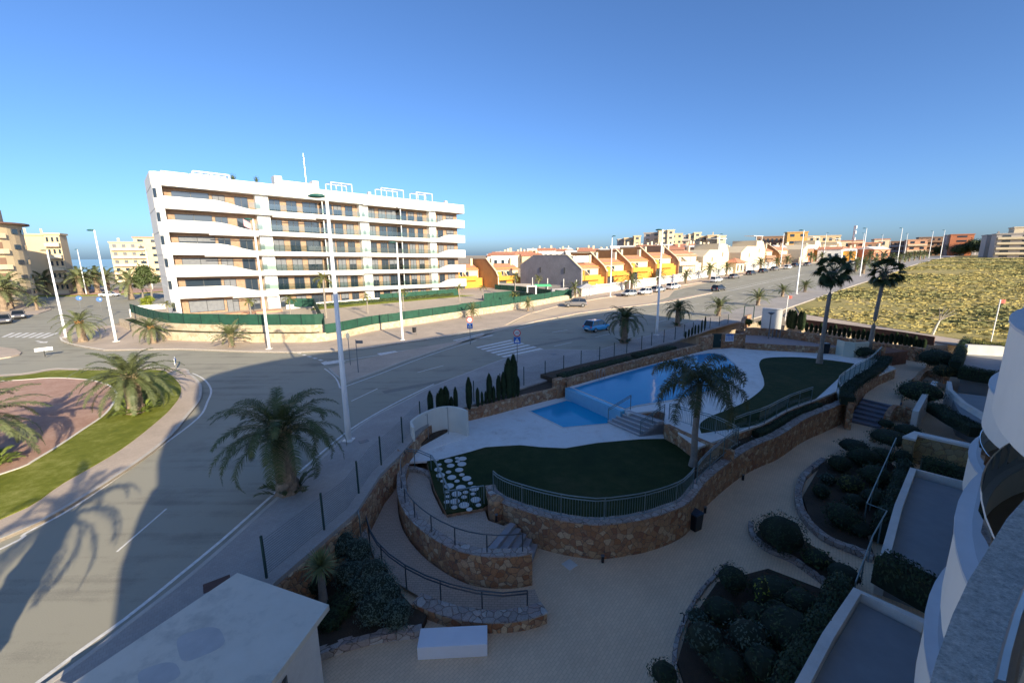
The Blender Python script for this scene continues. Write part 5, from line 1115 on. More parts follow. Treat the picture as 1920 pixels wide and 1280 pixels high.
# white utility wall with the garden lamp in front
x0, x1 = P(1427, 616, .4), P(1464, 618, .4); t = thing('utility_wall', 'plain white block wall of the gate lodge, in shade with a sunlit end', 'wall', (*x0, .3)); m = MB(); m.wall([x0, x1], .8, .2, 2.9); m.build('wall', WHITE, t)
m = MB(); Q = [x0, x1]; m.wall(offset([x0, x1], -.04), .88, 2.9, 2.98); m.build('coping', CONCRETE_W, t)
t = thing('gate_frame', 'thin dark metal frame of the pedestrian gate left of the white utility wall', 'gate', (*P(1390, 606, .3), .3)); m = MB(); q0, q1 = P(1394, 600, .2), P(1412, 600, .2)
for q in (q0, q1): m.tube([(*q, 0), (*q, 2.3)], .06, 6)
m.tube([(*q0, 2.3), (*q1, 2.3)], .06, 6); m.build('frame', DARKGREEN, t)
swall('sunlit corner of stone wall left of the round sunlit bush', [(1394, 622), (1397, 610), (1408, 604)], .2, 1.5, .4, z=.4)
x, y = P(1440, 642, ZU); t = thing('garden_lamp', 'dark garden lamp post with a flat disc head before the white utility wall', 'garden lamp', (x, y, ZU)); m = MB(); m.tube([(0, 0, 0), (0, 0, 1.9), (0, 0, 3.3)], [.07, .07, .05], 8); m.build('pole', SIGNBACK, t, local=True); m = MB(); m.lathe([(.08, -.2), (.36, 0), (.3, .06), (.05, .1)], 16, (0, 0, 3.35)); m.build('head', SIGNBACK, t, local=True)
for i, (u, v) in enumerate([(1447, 640), (1454, 640), (1461, 641)]):
    x, y = P(u, v, ZU); t = thing('bollard', ['left', 'middle', 'right'][i] + ' one of three dark bollards at the foot of the garden lamp', 'bollard', (x, y, ZU), 0, 'three dark bollards'); m = MB(); m.tube([(0, 0, .3), (0, 0, 1.35)], .06, 8); m.build('post', SIGNBACK, t, local=True); m = MB(); m.tube([(0, 0, 1.35), (0, 0, 1.42)], .08, 8); m.build('cap', BLACKP, t, local=True)
x, y = P(1545, 662, ZU); t = thing('wheelie_bin', 'dark wheelie bin by the deck wall right of the left fan palm', 'bin', (x, y, ZU)); m = MB(); m.box((0, 0, .5), (.55, .55, .95), taper=1.12); m.build('body', BLACKP, t, local=True); m = MB(); m.box((0, 0, 1.0), (.66, .66, .07)); m.build('lid', BLACKP, t, local=True)
# flag post and red flags by the field
for (u, v, h, lb, zz) in [(1472, 600, 3.6, 'small red flag on a white pole at the field corner', .5), (1858, 640, 4.6, 'red flag on a leaning white pole before the right hand balcony', .9)]:
    x, y = PT(u, v, .1); t = thing('flag', lb, 'flag', (x, y, T(x, y))); m = MB(); m.tube([(0, 0, 0), (.05, 0, h)], .05, 8); m.build('pole', POLE, t, local=True); m = MB()
    N_ = 6
    for i in range(N_): m.quad((.08 + i * .09, .04 * math.sin(i), h - .42), (.08 + (i + 1) * .09, .04 * math.sin(i + 1), h - .44), (.08 + (i + 1) * .09, .04 * math.sin(i + 1), h - .03), (.08 + i * .09, .04 * math.sin(i), h))
    m.build('flag_cloth', mat('faded red cloth', (.42, .10, .08), .7, .1, 3), t, local=True)
x, y = PT(1747, 628, 0); t = thing('bare_tree', 'leaning bare tree with a pale whitewashed trunk in front of the empty field', 'tree', (x, y, 0)); m = MB(); m.tube([(0, 0, 0), (.45, .1, 1.3), (.8, .2, 2.0)], [.12, .1, .08], 8); m.build('trunk', mat('whitewashed bark', (.6, .55, .45), .8, .1, 3), t, local=True); m = MB()
for (ex, ez) in [(2.2, 3.3), (1.6, 3.5), (.3, 3.6), (.9, 3.8), (2.6, 2.9)]: m.tube([(.8, .2, 2.0), ((ex + .8) / 2, .1, (2.0 + ez) / 2 + .1), (ex, 0, ez)], [.06, .04, .015], 5)
m.build('branches', PALEBARK, t, local=True)

SLATE = mat('dark slate step', (.17, .18, .22), .6, .12, 3)
# ---- stairs of the right-hand path (six dark steps) and upper path
t = thing('garden_stairs', 'wide dark grey garden stairs at the end of the long stone wall', 'steps', (*P(1630, 770, -1.4), -1.4)); A0, A1, B0, B1 = [Vector(p) for p in (P(1590, 790, ZP), P(1652, 805, ZP), P(1620, 744, -.85), P(1684, 760, -.85))]
for i in range(6):
    k = i / 6; m = MB(); q = [A0.lerp(B0, k), A1.lerp(B1, k), B1 + (B1 - A1) * .3, B0 + (B0 - A0) * .3]; m.prism([tuple(p) for p in q], -2.2, ZP + (i + 1) * .158 + .002 * i); m.build('step', SLATE, t)
up_path = G([(1618, 747), (1686, 762), (1700, 720), (1735, 690), (1740, 672), (1656, 664), (1650, 690)], -.85)
a = MB(); a.prism(up_path, -2.4, -.84); struct(a, 'upper_garden_path', PLAZA)

# ---- the curved ramp at the lower left
ZG = -.95     # gate landing
ramp_in = cr([(*P(1003, 1105, ZP), ZP), (*P(940, 1112, ZP), ZP + .02), (*P(860, 1088, -1.7), -1.7), (*P(790, 1040, -1.6), -1.6), (*P(752, 985, -1.5), -1.5), (*P(746, 930, -1.35), -1.35), (*P(757, 900, -1.2), -1.2), (*P(765, 893, -1.1), -1.1)], 5)
rout = cr([(*P(1020, 1150, ZP), ZP), (*P(920, 1160, ZP), ZP + .02), (*P(800, 1125, -1.7), -1.7), (*P(720, 1070, -1.6), -1.6), (*P(690, 1010, -1.5), -1.5), (*P(690, 940, -1.35), -1.35), (*P(715, 900, -1.2), -1.2), (*P(765, 884, -1.1), -1.1)], 5)
a = MB()
for i in range(len(ramp_in) - 1):
    p, q, r, s = ramp_in[i], ramp_in[i + 1], rout[i + 1], rout[i]; a.quad(*[(k[0], k[1], k[2] + .02) for k in (p, q, r, s)])
in2 = cr([(*P(765, 893, -1.1), -1.1), (*P(762, 905, -1.1), -1.1), (*P(765, 950, -1.05), -1.05), (*P(790, 985, ZG), ZG)], 5); ou2 = cr([(*P(765, 884, -1.1), -1.1), (*P(800, 893, -1.1), -1.1), (*P(812, 925, -1.05), -1.05), (*P(830, 962, ZG), ZG)], 5)
for i in range(len(in2) - 1):
    p, q, r, s = in2[i], in2[i + 1], ou2[i + 1], ou2[i]; a.quad(*[(k[0], k[1], k[2] + .02) for k in (p, q, r, s)])
struct(a, 'curved_ramp', PINKPAVE)
land = G([(765, 905), (812, 925), (830, 962), (838, 966), (908, 953), (915, 975), (945, 985), (957, 979), (908, 1031), (890, 1029), (840, 1015), (790, 988), (763, 950)], ZG)
a = MB(); a.prism(land, -2.2, ZG); struct(a, 'gate_landing', PINKPAVE)
# island wall
isl_o = resample(cr(G([(998, 1090), (960, 1096), (905, 1094), (850, 1078), (800, 1046), (765, 1008), (750, 970), (748, 930), (756, 903)], ZP + .15), 4), .25)
t = thing('ramp_wall', 'tall curved stone wall between the lower ramp and the gate landing', 'wall', (*isl_o[0], ZP)); Lw = pathlen(isl_o)
m = MB(); m.wall(isl_o, .36, ZP - .2, lambda d: -.5 - .1 * (d / Lw), jit=.03, side=-1); m.build('masonry', STONE, t)
m = MB(); m.wall(offset(isl_o, .02), .42, lambda d: -.5 - .1 * d / Lw, lambda d: -.46 - .1 * d / Lw, jit=.02, side=-1); m.build('capping', STONECAP, t)
railing('single handrail curving on top of the tall ramp wall', [(p[0], p[1], -.5 - .1 * i / len(isl_o)) for i, p in enumerate(offset(isl_o, -.18)[2:])][::2], None, .75, 1.3, balusters=False, rails=1, matr=mat('dark steel rail', (.09, .10, .11), .35, .1, 4, metal=.6))
# outer low wall with two rails
outer = resample(cr(G([(1026, 1168), (990, 1180), (930, 1187), (850, 1178), (775, 1150)], ZP), 4), .3)
t = thing('ramp_wall', 'low outer stone wall at the foot of the ramp behind the white bench', 'wall', (*outer[0], ZP)); m = MB(); m.wall(outer, .5, ZP - .2, lambda d: -1.42 + .0 * d, jit=.03, side=-1); m.build('masonry', STONE, t); m = MB(); m.wall(offset(outer, .02), .5, -1.42, -1.37, jit=.02, side=-1); m.build('capping', STONECAP, t)
DR = mat('dark blue grey rail', (.07, .085, .10), .35, .1, 4, metal=.6)
o2 = [(p[0], p[1], p[2] + .05) for p in rout[2:]][::2]
railing('pair of dark handrails sweeping round the outer side of the ramp', o2, None, .95, 1.5, balusters=False, rails=2, matr=DR)
# kerb wall on the left/top of the ramp
lt = resample(cr(G([(690, 1010), (682, 970), (690, 935), (712, 903), (745, 883), (775, 882), (803, 893), (818, 925), (834, 962)], -1.0), 4), .25)
t = thing('ramp_wall', 'low rough stone edging round the outer curve of the upper ramp', 'wall', (*lt[0], -1.2)); m = MB(); m.wall(lt, .32, -2.0, -.92, jit=.04); m.build('masonry', STONECAP, t)
railing('arched double railing round the upper bend of the ramp', [(p[0], p[1], -.92) for p in offset(lt, .25)][::3], None, 1.0, 1.2, balusters=False, rails=2)
# gate
x0, x1 = Vector(P(836, 962, ZG)), Vector(P(908, 951, ZG)); t = thing('garden_gate', 'grey barred double gate between the landing and the stepping stones', 'gate', (*x0, ZG))
for (a_, b_) in ((x0, x0.lerp(x1, .3)), (x0.lerp(x1, .31), x1)):
    m = MB(); a3, b3 = (*a_, ZG + .06), (*b_, ZG + .06); a4, b4 = (*a_, ZG + 1.05), (*b_, ZG + 1.05)
    for p, q in ((a3, b3), (a4, b4), (a3, a4), (b3, b4)): m.bar(p, q, .045, .045)
    k = int((b_ - a_).length / .1)
    for i in range(1, k): c = a_.lerp(b_, i / k); m.tube([(*c, ZG + .06), (*c, ZG + 1.05)], .008, 4)
    m.build('leaf', RAIL, t)
m = MB(); c = x0.lerp(x1, .3); m.box((c.x, c.y - .04, ZG + .55), (.08, .05, .14)); m.build('lock', STEEL, t)
# landing steps down to the plaza
t = thing('landing_steps', 'five grey stone steps from the gate landing down to the plaza', 'steps', (*P(960, 1010, ZG), ZG)); A0, A1, B0, B1 = [Vector(p) for p in (P(1008, 1027, ZP), P(994, 1066, ZP), P(957, 979, ZG), P(910, 1032, ZG))]
for i in range(5):
    k = i / 5; m = MB(); q = [A0.lerp(B0, k), A1.lerp(B1, k), B1, B0]; m.prism([tuple(p) for p in q], -2.2, ZP + (i + 1) * .17 + .002 * i); m.build('step', STEPM, t)
# bench
b0, b1 = Vector(P(783, 1238, ZP)), Vector(P(914, 1231, ZP)); c = (b0 + b1) / 2; az = math.atan2((b1 - b0).y, (b1 - b0).x)
t = thing('bench', 'white rendered block bench on the plaza in front of the low ramp wall', 'bench', (c.x - math.sin(az) * .35, c.y + .36, ZP), az)
m = MB(); m.box((0, 0, .22), ((b1 - b0).length, .68, .44)); m.build('block', mat('white bench render', (.80, .80, .82), .6, .03, 2), t, local=True, bevel=.012)
# planting bed border beside the bench
Q = resample(cr(G([(566, 1262), (600, 1240), (660, 1218), (720, 1204), (790, 1196)], ZP), 4), .25); t = thing('bed_border', 'low rounded stone border of the planting bed left of the bench', 'wall', (*Q[0], ZP)); m = MB(); m.wall(Q, .28, ZP - .1, ZP + .26, jit=.035); m.build('stones', STONECAP, t)
m = MB(); m.prism(offset(Q, .2) + G([(800, 1150), (770, 1130), (690, 1040), (600, 1010), (530, 1090), (560, 1200)], -1.5), -2.2, -1.55); struct(m, 'bed_soil', SOIL)
# street fence
FB = [(*p, .14) for p in FENCE[1:]]
t = thing('street_fence', 'dark green wire mesh fence between the pavement and the pool garden', 'fence', FB[0]); L = pathlen(FB); n = int(L / 2.5)
for i in range(n + 1): p, _ = along(FB, L * i / n * .9995); m = MB(); m.box((p.x, p.y, .14 + .72), (.06, .06, 1.5)); m.build('post', DARKGREEN, t)
m = MB(); FQ = resample(FB, 1.25)
for k in range(15): m.tube([(x, y, z + .1 + k * .085) for x, y, z in FQ], .006, 3, caps=False)
m.build('wires', DARKGREEN, t)
# kiosk
ZK = .75
kr = G([(445, 1073), (617, 1133), (500, 1290), (340, 1420), (60, 1330)], ZK)
t = thing('kiosk', 'white flat roofed kiosk at the lower left, two grey puddle stains on its roof', 'kiosk', (*kr[0], ZP)); m = MB()
KRM, tt, bb = newmat('stained white roof paint'); g_ = N(tt, 'ShaderNodeNewGeometry').outputs['Position']; n1 = N(tt, 'ShaderNodeTexNoise', i_Scale=.9, i_Detail=8.0, i_Roughness=.7); tt.links.new(g_, n1.inputs['Vector']); r_ = ramp(tt, [(.35, (.50, .47, .40)), (.5, (.66, .61, .51)), (.7, (.70, .65, .55))]); tt.links.new(n1.outputs[0], r_.inputs[0]); tt.links.new(r_.outputs[0], bb.inputs['Base Color']); bb.inputs['Roughness'].default_value = .8
m.prism(kr, ZK - .16, ZK, bottom=True); rf = m.build('roof', KRM, t)
STN = mat('roof puddle stain', (.46, .45, .43), .55, .08, 3)
def blob(u, v, ru, rv, rot, z):
    out = []
    for i in range(22):
        a_ = i * 2 * math.pi / 22; e = 1 + .06 * math.sin(3 * a_ + 1); du, dv = ru * math.copysign(abs(math.cos(a_)) ** .6, math.cos(a_)) * e, rv * math.copysign(abs(math.sin(a_)) ** .6, math.sin(a_)) * e; out.append(P(u + du * math.cos(rot) - dv * math.sin(rot), v + du * math.sin(rot) + dv * math.cos(rot), z))
    return out
m = MB(); m.prism(blob(374, 1205, 45, 25, -.35, ZK), ZK - .01, ZK + .003); m.prism(blob(296, 1266, 40, 20, -.35, ZK), ZK - .01, ZK + .003); m.build('stain', STN, rf)
cxk = sum(p[0] for p in kr) / 5; cyk = sum(p[1] for p in kr) / 5; kw = [(cxk + (x - cxk) * .86, cyk + (y - cyk) * .86) for x, y in kr]
m = MB(); m.prism(kw, ZP - .2, ZK - .16); m.build('wall', CONCRETE_W, t)
x, y = P(520, 1275, -.9); m = MB(); m.box((kw[1][0] * .35 + kw[2][0] * .65, kw[1][1] * .35 + kw[2][1] * .65, ZP + 1.1), (.08, .9, 1.6), az + .3); m.build('door', FRAME, t)
def bin_(lb, u, v, z, rz):
    x, y = P(u, v, z); t = thing('waste_bin', lb, 'bin', (x, y, z), rz, None); m = MB(); m.box((0, 0, .38), (.42, .46, .74), taper=1.15); m.build('body', BLACKP, t, local=True, bevel=.02); m = MB(); m.box((0, 0, .79), (.52, .56, .06)); m.build('lid', mat('blue grey bin lid' + lb[:4], (.03, .05, .08), .3, .1, 3), t, local=True, bevel=.02)
    for s in (-.18, .18): m = MB(); m.tube([(s, .24, .07), (s + .04, .24, .07)], .07, 10); m.build('wheel', TYRE, t, local=True)
bin_('black lidded waste bin against the curved stone retaining wall', 1301, 990, ZP, .5); bin_('dark waste bin beside the kiosk wall at the bottom edge', 545, 1282, ZP, .2)
for i, (u, v, z, lb) in enumerate([(1129, 1049, ZP, 'small black light post at the foot of the big curved wall'), (1320, 957, ZP, 'small black light post against the wall beyond the waste bin'), (1391, 896, ZP, 'small black light post further along the wall towards the stairs'), (931, 972, ZG, 'small black light post on the landing beside the gate pillar')]):
    x, y = P(u, v + 2, z); t = thing('light_post', lb, 'light post', (x, y - .08, z), 0, 'small black light posts'); m = MB(); m.box((0, 0, .14), (.09, .09, .28)); m.build('body', BLACKP, t, local=True); m = MB(); m.box((0, 0, .3), (.12, .12, .03)); m.build('cap', SIGNBACK, t, local=True)
# covers and grates in pavements
for (u, v, z, sx, sy, lb, c) in [(682, 827, .131, .5, .35, 'dark rectangular manhole cover beside the nearest lamp post', SIGNBACK), (407, 1094, .131, .7, .45, 'rust brown grate in the pavement beside the kiosk roof', mat('rusty grate', (.10, .05, .04), .8, .2, 5)), (1068, 1058, ZP, .45, .45, 'pale square drain cover on the plaza below the curved wall', CONCRETE_W), (1039, 664, .131, .5, .35, 'manhole cover on the pavement above the pool fence, left one', SIGNBACK), (1124, 667, .131, .5, .35, 'manhole cover on the pavement above the pool fence, right one', SIGNBACK), (1245, 631, .131, .6, .4, 'manhole cover right of the tall pavement lamp', SIGNBACK)]:
    x, y = P(u, v, z); m = MB(); m.box((0, 0, .006), (sx, sy, .012)); o = m.build('drain_cover', c); o.location = (x, y, z); o.rotation_euler = (0, 0, .65); tag(o, lb, 'cover')

# ---- planted beds on the right of the plaza
def bed(label, pts, z0, zt, soil_z, border_pts, th=.3):
    Q = resample(cr(G(border_pts, ZP), 4), .3); t = thing('bed_border', label, 'wall', (*Q[0], ZP)); m = MB(); m.wall(Q, th, ZP - .1, zt, jit=.03, side=-1); m.build('stones', STONECAP, t)
    a = MB(); a.prism(G(pts, soil_z), ZP - .3, soil_z); struct(a, 'bed_soil', SOIL)
bed('curved stone border of the large planted bed before the terraces', [(1540, 870), (1505, 930), (1520, 975), (1570, 1020), (1640, 1042), (1625, 1000), (1680, 880), (1660, 850), (1600, 850)], 0, -1.55, -1.62, [(1550, 868), (1512, 900), (1503, 940), (1515, 975), (1550, 1010), (1600, 1032), (1638, 1048)])
bed('narrow stone border of the middle bed with the big ball bush', [(1415, 1000), (1425, 1020), (1470, 1040), (1520, 1065), (1545, 1085), (1600, 1075), (1550, 1040), (1490, 1000), (1450, 975)], 0, -1.6, -1.66, [(1412, 985), (1416, 1008), (1440, 1030), (1490, 1052), (1530, 1080), (1550, 1094)], .2)
bed('low border of the big lower right bed', [(1345, 1090), (1290, 1170), (1270, 1240), (1290, 1300), (1480, 1300), (1590, 1130), (1545, 1105), (1440, 1065)], 0, -1.68, -1.7, [(1365, 1062), (1320, 1110), (1285, 1170), (1268, 1230), (1275, 1300)], .12)
# terraces of the flats: pale floors, kerb walls and hedges between them
TFL = mat('pale blue grey terrace tiles', (.25, .26, .27), .6, .08, 1.5)
for i, (pts, z) in enumerate([([(1715, 893), (1830, 925), (1800, 1090), (1735, 1085), (1665, 1060), (1690, 960)], ZT), ([(1612, 1128), (1725, 1185), (1740, 1320), (1500, 1320), (1560, 1215)], ZT), ([(1780, 735), (1870, 745), (1855, 800), (1800, 775)], -.3), ([(1815, 655), (1880, 662), (1880, 700), (1805, 690)], .3)]):
    a = MB(); a.prism(G(pts, z), -2.4, z); struct(a, 'terrace_floor', TFL)
def lowwall(label, pts, z, h, th=.25, mt=None): Q = G(pts, z); t = thing('terrace_wall', label, 'wall', (*Q[0], z)); m = MB(); m.wall(Q, th, -2.3, z + h); m.build('wall', mt or CONCRETE_W, t); return t
lowwall('low cream wall on the left and far side of the middle terrace', [(1665, 1062), (1690, 962), (1716, 890), (1830, 922)], ZT, .28)
lowwall('low cream wall round the near terrace', [(1500, 1330), (1560, 1212), (1612, 1126), (1728, 1184)], ZT, .28)
lowwall('curved white rim wall of the far terrace with its glass corner', [(1774, 722), (1776, 738), (1800, 762), (1845, 790)], -.3, .35)
lowwall('cream flat roofed wall lit by the sun behind the far terraces', [(1812, 664), (1880, 668)], .3, .9, .5)
YS = G([(1706, 862), (1716, 792), (1845, 822)], -.8)
t = thing('rough_wall', 'tall yellowish rough stone wall under the white rimmed planter', 'wall', (*YS[0], ZP)); m = MB(); m.wall(G([(1708, 868), (1712, 858), (1830, 888)], ZP + .3), .5, -2, -.2); m.build('masonry', YELLOWSTONE, t); m = MB(); m.wall(offset(G([(1708, 868), (1712, 858), (1830, 888)], ZP + .3), -.03), .56, -.2, -.08); m.build('coping', WHITE, t)
lowwall('white sloping rim of the planter above the rough stone wall', [(1722, 775), (1738, 745), (1758, 718)], -.2, .12, .3)
swall('short red stone wall at the right side of the garden stairs', [(1665, 800), (1680, 780), (1716, 790)], -1.4, -.65, .3, z=-1.4)
swall('thin stone edging below the garden stairs', [(1640, 830), (1670, 812), (1700, 830)], ZP, -1.35, .25)
swall('curved stone kerb at the top right of the garden path', [(1722, 720), (1738, 700), (1770, 712)], -.85, -.5, .35, z=-.8)
hedge('tall clipped dark hedge between the near terrace and the lower right bed', G([(1578, 1105), (1542, 1175), (1478, 1285), (1455, 1340)], -1.0), .8, 1.2, -1.6, DARKSHRUB, 131)
hedge('dark hedge dividing the near and the middle terraces', G([(1645, 1075), (1690, 1100), (1745, 1130), (1790, 1150)], ZT), .9, .9, ZT, DARKSHRUB, 132)
hedge('dark hedge on the left side of the middle terrace', G([(1698, 870), (1680, 920), (1655, 985)], -.9), .7, .9, -1.5, DARKSHRUB, 133)
hedge('dark hedge at the foot of the yellowish stone wall behind the middle terrace', G([(1725, 880), (1780, 893), (1835, 912)], ZT), .8, .7, ZT, DARKSHRUB, 134)
hedge('dark bushes in the planter between the white rims', G([(1752, 762), (1790, 785), (1835, 808)], -.4), 1.0, .5, -.6, DARKSHRUB, 135)
hedge('row of dark clipped bushes before the sunlit flat wall', G([(1800, 700), (1835, 706), (1880, 712)], -.1), .9, .9, -.3, DARKSHRUB, 136)
hedge('sunlit yellow green hedge behind the far terraces', G([(1815, 655), (1850, 658), (1890, 662)], .3), .8, 1.0, .3, leafmat('sunny hedge leaves', (.09, .11, .02), (.2, .2, .05), .6, 3), 137)
hedge('tall dark green hedge rising beside the steps at the far terraces', G([(1788, 700), (1800, 670), (1808, 655)], -.2), .8, 1.4, -.3, DARKSHRUB, 138)
for (pts, z, lb) in [([(1676, 845), (1620, 975)], -1.2, 'thin grey wire fence beside the curved bed'), ([(1620, 975), (1657, 990), (1630, 1040), (1598, 1130)], -1.2, 'dark mesh fence between the beds and the hedge')]:
    railing(lb, [(*p, -1.4) for p in G(pts, z)], None, 1.0, 1.5, False, 'mesh_fence', RAIL, rails=1)
x, y = P(1523, 888, ZP); t = thing('path_light', 'thin hooked path light at the edge of the curved bed', 'light', (x, y, ZP)); m = MB(); m.tube([(0, 0, 0), (0, 0, .4), (-.05, 0, .48), (-.14, 0, .46)], .018, 6); m.build('stem', BLACKP, t, local=True)
x, y = P(1281, 1172, ZP); t = thing('path_light', 'thin hooked path light at the edge of the lower right bed', 'light', (x, y, ZP)); m = MB(); m.tube([(0, 0, 0), (0, 0, .4), (-.05, 0, .48), (-.14, 0, .46)], .018, 6); m.build('stem', BLACKP, t, local=True)
# ================================================================== THE BUILDING THE VIEW IS TAKEN FROM
EC = Vector((math.sin(R(51)), math.cos(R(51)))); NC = Vector((-EC.y, EC.x))
def sn(s, n): p = EC * s + NC * n; return (p.x, p.y)
own = thing('balcony_building', 'white building with bowed balconies at the right edge, seen from one of its own balconies', 'building', (*sn(10, -5), ZT))
m = MB(); m.prism([sn(-3.3, -4.0), sn(56, -2.3), sn(56, -14), sn(-3.3, -14)], -2.4, 14.5); m.build('wall', OWNWHITE, own)
m = MB(); m.prism([sn(-3.8, -5), sn(-2.7, -3), sn(0, -1.3), sn(2.4, -.6), sn(5, -.35), sn(56, -.3), sn(56, -14), sn(-3.8, -14)], 14.3, 15.95, bottom=True); m.build('roof', OWNWHITE, own)
m = MB(); m.prism([sn(-4.3, -14), sn(-4.3, -4.4), sn(-3.8, -2.6), sn(-1, -1.8), sn(-1, -14)], 1, 7.6); m.build('end_wall', OWNWHITE, own)  # unseen wall, added to stop sun reaching the road between the end balconies
for F_ in (2.4, 5.4, 8.4, 11.4):
    m = MB(); m.prism([sn(-4.7, -14), sn(-4.7, -4.6), sn(-4.3, -2.4), sn(-2.6, -.9), sn(.5, -.5), sn(1, -2.6), sn(-1.5, -4), sn(-1.5, -14)], F_ - .9, F_ + .3, bottom=True); m.build('end_balcony', OWNWHITE, own)
COPE = groundmat('speckled grey coping', [(.28, .30, .29), (.60, .62, .59), (.92, .92, .88)], 35, 75, 120, .6)
SMOOTHCOPE = mat('smooth grey coping', (.58, .61, .64), .55, .05, 2)
TANFLOOR = mat('brown balcony floor', (.30, .25, .19), .6, .08, 2)
INNERW = mat('cream balcony inside', (.52, .48, .40), .7, .05, 2)
def bow(c, a, peak, base=-2.25, n=26):
    out = []
    for i in range(n + 1):
        th = math.pi * i / n; out.append((c - a * math.cos(th), base + (peak - base) * max(0, math.sin(th)) ** .85))
    return out
def balcony(c, a, peak, zc, hband, glass=True, label=None):
    b = thing('balcony', 'x', 'x'); bpy.data.objects.remove(b)
    Q = [sn(s, n) for s, n in bow(c, a, peak)]; Q2 = [sn(s, n) for s, n in bow(c, a - .3, peak - .32)]
    m = MB(); m.prism(Q + Q2[::-1], zc - .05, zc); cp = m.build('balcony_coping', SMOOTHCOPE, own)
    Qi = [sn(s, n) for s, n in bow(c, a - .03, peak - .03)]; Q3 = [sn(s, n) for s, n in bow(c, a - .28, peak - .28)]
    m = MB(); m.prism(Qi + Q3[::-1], zc - hband, zc - .05, bottom=True); m.build('balcony_band', OWNWHITE, own)
    m = MB(); m.prism(Q3, zc - hband + .02, zc - .65, bottom=True); m.build('balcony_floor', TANFLOOR, own)
    Q4 = [sn(s, n) for s, n in bow(c, a - .285, peak - .285)]
    if glass:
        m = MB(); Qg = [sn(s, n) for s, n in bow(c, a - .2, peak - .2)]; m.wall(Qg[2:-2], .02, zc, zc + .6, side=-1); m.build('balcony_glass', BALGLASS, own)
    m = MB(); m.prism([sn(c + a + .3, -2.3), sn(c + a + .3, -1.0), sn(c + a + .5, -1.0), sn(c + a + .5, -2.3)], zc - .7, zc + 2.35); m.build('partition', INNERW, own)
for k in range(-1, 5):
    for (c, a, pk, zc, hb) in [(10.3, 5.0, .35, 5.7, 1.35), (12.0, 5.0, .53, 2.7, 1.3), (5.0, 5.2, -.3, 11.9, 1.4)]:
        cc = c + 11 * k
        if cc > 52 or cc < 3: continue
        balcony(cc, a, pk + (.27 if (k == 1 and zc < 9) else 0), zc, hb)
for k in range(1, 5): balcony(13.2 + 11 * (k - 1), 5.6, .30, 8.7, 1.75)
# own balcony: broad speckled coping with a steel channel
o_ = [sn(s, n) for s, n in [(-3.4, -4.6), (-3.2, -2.2), (-2, -.75), (-.5, -.25), (.8, -.02)]] + G([(1743, 1280), (1755, 1237), (1786, 1151), (1817, 1085), (1849, 1034), (1888, 971), (1920, 936)], 8.7) + [sn(3.9, -.22), sn(4.6, -.6), sn(5.2, -1.3), sn(5.4, -2.2)]
i_ = [sn(s, n) for s, n in [(-3.1, -4.6), (-2.9, -2.3), (-1.8, -1.0), (-.4, -.45), (.8, -.22)]] + G([(1898, 1330), (1918, 1249), (1950, 1160), (1985, 1090)], 8.7) + [sn(3.6, -.45), sn(4.3, -.85), sn(4.9, -1.5), sn(5.1, -2.2)]
m = MB(); m.prism(o_ + i_[::-1], 8.62, 8.7); m.build('balcony_coping', COPE, own)
m = MB(); m.prism([(x * .995, y * .995) for x, y in o_] + i_[::-1], 7.4, 8.62, bottom=True); m.build('balcony_band', OWNWHITE, own)
rl = G([(1882, 1290), (1893, 1235), (1912, 1165), (1940, 1090), (1975, 1030)], 8.72)
m = MB(); m.tube([(x, y, 8.725) for x, y in rl], .022, 8); m.build('glass_channel', STEEL, own)
m = MB(); m.prism([sn(-3, -2.25), sn(5, -2.25), sn(4.6, -1.2), sn(3.4, -.6), sn(.8, -.4), sn(-1.5, -.9)], 7.9, 8.05, bottom=True); m.build('balcony_floor', TANFLOOR, own)
for i, s in enumerate([9, 13, 20, 24, 31, 35, 42, 46]):
    for z in (3.0, 6.0, 9.0):
        a_ = sn(s, -2.24); m = MB(); m.bar((*sn(s, -2.26), z + .7), (*sn(s + 2, -2.26), z + .7), .06, 2.1); m.build('window', WINGLASS, own)
# ================================================================== WHITE APARTMENT BLOCK ACROSS THE ROAD
AZF = R(47.5); EF = Vector((math.sin(AZF), math.cos(AZF))); NF = Vector((-EF.y, EF.x))   # NF points away from the viewer
A0_ = Vector(P(328, 592, 1.2))
def uv(u, v): p = A0_ + EF * u + NF * v; return (p.x, p.y)
fl = thing('apartment_block', 'long white six storey apartment block with wavy balcony bands across the road', 'apartment building', (A0_.x, A0_.y, 1.0))
BL = 57.0; FIT_TILT = .019       # level block, built tilted along its length to match the image lines
FLZ = [1.0, 4.42, 7.8, 11.2, 14.6, 18.05]
def smooth(t): t = max(0, min(1, t)); return t * t * (3 - 2 * t)
def zoff(u): return -FIT_TILT * u
def frontline():
    out = [(-.2, 12), (-.2, .75), (-.12, .5), (.28, .08), (.42, 0)]; u = 1.4
    while u < BL: out.append((u, .0)); u += 1.0
    out += [(BL - .3, 0), (BL, .4), (BL, 12)]
    return out
def zw(mb, line_, th, zb, zt, m=0):
    "band that follows the block; zb/zt functions of u"
    A = [Vector(p) for p in line_]; B = [Vector(p) for p in offset([(*p,) for p in line_], th)]
    vs = []; fs = []
    for a, b in zip(A, B):
        z0, z1 = zb(a.x) + zoff(a.x), zt(a.x) + zoff(a.x); vs += [(*uv(a.x, a.y), z0), (*uv(a.x, a.y), z1), (*uv(b.x, b.y), z1), (*uv(b.x, b.y), z0)]
    for i in range(len(A) - 1):
        for k in range(4): fs.append((i * 4 + k, i * 4 + (k + 1) % 4, i * 4 + 4 + (k + 1) % 4, i * 4 + 4 + k))
    fs += [(0, 1, 2, 3), tuple((len(A) - 1) * 4 + k for k in (3, 2, 1, 0))]
    mb.add(vs, fs, m)
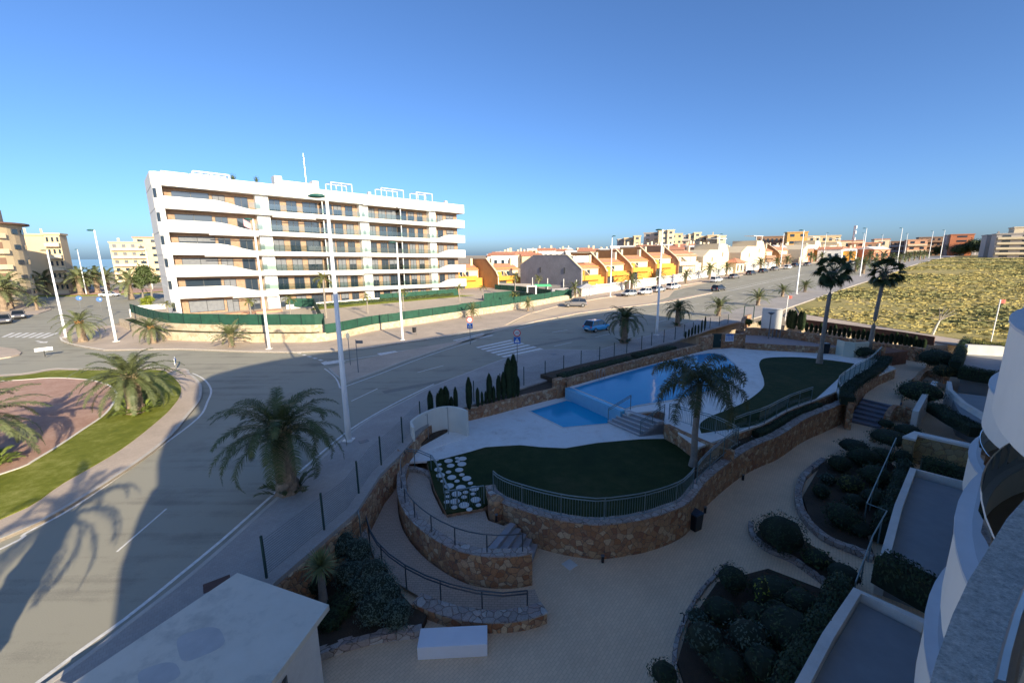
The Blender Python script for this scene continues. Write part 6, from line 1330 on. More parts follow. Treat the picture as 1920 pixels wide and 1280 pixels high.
def bandtop(F):
    return lambda u: F + .12 + 1.08 * (1 - smooth((u - 7) / 6.0)) + 1.0 * smooth((u - 48.3) / 4.0) if u > 0 else F + 1.2
line_ = frontline()
WR = 2.1     # recess of the facade behind the bands
body = MB()
def slabbox(mb, u0, u1, v0, v1, z0, z1, m=0):
    P8 = [(u0, v0, z0), (u1, v0, z0), (u1, v1, z0), (u0, v1, z0), (u0, v0, z1), (u1, v0, z1), (u1, v1, z1), (u0, v1, z1)]
    mb.add([(*uv(u, v), z + zoff(u)) for u, v, z in P8], [(3, 2, 1, 0), (4, 5, 6, 7), (0, 1, 5, 4), (1, 2, 6, 5), (2, 3, 7, 6), (3, 0, 4, 7)], m)
m = MB(); slabbox(m, .9, BL - 1.0, WR, 13, -.5, 21.2); m.build('facade', BRICK, fl)
# rounded end wall with small windows
endl = [(.95, WR + .02), (.95, .05), (.44, .05), (.30, .11), (-.08, .52), (-.15, .77), (-.15, 13)]
m = MB(); zw(m, endl[::-1], .25, lambda u: -.5, lambda u: 21); m.build('end_wall', WHITE, fl)
for F in FLZ:
    for (ua, va, ub, vb) in [(-.06, .44, .26, .10)]:
        a_, b_ = uv(ua - .02, va - .02), uv(ub - .02, vb - .02); m = MB(); z = F + 1.55; m.bar((*a_, z), (*b_, z), .12, 1.3); m.build('window', WINGLASS, fl)
for k, F in enumerate(FLZ[1:]):
    m = MB(); zw(m, line_, .22, lambda u: F - .62, bandtop(F)); m.build('balcony_band', WHITE, fl)
    m = MB(); slabbox(m, .2, BL - .2, .2, WR + .1, F - .6, F - .02); m.build('floor_slab', WHITE, fl)
m = MB(); zw(m, line_, .3, lambda u: 20.75, lambda u: 22.65); m.build('parapet', WHITE, fl)
m = MB(); slabbox(m, 0, BL - .1, .3, 13, 20.78, 21.3); m.build('roof', WHITE, fl)
# service panels and glass partitions
LOUV = mat('panel louvre', (.32, .34, .36), .6, .1, 6)
PAN = [(13.4, 15.4), (31.6, 33.4), (47.6, 49.3)]
for F in FLZ:
    for i, (a_, b_) in enumerate(PAN):
        m = MB(); slabbox(m, a_, b_, .9, WR + .05, F - .02, F + 2.76); p_ = m.build('service_panel', WHITE, fl)
        m = MB(); slabbox(m, a_ - .02 if i == 0 else a_ + .5, a_ + .6 if i == 0 else a_ + 1.0, .84, .92, F + .4, F + 1.5); m.build('louvre', LOUV, p_)
for F in FLZ[1:]:
    m = MB(); m.add([(*uv(12.2, .12), F + .2), (*uv(49.5, .12), F + .2 - FIT_TILT * 49), (*uv(49.5, .12), F + 1.05 - FIT_TILT * 49), (*uv(12.2, .12), F + 1.05)], [(0, 1, 2, 3)]); m.build('glass_balustrade', BALGLASS, fl)
    for u in (24.2, 40.2):
        m = MB(); slabbox(m, u, u + .06, .3, WR, F + .1, F + 2.3); m.build('glass_partition', BALGLASS, fl); m = MB(); slabbox(m, u - .03, u + .12, .25, .4, F, F + 2.5); m.build('partition_post', WHITE, fl)
# windows: dark framed glass, some with lowered shutters
win = {}
def wproto(w_, h, shut):
    key = (w_, h, shut)
    if key in win: return win[key]
    f = MB(); 
    for a_, b_ in (((-w_ / 2, 0, 0), (w_ / 2, 0, 0)), ((-w_ / 2, 0, h), (w_ / 2, 0, h)), ((-w_ / 2, 0, 0), (-w_ / 2, 0, h)), ((w_ / 2, 0, 0), (w_ / 2, 0, h)), ((0, 0, 0), (0, 0, h))): f.bar(a_, b_, .10, .07)
    o = f.build('window', FRAME); o['proto'] = 1
    g2 = MB(); g2.box((0, .03, h / 2), (w_ - .1, .03, h - .08)); p = g2.build('pane', [WINGLASS, LITWIN][0], None); p.parent = o
    if shut:
        s_ = MB(); s_.box((0, -.0, h - h * shut / 2), (w_ - .08, .05, h * shut)); q_ = s_.build('shutter', SHUTTER, None); q_.parent = o
    win[key] = o; return o
LITWIN = WINGLASS
used = set()
random.seed(17)
wins = [(3.6, 3.6, 1.9), (8.3, 1.7, 2.1), (11.5, 1.9, 2.1), (16.6, 1.7, 2.2), (19.4, 1.7, 2.2), (22.6, 2.6, 2.2), (25.8, 1.6, 2.2), (27.7, 1.5, 2.2), (29.9, 1.4, 2.2), (34.6, 1.3, 2.2), (36.9, 1.5, 2.2), (39.0, 2.2, 2.2), (41.8, 1.4, 2.2), (43.7, 1.4, 2.2), (45.9, 1.3, 2.2), (51.2, 1.4, 2.1), (53.9, 2.0, 1.9)]
for fi, F in enumerate(FLZ):
    for (u, w_, h) in wins:
        if u == 3.6: u = 4.6; w_ = 4.8
        sh = random.choice([0, 0, .45, 1, 1] if fi < 3 else [0, 0, 0, .4, 1]); key = (w_, h, sh); o = wproto(*key)
        if key in used:
            c = o.copy(); COL.objects.link(c)
            for ch in o.children: d = ch.copy(); COL.objects.link(d); d.parent = c
            o = c
        used.add(key); o.parent = fl; x, y = uv(u, WR - .03); o.location = (x - fl.location.x, y - fl.location.y, F + .08 + (h < 2) * .3 + zoff(u) - fl.location.z); o.rotation_euler = (0, 0, math.pi / 2 - AZF)
        if 'proto' in o: del o['proto']
# roof: chimneys, pergolas, mast, plants
m = MB(); slabbox(m, 16.8, 18.0, 1.0, 3, 21.3, 24.3); m.build('chimney', WHITE, fl); m = MB(); slabbox(m, 23.2, 24.2, 1.0, 3, 21.3, 24.2); m.build('chimney', WHITE, fl); m = MB(); slabbox(m, 18.0, 23.2, 1.4, 4, 21.3, 23.7); m.build('stair_house', WHITE, fl)
for u in (34.2, 52.8): m = MB(); slabbox(m, u, u + .6, 2, 2.6, 21.3, 23.5); m.build('chimney', CONCRETE_W, fl)
def pergola(u0, u1, zt, nm='pergola', th=.12):
    m = MB()
    for u in (u0, u1, (u0 + u1) / 2):
        for v in (.8, 3.5): m.bar((*uv(u, v), 21.3 + zoff(u)), (*uv(u, v), zt + zoff(u)), th, th)
    for v in (.8, 3.5): m.bar((*uv(u0, v), zt + zoff(u0)), (*uv(u1, v), zt + zoff(u1)), th, th)
    for i in range(7): u = u0 + (u1 - u0) * i / 6; m.bar((*uv(u, .8), zt + zoff(u)), (*uv(u, 3.5), zt + zoff(u)), .06, .06)
    m.build(nm, WHITE, fl)
pergola(5.2, 10.0, 23.4, th=.22); pergola(26.4, 30.4, 24.3); pergola(36.5, 41.5, 24.4); pergola(44.6, 48.6, 24.4)
m = MB(); slabbox(m, 1.2, 4.6, 1.0, 4, 22.9, 23.0); m.build('awning', WHITE, fl)
m = MB(); m.tube([(*uv(22.5, 2.5), 23.4), (*uv(22.5, 2.5), 28.6)], [.09, .03], 6)
for i in range(9): z = 23.8 + i * .5; m.tube([(*uv(22.3, 2.5), z), (*uv(22.7, 2.5), z + .25)], .02, 4)
m.build('antenna_mast', STEEL, fl)
for (u, r) in [(10.6, .55), (14.0, .5)]:
    m = MB(); random.seed(int(u)); x, y = uv(u, 1.2); leafblob(m, (x, y, 23.0), (r, r, .7), 260, .09, shell=.2); m.tube([(x, y, 21.3), (x, y, 23.2)], .05, 5); m.build('roof_plant', MIDTREE, fl)
# balcony awning rolls
for (k, u0, u1) in [(5, 32, 39), (5, 39.5, 47.5), (4, 15.5, 22.7), (3, 6, 13), (2, 5, 12.5), (1, 24.5, 31), (0, 8, 15)]:
    F = FLZ[k]; z = F + 2.62; m = MB(); m.tube([(*uv(u0, -.12), z + zoff(u0) + (.0)), (*uv(u1, -.12), z + zoff(u1))], .09, 8); m.build('awning_roll', WHITE, fl)
# people on a balcony and laundry are left small but real: chairs and a sunshade
cl = thing('cloth', 'pinkish cloth hung over a balcony of the fifth floor near the white panel', 'cloth', (*uv(11.6, -.1), 15.6)); m = MB()
for i in range(6): m.quad((*uv(11.0 + i * .18, -.12 - .03 * (i % 2)), 15.2 - i * .1), (*uv(11.0 + (i + 1) * .18, -.12 - .03 * ((i + 1) % 2)), 15.1 - i * .1), (*uv(11.0 + (i + 1) * .18, -.1), 16.25 - i * .12), (*uv(11.0 + i * .18, -.1), 16.35 - i * .12))
m.build('cloth_sheet', mat('pink cloth', (.55, .30, .33), .8, .1, 4), cl)
# podium, lawn, terraces and the street walls
wl = [tuple(p) for p in WALLF]
pod = offset(wl, .5) + [(22, 112), (8, 140), (-30, 130), (-72, 92)]
a = MB(); a.prism(pod, -.05, 1.0); struct(a, 'apartment_terrace', mat('terrace paving', (.46, .38, .30), .8, .1, 2, fine=.2))
a = MB(); a.prism([uv(18, -6.9), uv(54, -6.6), uv(52, -3.4), uv(20, -3.4)], .98, 1.05); struct(a, 'apartment_lawn', SUNLAWN)
hedge('low clipped hedge between the apartment lawn and the ground floor terraces', [uv(20 + i * 1.6, -3.3) for i in range(20)], .6, .6, 1.0, MIDTREE, 141, n=160, size=.12)
t = thing('terrace_wall', 'low white terrace wall before the ground floor of the apartments', 'wall', (*uv(34, -2), 1.0)); m = MB(); m.wall([uv(15.5, -2.2), uv(33, -2.3)], .2, 1.0, 1.75); m.build('wall', WHITE, t)
a = MB(); a.prism([uv(6.5, -3.0), uv(14, -3.0), uv(14, -5.5), uv(5.5, -4.5)], .98, 1.3); struct(a, 'tennis_patch', mat('orange terrace', (.50, .27, .16), .8, .1, 2))
iS = 5 * 3
Q = resample(cr(wl, 4), .8); t = thing('street_wall', 'cream limestone retaining wall along the far pavement', 'wall', (*Q[0], .1)); sA = next(i for i, p in enumerate(Q) if p[0] > P(612, 639, .13)[0])
m = MB(); m.wall(Q[:sA + 1], .35, -.1, 1.15, jit=.01); m.wall(Q[sA:], .4, -.1, lambda d: .98 + .1 * int(d / 12), jit=.01); m.build('masonry', CREAMSTONE, t)
up2 = offset(Q[:sA + 1], 1.5); m = MB(); m.wall(up2, .3, .5, 1.95); m.build('upper_tier', CREAMSTONE, t)
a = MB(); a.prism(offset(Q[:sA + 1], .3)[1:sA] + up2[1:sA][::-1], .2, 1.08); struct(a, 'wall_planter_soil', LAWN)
def screen(label, path, z0, h, group=None):
    t = thing('screen_fence', label, 'fence', (*path[0], z0 if not callable(z0) else z0(0)), 0, group); m = MB(); zf = z0 if callable(z0) else (lambda d: z0)
    m.wall(path, .04, zf, lambda d: zf(d) + h); m.build('fabric', GREEN_SCREEN, t); L = pathlen(path); n = max(1, int(L / 2.5))
    for i in range(n + 1): p, _ = along(path, L * i / n * .999); m = MB(); m.box((p.x, p.y - .04, zf(L * i / n) + h / 2), (.07, .07, h + .05)); m.build('post', DARKGREEN, t)
screen('green screened fence on the upper tier of the cream wall, left part', offset(Q[:sA + 1], 1.6), 1.9, 1.35)
screen('green screened fence on the cream wall, right part beyond the corner', offset(Q[sA:], .2), lambda d: .98 + .1 * int(d / 12), 1.15)
screen('green screened fence returning into the apartment garden beside the corner', [tuple(offset(Q, .3)[sA]), uv(19.5, -4.5), uv(16, -1.5)], 1.3, 1.5)
screen('green screened fence before the ground floor at the middle of the block', [uv(33, -2.6), uv(40, -2.8), uv(47, -2.9), uv(52, -3.1)], 1.0, 1.5)
screen('dark green fence sloping behind the block towards the grey gable', [P(928, 545, .6), P(975, 549, .6), P(1030, 557, .6), P(1072, 560, .6)], .6, 1.7)
screen('teal green fence between the pools behind the block', [P(908, 566, .8), P(960, 560, .8), P(1000, 566, .8)], 1.0, 1.5)
t = thing('white_wall', 'low white boundary wall on the left of the apartment fence', 'wall', (*P(255, 588, .8), .1)); m = MB(); m.wall(resample(G([(250, 600), (262, 592), (330, 586)], .1), 2), .3, 0, 1.9); m.build('wall', WHITE, t)
# ================================================================== HOUSES, DISTANT BLOCKS
ORANGE = mat('orange render', (.66, .30, .045), .8, .07, .8); DKORANGE = mat('shaded orange render', (.42, .21, .08), .85, .12, .8); CREAM = mat('cream render', (.66, .55, .38), .8, .05, .6); BEIGE = mat('beige render', (.58, .45, .28), .8, .06, .4)  # the darker orange has the shade of the party walls in its colour
GREYREN = mat('unpainted grey render', (.26, .25, .27), .9, .16, .35, fine=.3); REDBR = mat('orange red brick', (.48, .17, .08), .8, .1, .5); BROWNR = mat('brown render', (.28, .17, .11), .8, .1, .5); WH2 = mat('white house render', (.70, .69, .66), .7, .04, .5); PALEG = mat('pale grey render', (.42, .38, .35), .8, .06, .4)
def at(s, n): v = EA * s + EB * n; return (v.x, v.y)
def pbox(mb, s0, s1, n0, n1, z0, z1, m=0):
    P8 = [(s0, n0, z0), (s1, n0, z0), (s1, n1, z0), (s0, n1, z0), (s0, n0, z1), (s1, n0, z1), (s1, n1, z1), (s0, n1, z1)]
    mb.add([(*at(s, n), z) for s, n, z in P8], [(3, 2, 1, 0), (4, 5, 6, 7), (0, 1, 5, 4), (1, 2, 6, 5), (2, 3, 7, 6), (3, 0, 4, 7)], m)
def profwall(mb, s0, s1, prof, zb):
    "upright slab across the street direction with outline prof [(n, z)...]"
    n = len(prof); V = [(*at(s, q[0]), zb + q[1]) for s in (s0, s1) for q in prof]
    bm = bmesh.new(); f = bm.faces.new([bm.verts.new((q[0], q[1], 0)) for q in prof]); bm.verts.index_update(); bm.normal_update(); bmesh.ops.triangulate(bm, faces=bm.faces[:]); tri = [tuple(v.index for v in f.verts) for f in bm.faces]; bm.free()
    mb.add(V, tri + [tuple(i + n for i in t[::-1]) for t in tri] + [(i, (i + 1) % n, (i + 1) % n + n, i + n) for i in range(n)])
def terraced(label, s0, w_, n0, zb, col, party, grp=None, fins=2, left=True):
    t = thing('terraced_house', label, 'house', (*at(s0 + w_ / 2, n0), zb), 0, grp); s1 = s0 + w_
    m = MB(); pbox(m, s0 + .3, s1, n0 + 1.2, n0 + 12, zb - 1, zb + 2.9); pbox(m, s0 + .3, s1, n0 + 3.2, n0 + 12, zb + 2.9, zb + 5.6); pbox(m, s0 + .3, s0 + 1.6, n0 + .6, n0 + 3, zb + 2.2, zb + 4.6); m.build('wall', col, t)
    m = MB(); V = [(*at(s, n), z) for s in (s0 + .9, s1 - .2) for (n, z) in ((n0 + 2.6, zb + 5.2), (n0 + 5.6, zb + 6.6), (n0 + 5.6, zb + 6.4), (n0 + 2.6, zb + 5.0))]; m.add(V, [(0, 1, 2, 3), (7, 6, 5, 4), (0, 4, 5, 1), (1, 5, 6, 2), (2, 6, 7, 3), (3, 7, 4, 0)]); m.build('tiled_roof', TILE, t)
    m = MB(); pbox(m, s0 + .9, s1 - .2, n0 + 5.6, n0 + 12, zb + 5.6, zb + 6.7); m.build('roof_terrace', party, t)
    m = MB(); pbox(m, s0 + .3, s0 + w_ * .75, n0 + .2, n0 + 1.3, zb + 2.3, zb + 3.5); m.build('balcony', col, t)
    m = MB(); pbox(m, s0 + 1.4, s1 - .3, n0 + 2.9, n0 + 3.3, zb + 2.9, zb + 5.1); m.build('upper_front', CREAM, t)
    for i in range(fins):
        s = s0 + 2.2 + i * 1.9; m = MB(); profwall(m, s, s + .25, [(n0 + 3.2, 3.0), (n0 + .6, 3.0), (n0 + 3.2, 5.0)], zb); m.build('fin_wall', CREAM, t)
    for (ws, wz, ww, wh) in [(s0 + 2.9, zb + 3.1, 1.0, 1.6), (s0 + 5.0, zb + 3.1, 1.0, 1.6)]:
        m = MB(); pbox(m, ws, ws + ww, n0 + 2.84, n0 + 2.92, wz, wz + wh); m.build('window', WINGLASS, t)
    m = MB(); pbox(m, s0 + 1.2, s0 + 3.6, n0 + 1.12, n0 + 1.22, zb, zb + 2.1); m.build('door', FRAME, t)
    for s in (s0 + 1.2, s1 - 1.4): m = MB(); pbox(m, s, s + .7, n0 + 5, n0 + 5.8, zb + 6, zb + 8.3); m.build('chimney', CREAM, t)
    m = MB(); profwall(m, s0, s0 + .3, [(n0 + .4, -1), (n0 + .4, 3.4), (n0 + 1.2, 4.6), (n0 + 6.0, 8.2), (n0 + 13, 8.2), (n0 + 13, -1)], zb); m.build('party_wall', party, t)
    m = MB()
    for (a_, b_) in (((n0 + .3, 4.0 - .5), (n0 + 1.2, 4.75)), ((n0 + 1.2, 4.75), (n0 + 6.0, 8.35)), ((n0 + 6.0, 8.35), (n0 + 13, 8.35))): m.bar((*at(s0 + .15, a_[0]), zb + a_[1]), (*at(s0 + .15, b_[0]), zb + b_[1]), .45, .16)
    m.build('wall_coping', CREAM, t)
    return t
sg = 79.0
x, y = PT(1086, 556); sg = x * EA.x + y * EA.y; ng = x * EB.x + y * EB.y + 2.0
t = thing('gable_wall_house', 'end house with a big bare grey stained gable wall and three slit windows', 'house', (*at(sg, ng), .6)); m = MB(); profwall(m, sg + 2.5, sg + 2.9, [(ng - .2, -1), (ng - .2, 5.9), (ng + 4.6, 9.2), (ng + 17, 9.2), (ng + 22.5, 6.7), (ng + 22.5, -1)], .6); m.build('gable_wall', GREYREN, t)
m = MB()
for (a_, b_) in (((ng - .2, 5.95), (ng + 4.6, 9.28)), ((ng + 4.6, 9.28), (ng + 17, 9.28)), ((ng + 17, 9.28), (ng + 22.5, 6.78))): m.bar((*at(sg + 2.7, a_[0]), .6 + a_[1]), (*at(sg + 2.7, b_[0]), .6 + b_[1]), .5, .14)
m.build('wall_coping', CREAM, t)
for (n_, z) in [(ng + 5.2, 5.0), (ng + 14, 5.0), (ng + 5.2, 1.8)]: m = MB(); pbox(m, sg + 2.4, sg + 2.5, n_, n_ + .35, z + .4, z + 1.8); m.build('window', FRAME, t)
m = MB(); pbox(m, sg + 2.9, sg + 12, ng + 8, ng + 18, .5, 8.2); pbox(m, sg + 3.5, sg + 9, ng + 3.5, ng + 7, 8, 9.6); m.build('rear_wall', WH2, t)
names = ['orange terraced house right beside the grey gable wall', 'second orange terraced house uphill from the grey gable', 'third orange terraced house, behind the tall pavement lamp', 'fourth orange terraced house, last before the brown roofed one']
s_ = sg + 2.9; hw_ = []
for i in range(4):
    wd = [9.5, 10.2, 10.8, 11.5][i]; zb = T(*at(s_ + 5, ng)) + .9 + i * .35; terraced(names[i], s_, wd, ng, zb, ORANGE, DKORANGE, 'orange terraced houses'); s_ += wd
terraced('brown and cream terraced house with a long tiled roof beside the cream gable', s_, 14.5, ng, T(*at(s_ + 6, ng)) + 1.9, CREAM, BROWNR, fins=3); s_ += 15
x, y = PT(968, 545); so_, no_ = x * EA.x + y * EA.y, x * EB.x + y * EB.y
terraced('orange and cream terraced house between the white block and the grey gable', so_ - 3, 9.5, no_ + 4, .8, ORANGE, DKORANGE); terraced('farther orange and cream terraced house touching the white block corner', so_ - 13, 9.5, no_ + 10, .8, ORANGE, DKORANGE)
def gablehouse(label, s0, w_, n0, zb, col, h=8.5, tower=True, grp=None):
    "house whose broad plain wall faces the street"
    t = thing('gable_house', label, 'house', (*at(s0 + w_ / 2, n0), zb), 0, grp); V = []; prof = [(0, -1), (0, h * .62), (w_ * .22, h * .86), (w_ * .60, h * .86), (w_ * .60, h * 1.08), (w_ * .88, h * 1.05), (w_, h * .72), (w_, -1)] if tower else [(0, -1), (0, h * .6), (w_ * .25, h * .9), (w_ * .75, h * .9), (w_, h * .6), (w_, -1)]
    n = len(prof); V = [(*at(s0 + q[0], nn), zb + q[1]) for nn in (n0, n0 + 9) for q in prof]; bm = bmesh.new(); bm.faces.new([bm.verts.new((q[0], q[1], 0)) for q in prof]); bm.verts.index_update(); bm.normal_update(); bmesh.ops.triangulate(bm, faces=bm.faces[:]); tri = [tuple(v.index for v in f.verts) for f in bm.faces]; bm.free()
    m = MB(); m.add(V, tri + [tuple(i + n for i in q[::-1]) for q in tri] + [(i, (i + 1) % n, (i + 1) % n + n, i + n) for i in range(n)]); m.build('wall', col, t)
    for (a_, z) in ((w_ * .32, h * .45), (w_ * .72, h * .62)): m = MB(); pbox(m, s0 + a_, s0 + a_ + .5, n0 - .05, n0 + .02, zb + z, zb + z + 1.3); m.build('window', FRAME, t)
    m = MB(); pbox(m, s0 + w_ * .62, s0 + w_ * .86, n0 + .5, n0 + 4, zb + h * 1.06, zb + h * 1.06 + .15);
    for a_ in (.62, .86): pbox(m, s0 + w_ * a_ - .1, s0 + w_ * a_ + .1, n0 + .4, n0 + .6, zb + h * .8, zb + h * 1.25)
    pbox(m, s0 + w_ * .5, s0 + w_ * .9, n0 + .4, n0 + 4, zb + h * 1.25, zb + h * 1.27); m.build('roof_pergola', WH2, t); return t
gablehouse('cream house with a broad plain gable facing the street, two slit windows', s_ + 1, 17, ng + 1.5, T(*at(s_ + 8, ng)) + .3, CREAM, 9.2)
terraced('brown terraced house in shadow between the two cream gables', s_ + 18.5, 9, ng + 5, T(*at(s_ + 20, ng)) + .6, DKORANGE, BROWNR)
gablehouse('cream house with grooved wall beside the shadowed brown house', s_ + 28, 20, ng + 2, T(*at(s_ + 36, ng)) + .3, CREAM, 9.5)
terraced('brown roofed house behind palms right of the cream gables', s_ + 52, 13, ng + 3, T(*at(s_ + 56, ng)) + .8, BROWNR, DKORANGE); terraced('second brown roofed house behind the red flag lamp', s_ + 66, 15, ng + 3, T(*at(s_ + 70, ng)) + .8, BROWNR, DKORANGE)
gablehouse('pale cream gable house right of the brown roofs', s_ + 96, 24, ng + 5, T(*at(s_ + 96, ng)) + .3, CREAM, 9, grp=None); gablehouse('farther pale cream gable house near the antenna mast', s_ + 128, 24, ng + 5, T(*at(s_ + 120, ng)) + .3, CREAM, 8.4)
# street walls of the houses
def streetwall(label, s0, s1, n0, h=2.2, col=WH2, bal=True):
    t = thing('garden_wall', label, 'wall', (*at(s0, n0), T(*at(s0, n0)))); m = MB(); k = max(1, int((s1 - s0) / 5))
    for i in range(k):
        a_, b_ = s0 + (s1 - s0) * i / k, s0 + (s1 - s0) * (i + 1) / k; zb = T(*at((a_ + b_) / 2, n0)); pbox(m, a_, b_ - .0 - .01 * (i % 2), n0, n0 + .3, zb - 1, zb + h - (.75 if bal else 0))
    m.build('wall', col, t)
    if bal:
        m = MB(); 
        for i in range(k):
            a_, b_ = s0 + (s1 - s0) * i / k, s0 + (s1 - s0) * (i + 1) / k; zb = T(*at((a_ + b_) / 2, n0)); pbox(m, a_, b_, n0 + .05, n0 + .25, zb + h - .12, zb + h)
            q = a_ + .15
            while q < b_: pbox(m, q, q + .12, n0 + .1, n0 + .2, zb + h - .75, zb + h - .12); q += .3
            pbox(m, a_ - .15, a_ + .15, n0 - .02, n0 + .32, zb - .5, zb + h + .15)
        m.build('balusters', col, t)
    return t
nw = 68.6; sw0 = sg + 1.2
t = thing('garden_wall', 'grey bare wall stub before the grey gable', 'wall', (*at(sw0 - 9, nw), .4)); m = MB(); pbox(m, sw0 - 9, sw0, nw + .4, nw + .8, -.5, 2.6); m.build('wall', GREYREN, t)
segs = [(0, 16, 'white garden wall with balusters before the first orange house'), (18.2, 30, 'white garden wall with balusters before the second orange house'), (32.5, 44, 'white garden wall with balusters before the third orange house'), (46, 58, 'white garden wall with balusters before the brown and cream house'), (60, 74, 'white garden wall before the cream gable'), (84, 110, 'white garden wall uphill of the little gatehouse')]
for a_, b_, lb in segs: streetwall(lb, sw0 + a_, sw0 + b_, nw)
for a_, b_, lb in [(16, 18.2, 'brown garage gate between the first and the second white wall'), (30, 32.5, 'dark garage gate between the second and the third white wall'), (44, 46, 'dark gate between the third and the fourth white wall'), (58, 60, 'dark gate before the cream gable house')]:
    zb = T(*at(sw0 + a_, nw)); t = thing('garage_gate', lb, 'gate', (*at(sw0 + a_, nw), zb)); m = MB(); pbox(m, sw0 + a_ + .05, sw0 + b_ - .05, nw + .1, nw + .2, zb, zb + 2.2); m.build('panel', mat('brown gate panel', (.10, .07, .06), .6, .2, 3), t); m = MB(); pbox(m, sw0 + a_, sw0 + b_, nw, nw + .3, zb + 2.2, zb + 2.4); m.build('lintel', WH2, t)
t = thing('gatehouse', 'tiny cream gatehouse with a hipped tile roof on the far pavement', 'gatehouse', (*at(sw0 + 79, nw), 3)); zb = T(*at(sw0 + 79, nw)); m = MB(); pbox(m, sw0 + 76, sw0 + 82, nw, nw + 4, zb - .5, zb + 3.4); m.build('wall', CREAM, t)
c = at(sw0 + 79, nw + 2); m = MB(); V = [(*at(s, n), zb + 3.4) for s, n in ((sw0 + 74.8, nw - 1), (sw0 + 83.2, nw - 1), (sw0 + 83.2, nw + 5), (sw0 + 74.8, nw + 5))] + [(*c, zb + 5.0)]; m.add(V, [(0, 1, 4), (1, 2, 4), (2, 3, 4), (3, 0, 4), (3, 2, 1, 0)]); m.build('roof', TILE, t)
for a_ in (77, 79.6): m = MB(); pbox(m, sw0 + a_, sw0 + a_ + .9, nw - .06, nw + .02, zb + .6, zb + 2.6); m.build('window', FRAME, t)
streetwall('cream garden wall beyond the white walls, before the pale gables', sw0 + 150, sw0 + 215, nw + 6, 2.4, CREAM, False)
# garden parasol and court behind the grey wall
x, y = P(1100, 548, 2.2); t = thing('parasol', 'pale grey square parasol beside the first orange house', 'parasol', (x, y, .8)); m = MB(); m.add([(-2, -2, 2.4), (2, -2, 2.4), (2, 2, 2.4), (-2, 2, 2.4), (0, 0, 3.3)], [(0, 1, 4), (1, 2, 4), (2, 3, 4), (3, 0, 4)]); m.build('canopy', mat('grey parasol cloth', (.42, .42, .44), .8, .05, 2), t, local=True); m = MB(); m.tube([(0, 0, 0), (0, 0, 3.2)], .04, 6); m.build('pole', STEEL, t, local=True)
Q = G([(925, 546), (985, 548), (1040, 552), (1070, 556)], .6); t = thing('court_wall', 'pale grey court wall with white posts before the grey gable', 'wall', (*Q[0], .5)); m = MB(); m.wall(offset(Q, 3), .25, 0, 2.6); m.build('wall', PALEG, t)
for i in range(6): p, _ = along(offset(Q, 2.9), pathlen(Q) * i / 5.01); m = MB(); m.tube([(p.x, p.y, 0), (p.x, p.y, 4.2)], .1, 6); m.build('post', WH2, t)
x, y = P(1017, 545, 1.6); t = thing('green_awning', 'light green awning before the grey gable wall', 'awning', (x, y, 2.4)); m = MB(); m.box((0, 0, .5), (4.5, 2, .5), taper=.8); m.build('cloth', mat('light green cloth', (.05, .35, .16), .7, .1, 2), t, local=True)
x, y = P(997, 556, .8); t = thing('door_frame', 'dark doorway in a white frame behind the green fence', 'door', (x, y, .8)); m = MB(); m.box((0, 0, 1.2), (2.2, .3, 2.6)); m.build('frame', WH2, t, local=True); m = MB(); m.box((0, -.17, 1.1), (1.6, .05, 2.2)); m.build('opening', BLACKP, t, local=True)

# ---- generic blocks, placed by bearing and distance
def block(label, u0, u1, vt, d, col, floors, z0=5.0, turn=0.0, depth=14, cols=0, cat='building', name='apartment_building', bands=None, roofm=None, side=None, chim=0, grp=None, wm=None):
    x0, y0 = PD(u0, d); x1, y1 = PD(u1, d); cx, cy = (x0 + x1) / 2, (y0 + y1) / 2; W = math.hypot(x1 - x0, y1 - y0); zt = zpix(cx, cy, vt) - z0
    face = math.atan2(y1 - y0, x1 - x0) - math.atan2(cx, cy) * .8 + turn; t = thing(name, label, cat, (cx, cy, z0), face, grp)
    m = MB(); m.box((0, depth / 2, zt / 2 - 2), (W, depth, zt + 4)); m.build('wall', col, t, local=True)
    m = MB(); m.box((0, depth / 2, zt + .2), (W + .6, depth + .6, .5)); m.build('roof', roofm or col, t, local=True)
    fh = zt / floors
    for f in range(floors):
        if bands: m = MB(); m.box((0, -.7, f * fh + .5), (W * .96, 1.4, 1.0)); m.build('balcony', bands, t, local=True)
        for c in range(cols):
            m = MB(); m.box((-W / 2 + W * (c + .5) / cols, -.03, f * fh + fh * .6), (W / cols * .42, .12, fh * .38)); m.build('window', wm or WINGLASS, t, local=True)
    for c in range(chim):
        m = MB(); m.box((-W / 2 + W * (c + .5) / chim, depth * .4, zt + 1.0), (W * .07, 1.2, 2.0)); m.build('chimney', col, t, local=True)
    return t
# left: curved tower, shaded block, distant flats
x, y = PD(-84, 95); t = thing('apartment_building', 'curved beige apartment tower at the left edge with a flat brown eave', 'building', (x, y, .2)); zt = zpix(x, y, 421); TW = 10.5
prof = [(TW * math.cos(a_), TW * math.sin(a_)) for a_ in [math.pi * 2 * i / 40 for i in range(40)]]
m = MB(); m.prism(prof, -2, zt); m.build('wall', BEIGE, t, local=True)
m = MB(); m.prism([(p[0] * 1.12, p[1] * 1.12) for p in prof], zt - .1, zt + .25, bottom=True); m.build('eave', mat('brown eave', (.18, .10, .07), .7, .1, 2), t, local=True)
m = MB(); m.prism([(p[0] * .75, p[1] * .75) for p in prof], zt + .25, zt + 3.2); m.build('penthouse', BEIGE, t, local=True); m = MB(); m.box((3, -4, zt + 4.2), (1.2, 1.2, 2.4)); m.box((-2, -4, zt + 4.2), (2.5, 2, 2.6)); m.build('chimney', CREAM, t, local=True)
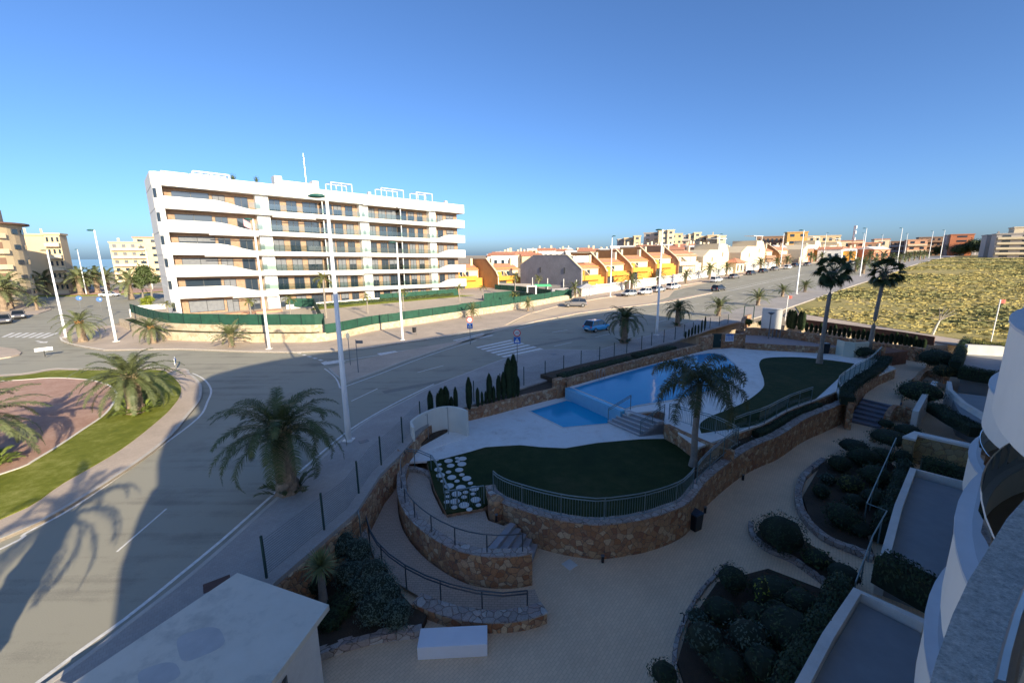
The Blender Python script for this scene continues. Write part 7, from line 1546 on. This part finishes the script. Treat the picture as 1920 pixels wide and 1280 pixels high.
for f in range(5):
    zz = 1.5 + f * (zt - 1) / 5
    for a_ in (.32, .62): m = MB(); m.box((TW * math.cos(a_), TW * math.sin(a_), zz + 1.2), (1.6, .3, 1.0), a_ + math.pi / 2); m.build('window', WINGLASS, t, local=True)
    m = MB(); m.prism([(TW * 1.06 * math.cos(a_), TW * 1.06 * math.sin(a_)) for a_ in [-.95 + i * .1 for i in range(11)]] + [(TW * .98 * math.cos(a_), TW * .98 * math.sin(a_)) for a_ in [.05 - i * .1 for i in range(11)]], zz - .3, zz + .75, bottom=True); m.build('balcony', CREAM, t, local=True)
    m = MB(); m.prism([(TW * 1.005 * math.cos(a_), TW * 1.005 * math.sin(a_)) for a_ in [-.9 + i * .1 for i in range(10)]] + [(TW * .95 * math.cos(a_), TW * .95 * math.sin(a_)) for a_ in [0 - i * .1 for i in range(10)]], zz + .75, zz + 2.2); m.build('loggia_opening', BROWNR, t, local=True)
t = block('beige apartment block with a palm shadowed side and glazed balconies, left of the sea', 50, 92, 441, 125, BEIGE, 5, .2, turn=.2, depth=8, cols=0, chim=2)
t = block('glazed balcony front of the beige block nearest the sea gap', 92, 113, 440, 126, BEIGE, 5, .2, turn=-.15, depth=5, cols=3, bands=CREAM)
t = block('distant beige apartments left of the white block, lower wing', 216, 268, 455, 190, BEIGE, 5, .2, turn=.1, cols=4, bands=CREAM, chim=2, depth=10)
t = block('distant beige apartments directly behind the white block end', 262, 320, 446, 195, BEIGE, 6, .2, turn=0, cols=3, chim=1, depth=10, roofm=TILE)
t = block('low pink and white building behind the left palms', 118, 250, 541, 175, WH2, 1, .0, cols=3, depth=6, name='low_house')
# ridge behind the houses
for a_ in [
    (1158, 1180, 449, 250, PALEG, 4, 'dark grey flats behind the first lamp of the houses', dict(cols=3)), (1170, 1190, 447, 240, BEIGE, 4, 'beige flats with a square tower behind the orange houses', dict(cols=2)), (1188, 1200, 443, 235, BEIGE, 5, 'small square beige tower right of the first lamp', dict(cols=1)),
    (1206, 1236, 437, 250, PALEG, 6, 'tall grey sided block left of the tall pavement lamp', dict(cols=2, turn=-.3)), (1234, 1252, 433, 240, CREAM, 6, 'tall cream block behind the tall lamp head', dict(cols=1)), (1250, 1262, 432, 238, CREAM, 6, 'narrow cream stair tower right of the lamp head', dict(cols=1)), (1258, 1277, 439, 240, BEIGE, 5, 'beige block stepped down right of the lamp head', dict(cols=2)), (1276, 1292, 442, 240, PALEG, 5, 'grey banded flats between two cream towers', dict(cols=1, bands=PALEG)), (1290, 1303, 440, 238, CREAM, 5, 'cream tower block, left of its twin', dict(cols=1)), (1300, 1312, 437, 236, CREAM, 6, 'cream tower block, right of its twin', dict(cols=1)), (1311, 1326, 444, 236, BEIGE, 5, 'beige block right of the cream twins', dict(cols=1)), (1326, 1346, 442, 225, BEIGE, 4, 'beige block with a white antenna box on its roof', dict(cols=1, chim=1)), (1344, 1358, 443, 220, CREAM, 4, 'small orange cream block left of the second lamp', dict(cols=1)),
    (1422, 1478, 444, 260, BROWNR, 3, 'long brown roofed building above the cream gables', dict(cols=8)), (1476, 1508, 436, 240, mat('deep ochre render', (.58, .33, .10), .8, .06, .5), 4, 'ochre block with a shadowed notch behind the flag lamp', dict(cols=2)), (1508, 1566, 443, 250, BEIGE, 3, 'long low yellow beige building right of the ochre block', dict(cols=6, bands=CREAM)),
    (1566, 1612, 452, 260, CREAM, 2, 'low cream roofs left of the antenna mast', dict(cols=3, roofm=TILE)), (1640, 1662, 449, 280, CREAM, 2, 'small cream house with a dark conifer on the ridge', dict(cols=1, roofm=TILE)), (1656, 1706, 453, 330, BROWNR, 3, 'long dark flats on the ridge left of the salmon house', dict(cols=8, bands=PALEG)), (1704, 1732, 450, 300, mat('salmon render', (.60, .33, .20), .8, .06, .5), 3, 'salmon coloured house on the ridge', dict(cols=2, bands=CREAM)), (1728, 1776, 445, 310, BROWNR, 4, 'long dark banded block joined to the orange red block', dict(cols=6, bands=BROWNR)), (1774, 1786, 441, 290, PALEG, 4, 'shaded stair end of the orange red block', dict(cols=0)), (1784, 1815, 440, 285, REDBR, 5, 'orange red brick block on the ridge', dict(cols=1)),
    (1853, 1886, 441, 220, PALEG, 4, 'grey side wall of the pale balconied building', dict(cols=1, chim=1)), (1882, 1960, 438, 200, PALEG, 5, 'pale apartment building with long cream balconies at the right edge', dict(cols=3, bands=CREAM)), (1905, 1950, 426, 206, CREAM, 2, 'roof storey of the pale building at the right edge', dict(cols=1)), (1600, 1645, 456, 240, BROWNR, 2, 'low red roofs right of the antenna mast', dict(cols=4, roofm=TILE))]:
    u0, u1, vt, d, col, fl_, lb, kw = a_; kw.setdefault('depth', 12); block(lb, u0, u1, vt, d, col, fl_, 5.5, **kw)
x, y = PD(1596, 235); t = thing('antenna_mast', 'red and white lattice mast with white drums on the ridge', 'mast', (x, y, 6)); zt = zpix(x, y, 423) - 6; m = MB()
for q in ((-.4, -.4), (.4, -.4), (0, .5)): m.tube([(q[0], q[1], 0), (q[0] * .5, q[1] * .5, zt)], .07, 5)
for i in range(14): z = zt * i / 14; m.tube([(-.4, -.4, z), (.4, -.4, z + zt / 14)], .035, 4); m.tube([(.4, -.4, z), (0, .5, z + zt / 14)], .035, 4)
m.build('lattice', mat('dull red lattice', (.30, .13, .11), .6, .1, 2), t, local=True); m = MB()
for z in (zt * .6, zt * .8, zt * .95): m.tube([(.5, -.6, z - .8), (.5, -.6, z + .8)], .35, 8)
m.build('drums', SIGNWHITE, t, local=True)
# small houses filling the slope between the white block and the towers
random.seed(23)
adj = ['tiny white', 'tiny cream', 'small terracotta', 'small beige', 'tiny orange', 'pale']; nb = ['left of the grey gable', 'above the grey gable', 'behind the first orange house', 'below the ridge towers', 'beyond the white block corner', 'under the sky line']
hcols = [WH2, CREAM, TILE, BEIGE, ORANGE, WH2]
hp = {}
def small_house(col, k):
    t = thing('small_house', 'house', 'house'); m = MB(); m.box((0, 4, 2.2), (9, 8, 6.4)); m.build('wall', col, t, local=True); m = MB(); m.add([(-4.8, -.4, 5.3), (4.8, -.4, 5.3), (4.8, 4, 6.6), (-4.8, 4, 6.6), (4.8, 8.4, 5.3), (-4.8, 8.4, 5.3)], [(0, 1, 2, 3), (3, 2, 4, 5), (0, 3, 5), (1, 4, 2)]); m.build('roof', TILE if k % 2 else WH2, t, local=True)
    for x in (-2.6, .2, 2.8): m = MB(); m.box((x, -.03, 2.8), (1.1, .1, 1.4)); m.build('window', WINGLASS, t, local=True)
    m = MB(); m.box((2.5, 4, 7), (.8, .8, 2)); m.build('chimney', CREAM, t, local=True); return t
srcs = [small_house(c, i) for i, c in enumerate(hcols)]; first = [True] * 6
places = []
for (u0, u1, v, d0, d1, n_, where) in [(926, 1000, 472, 150, 230, 12, 'between the white block and the grey gable'), (1000, 1090, 466, 220, 330, 9, 'on the sky line above the grey gable'), (1090, 1165, 465, 200, 260, 8, 'on the sky line above the first orange house'), (1165, 1330, 458, 170, 215, 18, 'between the orange houses and the ridge towers'), (1350, 1430, 462, 190, 230, 6, 'behind the cream gable roofs'), (1440, 1560, 460, 200, 235, 8, 'behind the brown roofed houses'), (1560, 1660, 462, 200, 240, 6, 'behind the uphill cream walls')]:
    for i in range(n_): places.append((u0 + (u1 - u0) * (i + .5) / n_ + random.uniform(-3, 3), v + random.uniform(-3, 3), random.uniform(d0, d1), i, n_, where))
for j, (u, v, d, i, n_, where) in enumerate(places):
    k = random.randrange(6); x, y = PD(u, d); zr = zpix(x, y, v); lb = '%s house, %s from the left %s' % (['white', 'cream', 'tile red', 'beige', 'orange', 'pale white'][k], ORD[i], where)
    if first[k]: t = srcs[k]; first[k] = False
    else: t = dup(srcs[k], (0, 0, 0))
    t['label'] = lb; t['category'] = 'house'; t['group'] = 'small distant houses'; place(t, x, y, zr - 7, math.atan2(-x, y) * .4 + random.uniform(-.5, .5), 1)
for k in range(6):
    if first[k]:
        for c in list(srcs[k].children): bpy.data.objects.remove(c)
        bpy.data.objects.remove(srcs[k])
# the slope they stand on
a = MB(); Rg = []
for i, u in enumerate(range(935, 2000, 35)):
    for j, (d, h) in enumerate([(118, 0.2), (150, 1.0), (200, 4.5), (260, 6.0), (420, 4.0)]):
        x, y = PD(u, d); Rg.append((x, y, T(x, y) - .2 + (h * .7 if T(x, y) < 3 and u < 1500 else 0) * (1 if d > 130 else 0)))
nR = len(range(935, 2000, 35)); a.add(Rg, [(i * 5 + j, (i + 1) * 5 + j, (i + 1) * 5 + j + 1, i * 5 + j + 1) for i in range(nR - 1) for j in range(4)])
struct(a, 'hillside', SANDY)
